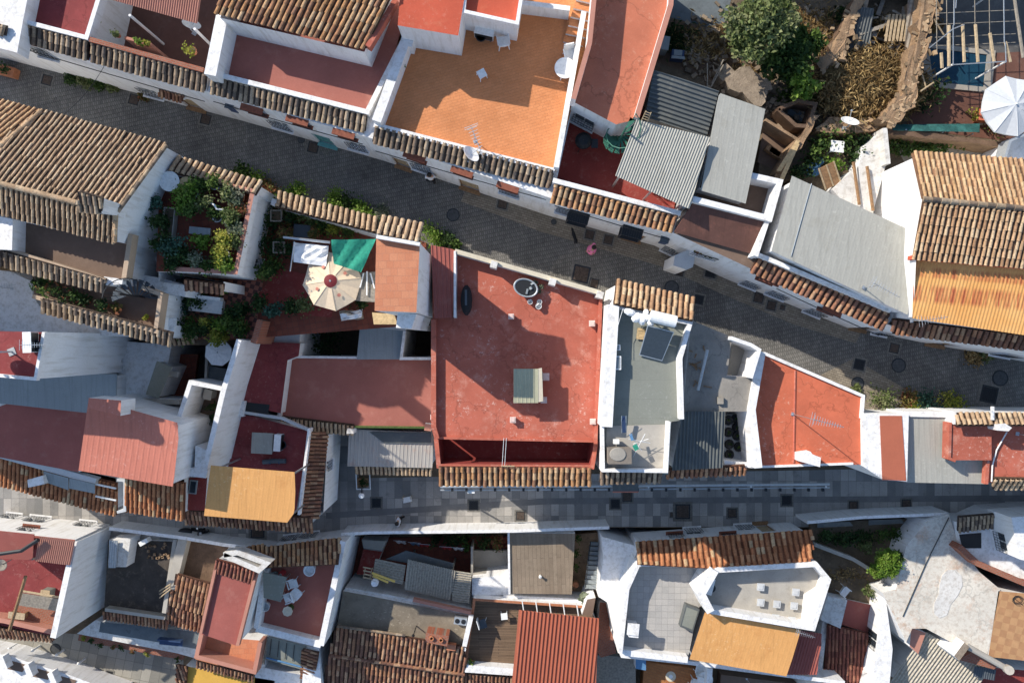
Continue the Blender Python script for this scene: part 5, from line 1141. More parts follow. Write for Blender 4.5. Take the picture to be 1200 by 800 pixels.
t = thing('flower_bowl', 'white bowl with a dark centre beside the plants of the white wall', 'bowl', P(257, 256, 3.62)); o = P(257, 256, 3.62); m = MB(); m.lathe(o, [(.12, 0), (.2, .25), (.22, .3), (.19, .3), (.1, .12), (0, .12)], 16); m.build('bowl', 'plastic', t); m = MB(); m.lathe(o, [(.13, .16), (.05, .25), (0, .26)], 10); m.build('earth', 'soil', t)
# --- lower garden with the tan parasol
h = house('walled garden with timber deck left of the orange roofed house', (390, 320), 'garden', 'garden_court')
floor(h, [(315, 235, 0), (500, 285, 0), (500, 380, 0), (250, 400, 0), (210, 330, 0)], .25, 'terracotta', d=.25)
floor(h, [(300, 350, 0), (330, 315, 0), (395, 330, 0), (390, 372, 0), (300, 365, 0)], .27, 'red_deep', 'red_floor', .02)
floor(h, [(416, 320), (442, 318), (440, 354), (414, 352)], 2.2, 'wood_grey', 'deck', .1); posts(h, [(418, 322), (416, 350)], 2.1, .25, .05, 'wood_grey')
pwall(h, [(318, 236), (442, 272)], 2.2, 0, .3, 'white', 'street_wall')
troof(h, [(328, 226, 2.2), (443, 257, 2.2), (441, 273, 2.5), (322, 242)], 'cream', .27, name='eave', vd=(1, 2))
m = MB(); q = [P(x, y, 2.6) for x, y in ((344, 284), (385, 288), (382, 312), (344, 307))]; rows = [[q[0].lerp(q[1], i / 6).lerp(q[3].lerp(q[2], i / 6), j / 5) + Vector((0, 0, R.gauss(0, .05))) for i in range(7)] for j in range(6)]; m.grid(rows[::-1]); m.build('white_sheet', 'cloth', h)
m = MB(); m.tube([P(332, 278, 2.75), P(387, 284, 2.75)], .06, 7); m.build('awning_bar', 'steel', h); m = MB(); m.tube([P(340, 318, 2.6), P(345, 283, 2.7)], .03, 6); m.build('awning_bar', 'steel', h)
q = [P(x, y, z) for x, y, z in ((388, 281, 3.3), (441, 280, 3.5), (423, 319, 2.9), (391, 309, 2.9))]; m = MB(); rows = []
for j in range(11):
    rows.append([q[0].lerp(q[1], i / 12).lerp(q[3].lerp(q[2], i / 12), j / 10) + Vector((0, 0, .06 * math.sin(i * 1.1 + j * .5) + .04 * math.sin(i * 2.7 - j * 1.3) - .12 * math.sin(PI * i / 12) * math.sin(PI * j / 10))) for i in range(13)])
m.grid(rows[::-1])
m.build('green_tarpaulin', 'green_cloth', h, smooth=True)
for a, b in (((426, 320), (422, 337)), ((434, 320), (439, 338)), ((430, 318), (430, 346))): m = MB(); m.tube([P(*a, 2.32), P(*b, 2.28)], .035, 6); m.build('pole', 'plastic', h)
parasol(387, 329, .27, 1.38, 2.5, 'big tan market parasol with a crimson cap in the walled garden', 'cream', 8, cap='crimson', rot=.12, droop=.3)
for i, (x, y, r, p, pot) in enumerate([(330, 246, .5, 'mid', 0), (345, 256, .4, 'dark', 0), (365, 262, .4, 'olive', 0), (380, 268, .45, 'mid', 0), (396, 270, .35, 'yellow', 0), (412, 274, .4, 'mid', 0), (318, 262, .5, 'dark', 0), (318, 285, .55, 'dark', 0), (335, 292, .5, 'dark', 0), (325, 310, .5, 'mid', 0), (318, 320, .42, 'mid', 'pot'), (340, 276, .35, 'rust', 'pot'), (308, 358, .45, 'dark', 0), (325, 361, .42, 'blue', 0), (342, 361, .42, 'dark', 0), (358, 360, .5, 'olive', 0), (425, 352, .35, 'dark', 0), (372, 275, .25, 'rust', 'pot')]):
    plant(x, y, .27 if x < 415 or y < 300 else .3, r * 1.2, ['ivy clump in the top left corner of the walled garden', 'dark shrub second along the garden street wall', 'olive shrub third along the garden street wall', 'green shrub above the green tarpaulin, left one', 'yellow green shrub above the green tarpaulin', 'green shrub above the green tarpaulin, right one', 'dark ivy on the white terrace wall, upper clump', 'dark ivy on the white terrace wall, middle clump', 'dark bush left of the white sheet', 'bush below the ivy of the white terrace wall', 'round green pot shrub beside the red garden floor', 'reddish pot plant beside the awning bar', 'dark shrub at the left end of the hedge below the red floor', 'blue green shrub second in the hedge below the red floor', 'dark shrub third in the hedge below the red floor', 'sunlit olive bush at the foot of the tan parasol', 'dark shrub between timber deck and orange roof', 'small pot plant with red flowers under the tiled garden wall'][i], p, 300, .14, 1.2, pot=pot or None)
for x, y, l in ((324, 253, 'empty green crate frame in the top left of the garden'), (327, 290, 'green crate frame beside the dark ivy')):
    t = thing('plant_crate', l, 'crate', P(x, y, .9)); o = P(x, y, 1.3); m = MB()
    for s in (-1, 1): m.box(o + Vector((s * .25, 0, 0)), (.05, .55, .2)); m.box(o + Vector((0, s * .25, 0)), (.45, .05, .2))
    m.build('side', 'wood_grey', t); m = MB(); m.box(o - Vector((0, 0, .09)), (.45, .45, .02)); m.build('base', 'soil', t)
t = thing('garden_table', 'dark slate table beneath the tiled garden wall', 'table', P(358, 273, .27)); o = P(358, 273, .27); m = MB(); m.box(o + Vector((0, 0, .74)), (.8, .6, .05), -.1); m.build('tabletop', 'slate', t)
for a in (-1, 1):
    for b in (-1, 1): m = MB(); m.tube([o + Vector((a * .33, b * .22, 0)), o + Vector((a * .33, b * .22, .72))], .025, 5); m.build('leg', 'iron', t)
t = thing('covered_boxes', 'crumpled white sheet over boxes by the garden wall', 'sheet', P(414, 368, .3)); m = MB(); q = [P(x, y, 1.6) for x, y in ((398, 368), (425, 362), (424, 372), (400, 376))]; rows = [[q[0].lerp(q[1], i / 6).lerp(q[3].lerp(q[2], i / 6), j / 4) + Vector((0, 0, R.gauss(0, .09))) for i in range(7)] for j in range(5)]; m.grid(rows[::-1]); m.build('cloth', 'cloth', t)
m = MB()
for x in (404, 412, 420): m.box(P(x, 369, 1.0), (.3, .4, .9), .2)
m.build('box', 'wood_grey', t)
t = thing('rattan_mat', 'pale straw roof mat below the orange roof', 'mat', P(450, 374, .3)); m = MB(); q = [P(x, y, 2.6) for x, y in ((436, 366), (462, 368), (466, 380), (438, 380))][::-1]; m.prism([v - Vector((0, 0, .05)) for v in q], q); m.build('mat', 'cane', t); m = MB()
for x, y in ((440, 370), (460, 372)): a = P(x, y, 2.6); m.tube([(a.x, a.y, 0), (a.x, a.y, 2.56)], .04, 6)
m.build('support', 'wood', t)
h = house('small low court with a white sofa below the plant terrace', (245, 350), 'garden', 'garden_court')
floor(h, [(190, 325, 0), (310, 330, 0), (300, 395, 0), (190, 400, 0)], .26, 'checker_red', d=.26)
pwall(h, [(305, 375), (297, 402)], 1.5, 0, .3, 'brick', 'pier')
t = thing('garden_sofa', 'long white cushioned garden sofa in the low court', 'sofa', P(245, 358, .27), 0); o = P(245, 358, .27); m = MB(); m.box(o + Vector((0, 0, .35)), (1.6, .7, .2), -.12); m.build('seat', 'plastic', t); m = MB(); m.box(o + Vector((.03, .36, .6)), (1.6, .16, .5), -.12); m.build('backrest', 'plastic', t)
for s in (-1, 1): m = MB(); m.box(o + Vector((s * .72, -s * .09, .13)), (.08, .6, .25), -.12); m.build('leg', 'plastic', t)
ps = [(195, 370, .55, 'dark'), (207, 362, .5, 'blue'), (220, 350, .5, 'dark'), (235, 348, .4, 'dark'), (210, 382, .5, 'mid'), (228, 386, .45, 'mid'), (243, 386, .4, 'dark'), (262, 384, .35, 'bright'), (275, 378, .4, 'mid'), (283, 365, .4, 'dark'), (268, 340, .18, 'bright'), (250, 380, .18, 'yellow'), (262, 396, .3, 'yellow'), (283, 388, .35, 'mid')]
ls = ['dark shrub at the left end of the low court', 'blue green shrub left of the white sofa', 'dark vine hanging over the left of the sofa', 'dark vine hanging over the middle of the sofa', 'green bush in the bottom left of the low court', 'green bush second from left along the bottom of the low court', 'dark bush in the middle of the bottom row in the low court', 'bright bush above the plain white parasol', 'green bush right of the white sofa', 'dark bush at the brick pier', 'round bright green pot plant on the checkered floor', 'small yellow plant on the checkered floor', 'yellow leafed plant touching the plain white parasol', 'green bush in the bottom right corner of the low court']
for (x, y, r, p), l in zip(ps, ls): plant(x, y, .28, r * 1.35, l, p, 420, .14, 1.1, pot='pot' if r < .2 else None)
block(h, [(155, 320), (185, 325), (218, 334), (217, 348), (156, 337)], 2.6, 0, 'white', wname='stair_wall', tname='stair_top')
block(h, [(183, 345), (198, 350), (194, 392), (180, 388)], 2.4, 0, 'white', wname='side_wall', tname='side_top')
# --- tall house with the orange flat roof
h = house('tall narrow white house with a flat peach tiled roof by the street', (465, 320))
block(h, [(441, 276), (492, 285), (488, 366), (439, 364)], 8.0, 0, 'peach_tiles')
troof(h, [(446, 254, 7.9), (494, 264, 7.9), (492, 285, 8.25), (443, 275)], 'cream', .27, name='eave'); pwall(h, [(441, 277), (492, 286)], 8.3, 8.0, .14)
block(h, [(466, 366), (488, 368), (482, 385), (464, 384)], 6.5, 0, 'white', wname='rear_room', tname='rear_roof')
# --- big red terrace
h = house('low house with the wide weathered red terrace in the centre', (600, 420))
block(h, [(506, 288), (533, 293), (706, 342), (699, 516), (512, 512), (508, 480)], 3.0, 0, 'red', tname='terrace')
pwall(h, [(533, 294), (704, 343)], 3.75, 3.0, .2, 'white_worn', cop='stain_cream'); 
for x, y in ((579, 311), (647, 331), (702, 346)): m = MB(); m.box(P(x, y, 3.45), (.3, .3, .95), -.27); m.build('pier', 'white_worn', h)
corr(h, [(506, 373, 3.45), (532, 372, 3.45), (531, 292, 3.75), (505, 287)], 'sheet_brick', .2, .02, name='ribbed_strip', kind='trap'); pwall(h, [(533, 294), (533, 372)], 3.8, 3.0, .1)
pwall(h, [(508, 374), (508, 500), (512, 514)], 3.35, 3.0, .22, 'red'); pwall(h, [(698, 520), (704, 350)], 3.25, 3.0, .16, 'red'); pwall(h, [(512, 513), (699, 517)], 3.15, 3.0, .1, 'red')
floor(h, [(512, 508, 0), (690, 512, 0), (690, 540, 0), (520, 540, 0)], .5, 'red_deep', 'sunken_court', .5)
pwall(h, [(511, 514), (514, 546), (694, 547), (699, 516)], 2.6, 0, .2, 'red_deep', 'court_wall', cop='red')
troof(h, [(514, 567, 2.3), (692, 567, 2.3), (694, 547, 2.6), (514, 546)], 'warm', .25, name='eave'); block(h, [(516, 562), (690, 562), (692, 548), (516, 548)], 2.25, 0, None, wname='street_wall')
t = thing('roof_hatch', 'pale box hatch with a ribbed olive lid in the middle of the red terrace', 'hatch', P(618, 452, 3)); 
m = MB(); q = [P(602, 436, 3.9), P(636, 436, 3.9), P(636, 470, 3.9), P(602, 470, 3.9)][::-1]; m.prism([Vector((v.x, v.y, 3.0 + LV)) for v in q], q); m.build('curb', 'concrete', t)
corr(t, [(600, 472, 4.0), (631, 472, 4.0), (631, 432, 4.05), (599, 432)], 'hatch_lid', .17, .008, name='lid', kind='trap'); sheet(t, [(631, 471, 4.0), (636.5, 470, 4.0), (635, 431, 4.05), (630, 432)], 'stain_cream', .06, name='lid_edge')
for x, y, l, s in ((599, 371, 'vent stub alone in the shade on the red terrace', .75), (693, 379, 'vent stub at the upper right edge of the red terrace', .8), (601, 491, 'vent stub between hatch and sunken court', .8), (694, 493, 'vent stub at the lower right edge of the red terrace', .8), (508, 488, 'vent stub on the left parapet of the red terrace', .7), (639, 441, 'taller vent stub touching the right side of the roof hatch, upper one', 1.0), (637, 468, 'vent stub touching the right side of the roof hatch, lower one', .85)):
    vent.put(P(x, y, 3.0), 0, l, 'vent stubs on the red terrace', s)
t = thing('covered_object', 'long narrow black covered object against the ribbed strip on the red terrace', 'covered object', P(547, 352, 3)); o = P(547, 352, 3.0); m = MB(); m.lathe(o, [(.5, 0), (.56, .25), (.5, .55), (.2, .66), (0, .68)], 14, sx=.48, sy=1.25); m.build('cover', 'blackcloth', t, smooth=True); m = MB(); m.box(o + Vector((0, .1, .69)), (.1, .7, .03)); m.build('ridge', 'slate', t)
t = thing('bath_tub', 'white rimmed black tub full of odds and ends on the red terrace', 'tub', P(616, 338, 3)); o = P(616, 338, 3.0); m = MB(); m.lathe(o, [(.42, 0), (.54, .45), (.58, .5), (.54, .52), (.49, .48), (.4, .26), (0, .25)], 24, sx=1, sy=.72, rz=-.32); m.build('rim', 'zinc', t, smooth=True); m = MB(); m.lathe(o, [(.49, .47), (.4, .3), (0, .28)], 24, sx=1, sy=.72, rz=-.32); m.build('inside', 'dark', t)
m = MB()
for k in range(16): m.box(o + Vector((R.uniform(-.38, .38), R.uniform(-.22, .22), R.uniform(.36, .5))), (R.uniform(.08, .26), R.uniform(.06, .16), .1), R.random() * 3, rx=R.gauss(0, .3))
m.build('odds_and_ends', 'sheet_grey', t)
for x, y, l, r in ((621, 354, 'left of two small white pails by the black tub', .11), (632, 354, 'right of two small white pails by the black tub', .11), (631, 359, 'white bowl below the two small pails', .13)):
    t = thing('pail', l, 'pail', P(x, y, 3)); o = P(x, y, 3.0); m = MB(); m.lathe(o, [(r * .75, 0), (r, .26), (r * 1.08, .27), (r * .95, .27), (r * .8, .05), (0, .05)], 16); m.build('body', 'plastic', t); m = MB(); m.tube([o + Vector((-r, 0, .26)), o + Vector((0, r * .9, .3)), o + Vector((r, 0, .26))], .008, 5); m.build('handle', 'steel', t)
for i, (x, y) in enumerate(((627, 333), (634, 336), (630, 342))): plant(x, y, 3.0, .16, ['grey twiggy plant behind the black tub', 'grey twiggy plant nearest the street pier', 'grey twiggy plant between tub and pails'][i], 'grey', 60, .09, pot='pot')
t = thing('clothes_line', 'double clothes line over the sunken red court', 'clothes line', P(592, 530, 2.6)); m = MB()
for s in (-1, 1): m.tube([P(592 + s * 1.5, 513, 3.2), P(590 + s * 1.5, 545, 2.75)], .012, 5)
m.build('line', 'plastic', t); m = MB(); m.tube([P(588, 546, 2.6), P(588, 546, 3.0)], .03, 6); m.tube([P(588, 546, 2.8), P(603, 546, 2.8)], .03, 6); m.build('bracket', 'wood_pale', t)
# --- grey roofed house with solar heater
h = house('white house with a grey felt roof and a solar heater', (760, 450))
block(h, [(718, 356), (811, 378), (799, 420), (800, 492), (787, 494), (783, 556), (707, 556), (707, 500), (716, 500)], 4.2, 0, 'felt', tname='felt_roof')
pwall(h, [(711, 500), (719, 357)], 4.8, 0, .5, 'white', 'west_wall')
pwall(h, [(716, 357), (809, 378), (797, 420), (799, 491)], 4.65, 4.2, .2)

floor(h, [(711, 499), (783, 497), (780, 550), (709, 550)], 4.23, 'concrete', 'lower_terrace', .02)
pwall(h, [(784, 494), (781, 552), (707, 551), (706, 500)], 4.7, 4.2, .14)
troof(h, [(722, 329, 4.4), (815, 351, 4.4), (812, 376, 4.85), (719, 356)], 'light', .26, name='eave', vd=(0, 3))
troof(h, [(702, 565, 4.0), (775, 563, 4.0), (777, 549, 4.3), (706, 549)], 'dark', .24, name='street_eave'); block(h, [(722, 334), (812, 356), (811, 378), (718, 356)], 4.2, 0, None, wname='street_wall')
t = thing('solar_heater', 'tilted dark solar panel with a white tank on the grey felt roof', 'solar water heater', P(772, 390, 4.2)); q = [P(759, 381, 5.2), P(790, 389, 5.2), P(776, 423, 4.35), P(749, 416, 4.35)][::-1]; nn = Vector((0, 0, -.07)); m = MB(); m.prism([v + nn for v in q], q); fr = m.build('frame', 'zinc', t)
c = sum(q, Vector()) / 4; m = MB(); m.face([c + (v - c) * .94 + Vector((0, 0, .006)) for v in q]); m.build('glass', 'solar', fr)
m = MB(); a, b = P(762, 370, 5.45), P(792, 377, 5.45); d = (b - a).normalized(); m.tube([a, a + d * .04, b - d * .04, b], .26, 16); m.build('tank', 'plastic', t, smooth=False)
for x, y in ((764, 376), (788, 382), (752, 413), (774, 419)): m = MB(); p_ = P(x, y, 4.3); m.tube([(p_.x, p_.y, LV + 4.2), (p_.x, p_.y, LV + (5.2 if y < 400 else 4.33))], .025, 6); m.build('leg', 'zinc', t)
t = thing('laundry', 'heap of white laundry on a line under the eave tiles', 'laundry', P(745, 370, 4.2)); m = MB()
for x, y, rr_ in ((738, 366, .22), (746, 372, .28), (752, 374, .2), (758, 372, .22), (762, 379, .18), (757, 366, .16)):
    o = P(x, y, 5.0); m.lathe(o, [(rr_, 0), (rr_ * R.uniform(.8, 1.1), .1), (rr_ * .5, .2), (0, .22)], 9, sx=R.uniform(.8, 1.5), sy=R.uniform(.6, 1), rz=R.random() * 3)
m.build('cloth', 'cloth', t); m = MB(); m.tube([P(730, 362, 5.0), P(768, 374, 5.0)], .01, 5); m.tube([P(730, 362, 5.0), P(723, 385, 4.9), P(723, 405, 4.9)], .012, 5); m.build('line', 'plastic', t)
t = thing('pallet_board', 'pale board leaning beside the solar panel', 'board', P(751, 390, 4.2)); m = MB(); m.box(P(751, 391, 4.3), (.35, .5, .04), -.1); m.build('board', 'cane', t); m = MB(); m.box(P(752, 387, 4.33), (.36, .05, .03), -.1); m.build('batten', 'cane', t)
for x, y, l in ((723, 407, 'small white box low on the shaded side wall above the grey roof'), (724, 425, 'long white box on the shaded side wall above the grey roof')):
    t = thing('meter_box', l, 'box', P(x, y, 4.2)); m = MB(); m.box(P(x, y, 4.5), (.25, .25 if y < 410 else .6, .35)); m.build('case', 'plastic', t); m = MB(); m.box(P(x, y, 4.68), (.2, .2 if y < 410 else .5, .02)); m.build('lid', 'sheet_grey', t)
t = thing('water_tank', 'brown square water tank on the lower grey terrace', 'tank', P(725, 532, 4.25)); m = MB(); m.box(P(725, 533, 4.75), (1.0, .65, .95)); m.build('tank', 'brown_cloth', t); m = MB(); m.lathe(P(724, 532, 5.23), [(.3, 0), (.28, .04), (0, .06)], 18, sx=1.2); m.build('lid', 'cement', t); m = MB(); m.box(P(722, 517, 4.5), (.25, .2, .25)); m.build('valve_box', 'plastic', t)
t = thing('drying_rack', 'folding drying rack with a few clothes on the lower grey terrace', 'drying rack', P(750, 520, 4.25)); m = MB()
for a, b in (((738, 508), (752, 528)), ((760, 514), (742, 520)), ((756, 508), (742, 535)), ((737, 514), (762, 519))): m.tube([P(*a, 5.0), P(*b, 4.5)], .014, 5)
m.build('frame', 'plastic', t); m = MB(); m.box(P(745, 524, 4.9), (.2, .25, .03), .5); m.build('cloth', 'green_cloth', t); m = MB(); m.box(P(740, 512, 4.95), (.12, .3, .03), .3); m.build('cloth', 'blue', t)
t = thing('folded_chair', 'navy folded chair leaning on the step between the grey roofs', 'chair', P(731, 497, 4.25)); m = MB(); m.box(P(731, 497, 4.7), (.16, .75, .05), .08, rx=.2); m.build('seat', 'navy', t); m = MB()
for s in (-1, 1): m.tube([P(731 + s * 2.6, 487, 4.9), P(731 + s * 2.6, 507, 4.45)], .014, 5)
m.build('frame', 'steel', t)
# --- flat cement roof and dark ribbed roof
h = house('low house with flat cement roof and ribbed sheet roof', (820, 470))
block(h, [(810, 375), (858, 395), (852, 440), (881, 442), (876, 482), (800, 482)], 3.0, 0, 'stained_cement', tname='flat_roof')
pwall(h, [(857, 396), (880, 404), (890, 410), (880, 443)], 3.6, 0, .16, 'white', 'wall'); block(h, [(859, 398), (883, 408), (879, 441), (852, 440)], 1.5, 0, 'concrete', wname='light_well', tname='light_well_floor')
m = MB(); m.tube([P(818, 457, 3.3), P(829, 410, 3.6)], .07, 7); m.build('white_pipe', 'zinc', h); m = MB()
for k in range(14): m.box(P(R.uniform(808, 835), R.uniform(405, 455), 3.04), (R.uniform(.1, .5), .04, .06), R.random() * 3)
m.build('debris', 'wood', h); m = MB(); m.box(P(844, 469, 3.1), (.26, .32, .2)); m.build('flue', 'cement', h)
corr(h, [(787, 551, 2.9), (847, 548, 2.9), (850, 482, 3.25), (800, 482)], 'sheet_dark', .16, .035, name='ribbed_roof', vd=(1, 2)); block(h, [(789, 548), (846, 546), (849, 484), (800, 484)], 2.8, 0, None, wname='store_wall')
troof(h, [(780, 558, 2.3), (875, 554, 2.3), (873, 545, 2.6), (780, 550)], 'burnt', .22, name='eave'); floor(h, [(848, 486), (875, 485), (872, 545), (847, 546)], .9, 'grey_white', 'pot_court', .9)
pwall(h, [(849, 542), (884, 546)], 2.4, 0, .2, 'white', 'court_wall')
k_ = ['top left', 'top right', 'second row left', 'second row right', 'third row left', 'third row right', 'bottom left', 'bottom right']
for i, (x, y) in enumerate(((853, 492), (862, 490), (853, 506), (863, 500), (854, 520), (863, 510), (854, 532), (865, 523))):
    t = thing('tyre_planter', f'black tyre planter, {k_[i]} of the eight in the white pot court', 'planter', P(x, y, .92), 0, 'tyre planters in the pot court'); o = P(x, y, .92); m = MB(); m.lathe(o, [(.12, .05), (.2, 0), (.24, .1), (.2, .2), (.12, .17)], 16); m.build('tyre', 'dark', t); m = MB(); m.lathe(o, [(.13, .1), (0, .13)], 12); m.build('earth', 'soil', t); leaves(t, o + Vector((0, 0, .2)), (.08, .08, .07), 14, .1, 'mid')
for i, (x, y) in enumerate(((873, 498), (874, 510), (875, 516))): plant(x, y, .92, .22, ['green climber at the top of the pot court wall', 'green climber in the middle of the pot court wall', 'green climber at the bottom of the pot court wall'][i], 'mid', 80, .12, 1.2)
LV = -2.0
# --- bright red roof
h = house('house with the sunlit orange red flat roof and a tall aerial', (950, 490))
block(h, [(892, 412), (1013, 464), (1011, 544), (886, 548), (884, 470)], 4.4, 0, 'red_fresh')
pwall(h, [(896, 414), (1012, 464), (1010, 490)], 4.55, 4.4, .14); pwall(h, [(889, 548), (881, 480), (893, 412)], 5.2, 0, .35, 'white', 'west_wall')
pwall(h, [(886, 547), (1000, 543)], 4.5, 4.4, .1); block(h, [(936, 531), (950, 529), (952, 532), (962, 536), (961, 547), (936, 540)], 5.0, 4.4, 'white', wname='chimney', tname='chimney_top')
m = MB(); m.tube([P(932, 434, 4.41), P(930, 542, 4.41)], .05, 5); m.build('roof_seam', 'red', h)
antenna_tall.put(P(929, 485, 4.4), -.25, 'tall aerial on a long mast over the orange red roof')
LV = -2.0
# --- white and red roofs on the right
h = house('white house with a plain white roof and one red band', (1030, 520))
block(h, [(1010, 484), (1065, 485), (1063, 564), (1035, 562), (1011, 546)], 4.6, 0, 'white')
floor(h, [(1031, 487), (1057, 487), (1062, 563), (1034, 562)], 4.63, 'sheet_red', 'red_band', .02)
h = house('house with a pale grey sheet roof between red roofs', (1100, 520))
corr(h, [(1062, 565, 4.1), (1160, 567, 4.1), (1156, 487, 4.3), (1058, 487)], 'sheet', .25, .0013, (0, 3), kind='trap'); block(h, [(1062, 563), (1158, 565), (1154, 487), (1058, 486)], 3.95, 0, None)
block(h, [(1058, 482), (1119, 482), (1119, 489), (1058, 488)], 4.4, 0, 'white', wname='street_parapet', tname='street_parapet_top')
h = house('house with two stepped red roofs at the right edge', (1160, 520))
block(h, [(1115, 491), (1162, 491), (1162, 539), (1116, 539)], 4.9, 0, 'red', wname='upper_room', tname='upper_roof')
block(h, [(1157, 495), (1260, 496), (1260, 565), (1158, 565)], 4.5, 0, 'red')
pwall(h, [(1158, 538), (1156, 567)], 4.7, 4.4, .16, 'red', 'flashing'); pwall(h, [(1114, 495), (1113, 537), (1120, 540)], 5.0, 4.4, .12, 'red', 'flashing')
troof(h, [(1121, 485, 5.2), (1260, 486, 5.2), (1260, 498, 5.5), (1121, 498)], 'cream', .24, name='eave'); block(h, [(1118, 482), (1260, 483), (1260, 497), (1118, 497)], 5.1, 0, 'white', wname='street_wall', tname='street_coping')
m = MB(); m.box(P(1163, 484, 5.55), (.12, .6, .1)); m.build('eave_divider', 'white', h)
block(h, [(1166, 497), (1178, 496), (1186, 501), (1182, 505), (1168, 504)], 5.6, 4.5, 'white', wname='chimney', tname='chimney_top')
troof(h, [(1163, 571, 4.2), (1260, 571, 4.2), (1260, 562, 4.6), (1165, 560)], 'cream', .24, name='street_eave'); m = MB(); m.tube([P(1180, 506, 4.6), P(1168, 527, 4.6), P(1163, 545, 4.6), P(1162, 564, 4.6)], .035, 6); m.build('white_pipe', 'plastic', h)
antenna.put(P(1192, 508, 4.5), 1.4, 'short aerial beside the white chimney at the right edge')
# ================================================================ SOUTH OF THE LOWER STREET
LV = TOWN
def wallthing(label, pts, zt, zb, w, mat='white', name='boundary_wall', cop=None):
    t = thing(name, label, 'wall', P(pts[0][0], pts[0][1], 0)); pwall(t, pts, zt, zb, w, mat, 'wall', cop=cop); return t
t = wallthing('long low white wall between the lower street and the sunken yards', [(400, 626), (430, 624), (600, 622), (714, 618)], 1.9, 0, .16)
t = wallthing('low white wall along the garden right of the long tiled house', [(946, 612), (1010, 606), (1112, 602)], 1.9, 0, .16)
t = wallthing('curved white wall above the earth yard in the bottom left', [(128, 619), (215, 630), (262, 638), (318, 644)], 1.6, 0, .18)
# --- bottom left white house
h = house('white house with maroon terraces in the bottom left', (60, 680))
block(h, [(-40, 619), (88, 632), (86, 646), (-40, 640)], 3.8, 0, 'sheet_brick', opens=[(0, 50, 606, 1.1, .9, 'win'), (0, 100, 614, .9, .8, 'win'), (0, 2, 602, .8, .7, 'win'), (0, 32, 620, .8, .7, 'clay')])
block(h, [(-40, 640), (86, 646), (64, 744), (-40, 730)], .8, 0, 'maroon', tname='terrace', wname='terrace_wall'); pwall(h, [(87, 634), (62, 747)], 3.9, 0, .3, 'white', 'east_wall')
corr(h, [(41, 657, 4.1), (82, 662, 4.1), (88, 633, 4.5), (46, 628)], 'pink', .1, .02, name='canopy', vd=(1, 2)); sheet(h, [(-40, 652, 3.9), (38, 656, 3.9), (40, 626, 4.2), (-40, 618)], 'sheet_brick', .05, 'canopy_sheet')
posts(h, [(38, 655), (80, 660)], 4.0, .8, .05, 'wood_grey'); floor(h, [(20, 706), (70, 712), (66, 738), (14, 730)], 1.2, 'brick', 'lower_terrace', .4)
sheet(h, [(22, 709, 2.2), (70, 716, 2.2), (72, 702, 2.4), (26, 695)], 'wood_grey', .05, 'shelf_roof'); m = MB(); m.tube([P(25, 692, 2.4), P(73, 700, 2.4)], .06, 6); m.build('beam', 'wood_pale', h)
pwall(h, [(-40, 722), (4, 727), (64, 741)], 1.7, .8, .25, 'pink'); troof(h, [(-40, 742, .4), (62, 750, .4), (63, 743, .7), (-40, 728)], 'burnt', .2, name='eave')
m = MB(); m.tube([P(30, 675, 3.6), P(11, 738, 2.6)], .09, 7); m.build('timber_pole', 'wood', h); m = MB(); m.tube([P(-10, 650, 4.6), P(25, 645, 4.6), P(45, 632, 4.7)], .1, 7); m.build('cable_duct', 'iron', h)
t = thing('satellite_dish', 'rusty old dish on the red roof in the bottom left', 'satellite dish', P(4, 661, 4)); m = MB(); m.lathe(P(3, 661, 4.3), [(0, 0), (.2, .05), (.3, .12), (.27, .13), (0, .03)], 18); m.build('dish', 'wood_grey', t); m = MB(); m.tube([P(3, 661, 3.9), P(3, 661, 4.3)], .03, 6); m.tube([P(3, 661, 4.35), P(14, 655, 4.6)], .02, 5); m.build('arm', 'iron', t)
t = thing('storage_box', 'olive box beside the white wall on the maroon terrace', 'box', P(60, 692, .8)); o = P(60, 692, .8); m = MB(); m.box(o + Vector((0, 0, .3)), (.45, .4, .6), -.1); m.build('body', 'felt', t); m = MB(); m.box(o + Vector((0, 0, .62)), (.5, .45, .05), -.1); m.build('lid', 'wood_pale', t)
t = thing('garden_bench', 'small wooden bench on the brick terrace by the timber pole', 'bench', P(26, 717, 1.2)); o = P(25, 718, 1.2); m = MB(); m.box(o + Vector((0, 0, .45)), (.9, .35, .05), -.12); m.build('seat', 'wood_pale', t)
for s in (-1, 1): m = MB(); m.box(o + Vector((s * .35, -s * .04, .21)), (.06, .3, .42), -.12); m.build('leg', 'wood', t)
# --- earth yard
h = house('low house with a dirty dark flat roof and a small zinc shed', (160, 680))
block(h, [(127, 632), (203, 634), (193, 724), (122, 714)], .3, 0, 'dirty', tname='terrace'); pwall(h, [(205, 632), (192, 718)], 1.1, 0, .22, 'concrete'); pwall(h, [(123, 714), (193, 724)], .8, 0, .18, 'concrete')
block(h, [(128, 632), (153, 631), (148, 664), (127, 664)], 1.3, 0, 'white_worn', wname='shed_wall', tname='shed_top'); corr(h, [(127, 665, 1.35), (136, 665, 1.35), (138, 633, 1.5), (128, 633)], 'zinc', .1, .015, name='shed_roof')
m = MB(); m.box(P(170, 634, .9), (.5, .25, .5), .5); m.build('white_box', 'plastic', h); m = MB()
for k in range(24): m.box(P(R.uniform(170, 198), R.uniform(636, 655), .4), (R.uniform(.06, .2), R.uniform(.05, .14), .08), R.random() * 3)
m.build('rubble', 'mud', h); troof(h, [(121, 723, .2), (196, 735, .2), (197, 725, .5), (122, 715)], 'burnt', .2, name='eave')
for k in range(3): m = MB(); m.tube([P(187, 692 + k * 4, 1.2), P(200, 684 + k * 3, 1.5)], .035, 6); m.build('cane_pole', 'wood_pale', h)
h = house('low wing with a plain brown roof beside the concrete wall', (235, 660))
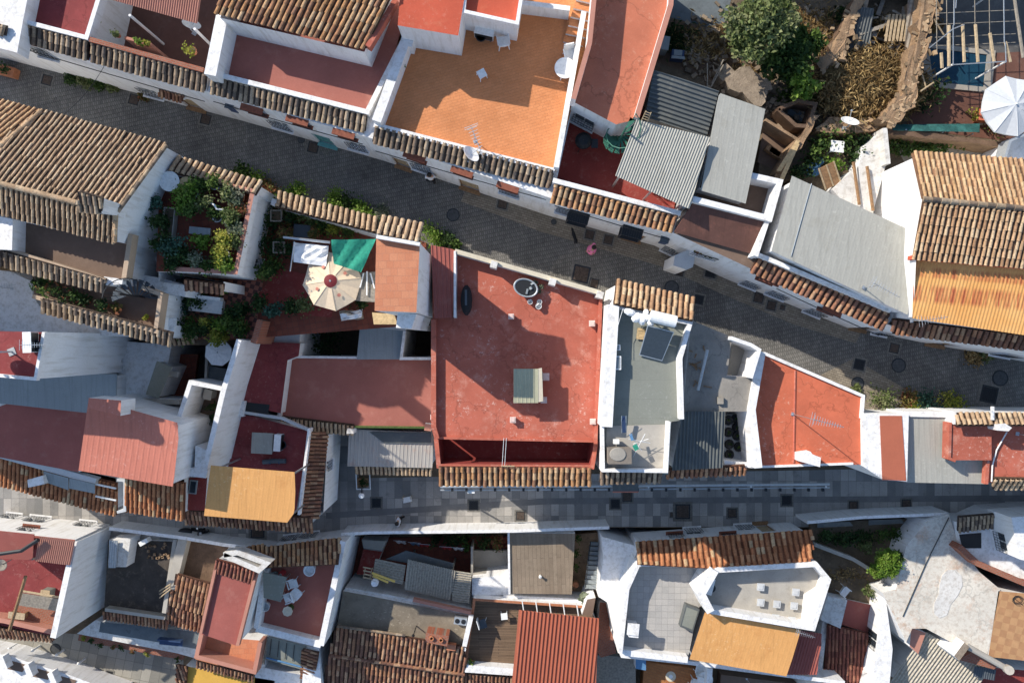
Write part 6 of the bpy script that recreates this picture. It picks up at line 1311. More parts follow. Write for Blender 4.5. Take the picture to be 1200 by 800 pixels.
block(h, [(210, 632), (268, 640), (262, 660), (250, 686), (206, 680)], .6, 0, 'mud_dark'); pwall(h, [(214, 632), (200, 690)], 1.3, 0, .5, 'concrete', 'side_wall')
troof(h, [(197, 706, .9), (246, 720, .9), (251, 684, 1.5), (208, 672)], 'burnt', .24, name='upper_tiles'); troof(h, [(195, 728, .3), (241, 740, .3), (246, 722, .8), (197, 708)], 'burnt', .22, name='lower_tiles'); block(h, [(198, 724), (240, 736), (248, 690), (206, 680)], .2, 0, None, wname='tile_house_wall')
h = house('low white house with blue shade coloured onto its roof beside the lower lane', (170, 745))
block(h, [(112, 726), (130, 732), (237, 736), (233, 772), (208, 765), (90, 742)], -.6, 0, 'white_worn'); block(h, [(118, 728), (233, 740), (231, 760), (116, 740)], -.3, -.6, 'felt_blue', wname='shade_slab', tname='shade_slab_top')  # blue slab stands in for shade lying on the white roof
pwall(h, [(92, 746), (215, 769)], -1.2, 0, .4, 'brick', 'planter'); t = thing('stone_bench', 'dark blue bench on the shaded low roof by the lane', 'bench', P(204, 749, -.3)); o = P(204, 749, -.3); m = MB(); m.box(o + Vector((0, 0, .4)), (1.3, .35, .08), -.1); m.build('seat', 'navy', t); m = MB(); m.box(o + Vector((.02, .2, .6)), (1.3, .08, .4), -.1); m.build('backrest', 'navy', t)
for i, (x, y, p) in enumerate(((99, 748, 'yellow'), (107, 750, 'dark'), (118, 755, 'dark'), (133, 757, 'rust'), (143, 758, 'dark'), (155, 763, 'rust'), (173, 765, 'yellow'), (208, 771, 'dark'))):
    plant(x, y, -1.2, .2, ['yellow green', 'dark, next to the yellow green', 'dark, third from the left', 'reddish, fourth from the left', 'dark, fifth from the left', 'reddish, sixth from the left', 'yellow green, second from the right', 'dark, last on the right'][i] + ' plant in the brick lane planter', p, 50, .11)
# --- long red roof house
h = house('narrow white house with a long weathered brick red roof', (270, 710))
block(h, [(254, 656), (300, 668), (277, 756), (234, 742)], 4.8, 0, 'sheet_brick'); troof(h, [(250, 668, 4.85), (297, 682, 4.85), (301, 668, 5.2), (254, 655)], 'red', .2, name='top_tiles'); pwall(h, [(254, 658), (235, 742)], 5.0, 4.7, .14, 'pink'); pwall(h, [(300, 670), (278, 756)], 5.0, 4.7, .16, 'pink')
pwall(h, [(262, 650), (278, 647), (312, 660), (303, 668), (262, 650)], 5.4, 4.6, .26, 'white_worn', 'light_well_wall'); floor(h, [(272, 652), (300, 660), (298, 666), (268, 658)], 4.3, 'pink', 'light_well_floor')
block(h, [(236, 744), (305, 750), (298, 790), (229, 772)], .4, 0, 'peach_tiles', tname='lower_terrace', wname='lower_wall'); pwall(h, [(236, 742), (230, 769), (298, 787), (305, 752)], 1.4, .4, .22, 'pink'); troof(h, [(230, 780, 0), (297, 797, 0), (298, 790, .4), (231, 773)], 'burnt', .2, name='eave')
# --- maroon terrace with chairs
h = house('white house with chairs on its maroon terrace and tall blank east wall', (345, 700))
block(h, [(308, 664), (397, 640), (374, 753), (300, 734)], 2.0, 0, 'maroon_pink', tname='terrace'); pwall(h, [(402, 634), (376, 756)], 3.0, 0, .3, 'white', 'east_wall'); pwall(h, [(300, 736), (376, 755)], 2.6, 0, .35, 'white', 'south_wall'); pwall(h, [(310, 668), (300, 736)], 2.9, 0, .25, 'white', 'west_wall')
troof(h, [(311, 642, 2.8), (400, 631, 2.8), (396, 661, 3.4), (310, 665)], 'warm', .24, name='tile_roof', seed=4); troof(h, [(268, 646, 2.5), (311, 638, 2.5), (309, 662, 3.0), (290, 656)], 'warm', .24, name='side_tiles'); block(h, [(318, 642), (400, 632), (396, 658), (316, 662)], 2.7, 0, None, wname='street_wall', opens=[(0, 330, 629, .9, 1.0, 'win'), (0, 362, 628, .9, .9, 'win')])
sheet(h, [(309, 700, 3.1), (329, 705, 3.1), (336, 676, 3.3), (308, 670)], 'felt', .06, 'lean_to'); posts(h, [(328, 703), (334, 678)], 3.0, 2.0, .05)
for (x, y, a, l) in ((346, 681, .3, 'white plastic chair nearest the tile roof on the chair terrace'), (350, 692, 2.4, 'white plastic chair with a dark cushion on the chair terrace'), (340, 697, -1.2, 'white plastic chair turned sideways on the chair terrace')): chair.put(P(x, y, 2.0), a, l)
t = thing('octagonal_table', 'pale eight sided table with a dark hole in its middle on the chair terrace', 'table', P(341, 711, 2)); o = P(341, 711, 2.0); m = MB(); m.lathe(o, [(.2, .72), (.27, .74), (.28, .7), (.26, .68)], 8); m.lathe(o, [(.06, .76), (.05, .78), (0, .78)], 8); m.build('tabletop', 'stain_cream', t); m = MB(); m.lathe(o, [(.18, 0), (.1, .1), (.2, .7), (0, .71)], 8); m.build('pedestal', 'moss', t)
t = thing('stone_basin', 'half round white basin under the tile roof on the chair terrace', 'basin', P(366, 665, 2)); o = P(366, 664, 2.0); m = MB(); m.lathe(o, [(.2, 0), (.3, .6), (.32, .7), (.27, .7), (.2, .5), (0, .5)], 18); m.build('bowl', 'plastic', t); m = MB(); m.lathe(o, [(.22, 0), (.22, .05), (0, .05)], 14); m.build('foot', 'concrete', t)
t = thing('gas_bottle', 'red gas bottle beside white buckets under the tile roof', 'gas bottle', P(332, 670, 2)); o = P(332, 670, 2.0); m = MB(); m.lathe(o, [(.15, 0), (.16, .4), (.1, .52), (0, .54)], 14); m.build('body', 'redcloth', t); m = MB(); m.lathe(o, [(.07, .53), (.08, .6), (0, .6)], 10); m.build('valve', 'steel', t)
for x, y, r, l in ((323, 672, .2, 'large pale blue bucket beside the red gas bottle'), (313, 708, .24, 'white basket at the west wall of the chair terrace')):
    t = thing('bucket', l, 'bucket', P(x, y, 2)); o = P(x, y, 2.0); m = MB(); m.lathe(o, [(r * .75, 0), (r, .4), (r * 1.06, .42), (r * .9, .4), (r * .75, .06), (0, .06)], 16); m.build('body', 'sheet_grey' if r < .22 else 'plastic', t); m = MB(); m.tube([o + Vector((-r, 0, .4)), o + Vector((0, r * .8, .46)), o + Vector((r, 0, .4))], .01, 5); m.build('handle', 'steel', t)
h = house('low room with a green grey glazed roof below the chair terrace', (335, 765))
block(h, [(313, 745), (358, 757), (352, 790), (310, 782)], .4, 0, None); sheet(h, [(310, 772, .6), (354, 784, .6), (359, 757, .8), (315, 745)], 'felt', .05); m = MB()
for k in range(4): m.tube([P(316 + k * 9, 767 + k * 2.4, .7), P(318 + k * 9, 748 + k * 2.4, .85)], .02, 5)
m.build('glazing_bar', 'iron', h); m = MB(); m.tube([P(312, 770, .72), P(354, 781, .72)], .05, 6); m.build('rim', 'blue', h)
block(h, [(300, 776), (352, 788), (348, 830), (296, 830)], -.6, 0, 'white', wname='lower_wall', tname='lower_roof'); block(h, [(374, 757), (357, 758), (352, 830), (378, 830)], .7, 0, 'white', wname='tile_wall', tname='tile_base'); troof(h, [(353, 795, .5), (355, 760, .9), (374, 764, .9), (368, 800)], 'burnt', .2, (0, 3), name='side_tiles')
h = house('yellow ochre flat roof at the bottom edge', (265, 800)); block(h, [(217, 780), (322, 797), (320, 850), (212, 850)], -.6, 0, 'yellow_ochre'); troof(h, [(207, 800, -.5), (208, 778, -.3), (220, 781, -.3), (216, 830)], 'burnt', .2, (0, 3), name='side_tiles')
# --- sunken yard with pergolas
h = house('sunken yard with slatted pergolas behind the low white wall', (490, 660), 'yard', 'yard')
floor(h, [(410, 630, -2.4), (600, 628, -2.4), (600, 700, -2.4), (400, 700, -2.4)], -2.4, 'terracotta', d=.1)
corr(h, [(474, 690, .4), (528, 703, .4), (534, 668, .6), (478, 655)], 'wood_slat', .14, .05, (0, 3), 'slat_roof', 'trap'); corr(h, [(530, 703, .35), (530, 666, .55), (553, 670, .55), (550, 706)], 'wood_slat', .14, .05, (0, 3), 'slat_roof', 'trap'); corr(h, [(436, 676, .3), (440, 654, .3), (476, 660, .3), (472, 684)], 'wood_slat', .14, .05, (0, 3), 'slat_roof', 'trap')
sheet(h, [(452, 655, .1), (530, 668, .1), (532, 660, .2), (476, 645)], 'sheet_dark', .05, 'dark_sheet'); posts(h, [(478, 688), (526, 700), (440, 674), (548, 702), (480, 658), (530, 668)], .3, -2.4, .06, 'wood_grey')
pwall(h, [(404, 691), (440, 697), (555, 718)], .6, 0, .3, 'white_worn', 'low_wall'); block(h, [(424, 632), (452, 634), (448, 645), (426, 642)], -.8, 0, 'concrete', wname='oven_wall', tname='oven_top'); block(h, [(426, 643), (448, 646), (436, 675), (418, 672)], -1.4, 0, 'red_deep', wname='step_wall', tname='step_top')
pwall(h, [(553, 640), (553, 672), (596, 674)], -.6, 0, .12, 'concrete', 'pen_wall'); floor(h, [(555, 644, -2), (594, 644, -2), (594, 670, -2), (555, 668, -2)], -1.9, 'concrete', 'pen_floor', .4)
block(h, [(553, 678), (596, 673), (597, 697), (553, 697)], .2, 0, 'white', wname='store_wall', tname='store_roof')
for i, (x, y, r, p) in enumerate(((530, 630, .5, 'dark'), (548, 631, .5, 'mid'), (565, 630, .5, 'dark'), (582, 634, .6, 'rust'), (512, 629, .35, 'dark'))): plant(x, y, -2.4, r, ['dark shrub under the low white wall, left of the middle', 'green shrub in the middle under the low white wall', 'dark shrub right of the middle under the low white wall', 'reddish shrub above the concrete pen', 'small dark shrub at the left under the low white wall'][i], p, 170, .15, 1.4)
for i, (x, y, c) in enumerate(((468, 634, 'cloth'), (485, 636, 'blue'), (496, 638, 'redcloth'), (522, 641, 'redcloth'), (536, 642, 'cloth'))):
    t = thing('hanging_cloth', ['pale green towel hanging in the dark of the yard', 'white and blue shirt hanging in the yard', 'small red cloth hanging in the yard', 'bright red towel at the left end of the washing line', 'pale patterned cloth at the right end of the washing line'][i], 'laundry', P(x, y, -.9)); a, b = P(x - 5, y - 1, -.6), P(x + 6, y, -.6); m = MB(); m.grid([[a.lerp(b, k / 5) + Vector((0, -.12 * j - .04 * math.sin(k * 2), -.3 * j)) for k in range(6)] for j in range(4)][::-1]); m.build('cloth', c, t); m = MB(); m.tube([a - Vector((.1, 0, 0)), b + Vector((.1, 0, 0))], .01, 5); m.build('line', 'steel', t)
for a, b, l in (((436, 671, .8), (463, 681, .8), 'upper of two yellow boards on the low yard wall'), ((437, 674, .75), (455, 682, .75), 'lower of two yellow boards on the low yard wall')): m = MB(); a, b = P(*a), P(*b); d = (b - a).normalized(); m.box((a + b) / 2, ((b - a).length, .12, .05), math.atan2(d.y, d.x)); tag(m.build('timber_board', 'yellow', at=a), l, 'board')
t = thing('pallet', 'white slatted pallet standing at the low yard wall', 'pallet', P(432, 671, .2)); m = MB()
for k in range(4): m.box(P(430 + k * .4, 665 + k * 4, .6), (.45, .07, .04), -.2)
m.build('slat', 'wood_pale', t); m = MB()
for s in (-1, 1): m.box(P(431 + s * 4, 671, .56), (.05, .6, .05), -.2)
m.build('bearer', 'wood_pale', t)
t = thing('sack', 'white sack standing on the low yard wall', 'sack', P(440, 681, .6)); m = MB(); m.lathe(P(440, 681, .6), [(.2, 0), (.22, .25), (.12, .45), (.15, .5), (0, .46)], 12); m.build('bag', 'cloth', t); m = MB(); m.lathe(P(440, 681, .6), [(.125, .42), (.14, .44), (.125, .46)], 10); m.build('tie', 'wood', t)
# --- dark flat roof, burnt tile roof
h = house('house with a stained cement roof above burnt orange tiles', (470, 750))
block(h, [(402, 692), (430, 697), (553, 722), (545, 762), (395, 735)], .8, 0, 'roof_dirt'); pwall(h, [(484, 703), (552, 718)], 1.1, .7, .16, 'pink'); pwall(h, [(552, 722), (543, 762)], 1.3, 0, .25, 'white')
troof(h, [(386, 766, .7), (545, 790, .7), (546, 757, 1.3), (395, 733)], 'burnt', .24, name='upper_tiles'); troof(h, [(376, 830, -.5), (538, 850, -.5), (545, 789, .6), (386, 766)], 'burnt', .24, name='lower_tiles'); block(h, [(388, 768), (544, 788), (538, 850), (378, 840)], -.7, 0, None, wname='tile_wall'); ridge(h, (386, 767, .78), (545, 790, .78), 'burnt', .1); ridge(h, (395, 733, 1.34), (475, 744, 1.34), 'dark', .08)
t = thing('brick_chimney', 'red brick double chimney block on the burnt orange tiles', 'chimney', P(511, 750, 1)); m = MB(); q = [P(499, 741, 1.9), P(526, 745, 1.9), P(524, 757, 1.9), P(498, 752, 1.9)][::-1]; m.prism([Vector((v.x, v.y, LV + .6)) for v in q], q); m.build('stack', 'brick', t); m = MB()
for x, y in ((506, 747), (517, 749)): m.lathe(P(x, y, 1.9), [(.13, 0), (.12, .14), (.08, .14), (.07, 0)], 12)
m.build('pot', 'pot', t)
m = MB(); m.box(P(529, 757, 1.3), (.5, .3, .4), -.1); t = tag(m.build('brick_stub', 'peach_tiles', at=P(529, 757, .8)), 'low orange brick stub right of the double chimney', 'chimney')
t = thing('air_vent', 'grey metal fan unit at the upper right of the cement roof', 'vent', P(540, 725, .8)); o = P(540, 725, .8); m = MB(); m.box(o + Vector((0, 0, .2)), (.7, .4, .35), -.15); m.build('casing', 'zinc', t); m = MB()
for s in (-1, 1): m.lathe(o + Vector((s * .17, -s * .02, .38)), [(.13, 0), (.13, .02), (0, .03)], 14)
m.build('fan', 'iron', t); m = MB(); m.lathe(P(488, 733, .8), [(.03, 0), (.03, 1.5), (.09, 1.55), (.03, 1.7), (0, 1.7)], 8); tag(m.build('flue_pipe', 'iron', at=P(488, 733, .8)), 'thin dark flue pipe on the cement roof', 'pipe')
# --- plank roof, path and outdoor stairs
h = house('low building with a plain buff brown flat roof beside the side path', (635, 660))
block(h, [(596, 624), (674, 625), (670, 696), (597, 695)], .9, 0, 'plank_roof'); pwall(h, [(596, 624), (597, 696)], 1.0, 0, .12, 'white', 'side_wall'); block(h, [(590, 697), (692, 702), (692, 712), (590, 706)], .4, 0, 'white', wname='back_wall', tname='back_coping'); m = MB(); m.lathe(P(633, 674, .9), [(.06, 0), (.06, .25), (.09, .27), (0, .32)], 10); m.build('vent_pipe', 'plastic', h)
h = house('earth side path with a railed grey staircase beside the white house', (690, 660), 'path', 'stair_path')
floor(h, [(674, 626, -1), (712, 622, -1), (702, 700, -1), (670, 692, -1)], -1.0, 'mud', d=1); m = MB()
for k in range(10): a = P(699 - k * .7, 637 + k * 5.6, -.9 + k * .13); m.box(a - Vector((0, 0, .1)), (.75, .21, .2), -.05)
m.build('staircase', 'sheet_grey', h); m = MB()
for s in (-8, 8): m.tube([P(700 + s, 634, 0), P(694 + s, 688, 1.3)], .025, 6)
for k in range(10):
    for s in (-8,): m.tube([P(700 + s - k * .6, 637 + k * 5.6, -.8 + k * .13), P(700 + s - k * .6, 637 + k * 5.6, .05 + k * .13)], .014, 5)
m.build('handrail', 'iron', h); plant(687, 700, .3, .4, 'spiky pale green palm like plant at the foot of the railed staircase', 'grey', 60, .32, .7)
for i, (x, y) in enumerate(((677, 630), (675, 645), (673, 660))): plant(x, y, -1, .25, ['upper weed along the earth path', 'middle weed along the earth path', 'lower weed along the earth path'][i], 'mid', 60, .12, 1.0)
t = thing('clay_jar', 'dark clay jar at the bottom of the earth path', 'jar', P(674, 682, -1)); m = MB(); o = P(674, 682, -.9); m.lathe(o, [(.12, 0), (.22, .25), (.15, .45), (.17, .5), (.12, .48), (0, .3)], 14); m.build('jar', 'wood', t); m = MB(); m.lathe(o, [(.16, .5), (.18, .52), (.16, .54)], 14); m.build('rim', 'pot', t)
# --- deck and red corrugated roof
h = house('house with a brown timber deck beside the red corrugated roof', (600, 750))
block(h, [(553, 700), (690, 709), (700, 730), (697, 790), (546, 782)], .2, 0, 'deck', tname='deck'); pwall(h, [(545, 782), (556, 702), (690, 711)], .9, 0, .14, 'white', cop='pot'); pwall(h, [(545, 783), (602, 787)], .9, 0, .4, 'white', cop='white'); 
corr(h, [(597, 830, 1.7), (697, 830, 1.7), (702, 724, 1.9), (608, 714)], 'sheet_red', .21, .045, (0, 3), 'red_roof', 'trap'); troof(h, [(543, 812, 0), (600, 815, 0), (602, 792, .5), (545, 788)], 'burnt', .22, name='eave'); block(h, [(545, 790), (696, 792), (694, 850), (540, 850)], .0, 0, None, wname='lower_wall')
for k in range(5): m = MB(); m.tube([P(612 + k * 16, 704 + k * 1.2, 1.7), P(614 + k * 16, 717 + k * 1.2, 1.7)], .03, 6); m.build('awning_arm', 'plastic', h)
block(h, [(688, 702), (698, 700), (694, 722), (682, 720)], 1.6, 0, 'brown', wname='pier', tname='pier_top'); block(h, [(703, 705), (712, 706), (722, 765), (704, 770), (698, 760)], -.5, 0, 'brick', wname='passage_wall', tname='passage_floor')
t = thing('garden_chair', 'dark framed garden chair on the shaded side of the timber deck', 'chair', P(565, 728, .2)); o = P(565, 728, .2); m = MB(); m.box(o + Vector((0, 0, .4)), (.5, .5, .03), .3); m.build('seat', 'slate', t); m = MB(); m.box(o + Vector((-.2, .1, .7)), (.04, .5, .55), .3); m.build('backrest', 'plastic', t)
for a in (-1, 1):
    for b in (-1, 1): m = MB(); m.tube([o + Vector((a * .2, b * .2, .4)), o + Vector((a * .24, b * .24, 0))], .02, 5); m.build('leg', 'plastic', t)
stool.put(P(591, 719, .2), .1, 'white stool on the sunlit timber deck'); plant(553, 775, .2, .3, 'yellow green pot plant in the lower corner of the timber deck', 'bright', 90, .13, pot='pot')
# --- long tiled white house
h = house('long white house with orange tiles and two grey terraces', (840, 690))
block(h, [(750, 640), (950, 627), (949, 656), (838, 664), (748, 660)], 3.3, 0, None, opens=[(0, 802, 611, .9, 1.0, 'win'), (0, 824, 612, 1.0, 1.1, 'win'), (0, 865, 612, .9, .8, 'win'), (0, 884, 609, .8, 1.8, 'wood'), (0, 855, 628, .8, .7, 'clay'), (0, 897, 622, .9, .7, 'clay'), (0, 792, 628, .8, .7, 'clay'), (0, 770, 612, .8, 1.8, 'door')])
block(h, [(748, 640), (838, 655), (836, 700), (818, 712), (806, 772), (728, 764), (733, 690)], 2.6, 0, 'marble', tname='terrace', wname='terrace_wall'); pwall(h, [(833, 659), (748, 661), (735, 690), (727, 764)], 3.6, 0, .22, 'white', 'side_wall'); pwall(h, [(727, 764), (806, 773)], 3.2, 0, .3); 
block(h, [(705, 628, 1.5), (749, 640, 1.5), (733, 700, 1.5), (727, 764, 1.5), (724, 764, 1.5), (712, 705, 1.5), (701, 698, 1.5), (707, 650, 1.5)], 1.6, 0, 'white', wname='west_annexe', tname='west_annexe_roof')
troof(h, [(747, 636, 3.4), (953, 622, 3.4), (950, 658, 4.1), (838, 666), (747, 661)], 'orange', .29, name='tile_roof')
block(h, [(836, 664), (952, 657), (974, 678), (954, 738), (832, 717), (820, 700)], 3.3, 0, 'concrete', tname='upper_terrace', wname='upper_wall'); pwall(h, [(838, 668), (956, 661), (971, 679), (953, 736), (833, 716)], 4.25, 3.3, .25); pwall(h, [(838, 668), (822, 696), (833, 717)], 4.6, 0, .4, 'white', 'stair_wall')
block(h, [(946, 700), (962, 690), (950, 738), (943, 732)], 3.9, 3.3, 'white', wname='bench', tname='bench_top'); corr(h, [(808, 772, 3.5), (922, 792, 3.5), (939, 738, 3.7), (826, 717)], 'ochre', .25, .0013, (0, 3), 'canopy', 'trap'); posts(h, [(812, 769), (918, 788), (933, 740)], 3.4, 0, .05); block(h, [(812, 768), (920, 786), (934, 740), (828, 722)], 2.4, 0, None, wname='lower_storey')
corr(h, [(922, 790, 2.4), (957, 790, 2.4), (964, 742, 2.6), (936, 738)], 'sheet_brick', .16, .025, (0, 3), 'brown_sheet', 'trap'); pwall(h, [(728, 768), (806, 776), (990, 800)], 2.2, 0, .2, 'white', 'south_wall')
for i, (x, y) in enumerate(((890, 704), (909, 706), (929, 708), (887, 720), (907, 722), (926, 725), (931, 692), (890, 686))): skyblock.put(P(x, y, 3.3), -.1, 'square vent block, ' + ['first in the upper row', 'second in the upper row', 'third in the upper row', 'first in the lower row', 'second in the lower row', 'third in the lower row', 'alone near the right wall', 'low in the shade of the tile side wall'][i] + ' on the grey terrace', 'vent blocks on the grey terrace')
t = thing('roof_light', 'dark tilted roof light box on the marble terrace', 'roof light', P(808, 723, 2.6)); m = MB(); q = [P(804, 708, 3.1), P(820, 714, 3.1), P(812, 740, 3.1), P(797, 734, 3.1)][::-1]; m.prism([Vector((v.x, v.y, LV + 2.6)) for v in q], q); m.build('box', 'sheet_dark', t); c = sum(q, Vector()) / 4; m = MB(); m.face([c + (v - c) * .82 + Vector((0, 0, .006)) for v in q]); m.build('pane', 'felt', t)
t = thing('chimney', 'white hooded chimney on the marble terrace', 'chimney', P(741, 735, 2.6)); m = MB(); m.box(P(741, 736, 3.2), (.5, .5, 1.3), -.1); m.build('stack', 'white', t); m = MB(); m.box(P(742, 737, 3.88), (.6, .6, .06), -.1); m.build('cap', 'white', t); m = MB(); m.box(P(743, 743, 3.0), (.3, .2, .3), -.1); m.build('cowl', 'slate', t)
antenna.put(P(930, 733, 3.6), -.3, 'aerial lying over the corner of the ochre canopy', sc_=.7); ac.put(P(948, 712, 3.3), 1.3, 'white air conditioner on the right side of the grey terrace'); ac.put(P(829, 683, 3.3), 1.3, 'white air conditioner on the stair wall of the long tiled house')
h = house('sunken patio with orange floor tiles below the marble terrace', (790, 785), 'patio', 'patio'); floor(h, [(755, 775, -1.5), (835, 785, -1.5), (835, 850, -1.5), (750, 850, -1.5)], -1.5, 'terracotta_orange', d=1); pwall(h, [(832, 783), (828, 850)], -.2, 0, .3, 'white', 'wall'); floor(h, [(700, 767), (745, 770), (745, 850), (694, 850)], -1.2, 'wood_grey', 'grey_deck', 1); floor(h, [(845, 790), (965, 805), (960, 850), (840, 850)], -1.6, 'brown', 'dark_court', .8); block(h, [(745, 766), (757, 768), (757, 785), (745, 783)], -.4, 0, 'blue', wname='blue_hut', tname='blue_hut_roof')
table.put(P(823, 790, -1.5), 0, 'round white table on the orange patio at the bottom edge'); t = thing('round_mat', 'round white lace mat on the orange patio floor', 'mat', P(786, 792, -1.5)); m = MB(); m.lathe(P(786, 792, -1.5), [(.3, .0), (.3, .02), (0, .02)], 16); m.build('mat', 'stain_cream', t); m = MB(); m.lathe(P(786, 792, -1.5), [(.12, .02), (.12, .04), (0, .04)], 12); m.build('centre', 'cloth', t)
for i, (x, y, a) in enumerate(((812, 796, 1.2), (818, 780, 2.9))): chair.put(P(x, y, -1.5), a, ['white plastic chair left of the round table on the orange patio', 'white plastic chair behind the round table on the orange patio'][i])
antenna.put(P(875, 795, .6), .2, 'aerial on the wall below the ochre canopy', sc_=.6)
# --- garden and right houses
h = house('sloping weedy garden between the long tiled house and the stained roof', (1000, 650), 'garden', 'garden_plot'); floor(h, [(950, 612, 0.4), (1112, 606, 0.4), (1100, 700, 0.4), (960, 740, 0.4)], 0.4, 'soil', d=3); pwall(h, [(955, 638), (1000, 655), (1038, 678)], 1.1, 0, .2, 'concrete', 'low_wall')
leaves(h, P(1000, 630, 0.6), (1.9, .4, .12), 900, .12, 'dark', 'ground_ivy', 30, .3); leaves(h, P(990, 675, 0.48), (1.1, .5, .06), 260, .12, 'dry', 'dry_weeds', 14, .3)
tree(1040, 661, 0.4, [(1040, 659, 2.3, .85, .55, 'bright', 1.3), (1030, 668, 1.9, .5, .4, 'bright', .4), (1052, 655, 2.0, .5, .4, 'mid', .3)], 'round bright green bush tree beside the stained roof', 1.2, 'bush', 4200, .11)
for i, (x, y, r) in enumerate(((965, 622, .4), (985, 628, .5), (1030, 622, .5), (1050, 625, .5), (1062, 630, .4), (1010, 640, .35), (1015, 690, .35))): plant(x, y, 0.4, r, ['dark shrub in the top left corner of the weedy garden', 'dark shrub second from the left along the garden wall', 'green shrub third along the garden wall', 'green shrub above the round bush tree', 'dark shrub in the top right corner of the weedy garden', 'small green shrub on the bare slope', 'dry green shrub at the foot of the round bush tree'][i], ['dark', 'dark', 'mid', 'mid', 'dark', 'olive', 'olive'][i], 160, .14, .9)
for k, (a, b) in enumerate(((958, 1000), (1018, 1060))): m = MB(); q = [P(a, 618 - k * 3, 1.1), P(b, 616 - k * 3, 1.1), P(b - 4, 611 - k * 3, 1.3), P(a, 612 - k * 3, 1.3)]; m.prism([v - Vector((0, 0, .03)) for v in q], q); tag(m.build('sun_screen', 'sheet_dark', at=q[0]), ['left grey green screen strip along the garden wall', 'right grey green screen strip along the garden wall'][k], 'screen')
chair.put(P(986, 690, 0.4), .9, 'white plastic chair in the weedy garden'); block(h, [(970, 698), (993, 703), (985, 736), (962, 726)], 1.4, 0, 'white_worn', wname='hut', tname='hut_roof')
h = house('small house with a flat rust red roof above dark red tiles', (1000, 740)); block(h, [(992, 702), (1024, 709), (1017, 741), (985, 731)], .6, 0, 'sheet_brick'); troof(h, [(962, 830, .2), (1014, 830, .2), (1018, 742, 1.0), (970, 731)], 'red', .2, (1, 2), name='dark_tiles'); block(h, [(968, 735), (1016, 744), (1014, 850), (962, 850)], .1, 0, None, wname='tile_wall'); pwall(h, [(967, 728), (955, 830)], .9, 0, .3, 'white_worn', 'side_wall')
h = house('broad house with a stained white and rust patched roof', (1090, 690))
block(h, [(1086, 610), (1112, 602), (1123, 637), (1148, 670), (1172, 690), (1157, 768), (1122, 756), (1085, 736), (1069, 736), (1062, 752), (1034, 694), (1050, 690), (1062, 640)], 2.2, 0, 'stained'); m = MB(); m.tube([P(1112, 606, 2.25), P(1085, 660, 2.25), (P(1058, 722, 2.25))], .025, 5); m.build('roof_cable', 'iron', h)
floor(h, [(1104, 674), (1110, 667), (1120, 667), (1127, 674), (1128, 686), (1122, 698), (1114, 708), (1110, 720), (1101, 724), (1094, 718), (1095, 706), (1100, 696), (1101, 684)], 2.225, 'white_worn', 'whitewashed_patch', .02); block(h, [(1037, 694), (1046, 760), (1040, 830), (1018, 830), (1030, 735)], 2.0, 0, 'white', wname='side_wing', tname='side_wing_roof', opens=[(3, 1048, 770, .9, 1.6, 'win')])
corr(h, [(1042, 800, .6), (1140, 815, .6), (1160, 780, 1.0), (1085, 740)], 'wood_slat', .19, .05, (0, 3), 'corrugated_roof'); block(h, [(1048, 795), (1135, 805), (1155, 782), (1085, 745)], .5, 0, None, wname='shed_wall'); block(h, [(1068, 735), (1085, 741), (1076, 766), (1066, 757)], 1.6, 0, 'pink', wname='roof_hatch_wall', tname='roof_hatch')
block(h, [(1118, 768), (1130, 752), (1136, 758), (1124, 774)], 3.0, 0, 'stone_wall', wname='chimney', tname='chimney_top'); floor(h, [(1125, 773), (1140, 762), (1170, 778), (1165, 784)], 2.0, 'brick', 'brick_patch', .6); m = MB(); m.tube([P(1132, 756, 2.6), P(1180, 783, 2.6)], .16, 10); m.tube([P(1180, 783, 2.5), P(1183, 785, 2.9)], .24, 12); m.build('cement_pipe', 'concrete', h)
block(h, [(1145, 780), (1260, 790), (1260, 850), (1140, 850)], .3, 0, 'red_deep', wname='back_court_wall', tname='back_court'); corr(h, [(1140, 792, 1.2), (1166, 797, 1.2), (1168, 784, 1.4), (1142, 780)], 'slate', .12, .02, (0, 3), 'slate_sheet')
h = house('white house with a red brick parapet and a checkered patio', (1170, 650))
block(h, [(1150, 612), (1172, 602), (1260, 596), (1260, 690), (1200, 685), (1148, 662), (1126, 640), (1122, 612)], 2.6, 0, 'white', opens=[(5, 1167, 648, 1.0, .9, 'win')]); block(h, [(1185, 606), (1260, 600), (1260, 672), (1195, 655)], 4.8, 2.6, 'white', wname='upper_storey', tname='upper_roof', opens=[(3, 1170, 650, 1.0, .9, 'win')]); pwall(h, [(1124, 640), (1146, 660), (1200, 683), (1260, 696)], 3.1, 0, .3, 'brick', cop='brick')
troof(h, [(1122, 622, 2.8), (1123, 605, 3.2), (1175, 601, 3.2), (1168, 616)], 'dark', .22, (0, 1), name='tile_roof'); floor(h, [(1124, 626), (1150, 624), (1150, 642), (1128, 642)], 2.63, 'dark', 'painted_opening', .02); block(h, [(1170, 692), (1260, 700), (1260, 780), (1158, 769)], 2.2, 0, 'checker', wname='patio_wall', tname='patio')  # black slab on the roof stands in for a shaded opening
t = thing('cable_coil', 'loose coil of dark cable on the checkered patio', 'cable coil', P(1192, 702, 2.2)); m = MB(); o = P(1192, 702, 2.24); m.tube([o + Vector((math.cos(k * .7) * (.18 + k * .006), math.sin(k * .7) * (.15 + k * .004), k * .004)) for k in range(26)], .014, 5); m.build('cable', 'iron', t); m = MB(); m.tube([o + Vector((-.2, .1, .02)), o + Vector((.3, -.3, .03))], .014, 5); m.build('cable_end', 'iron', t)
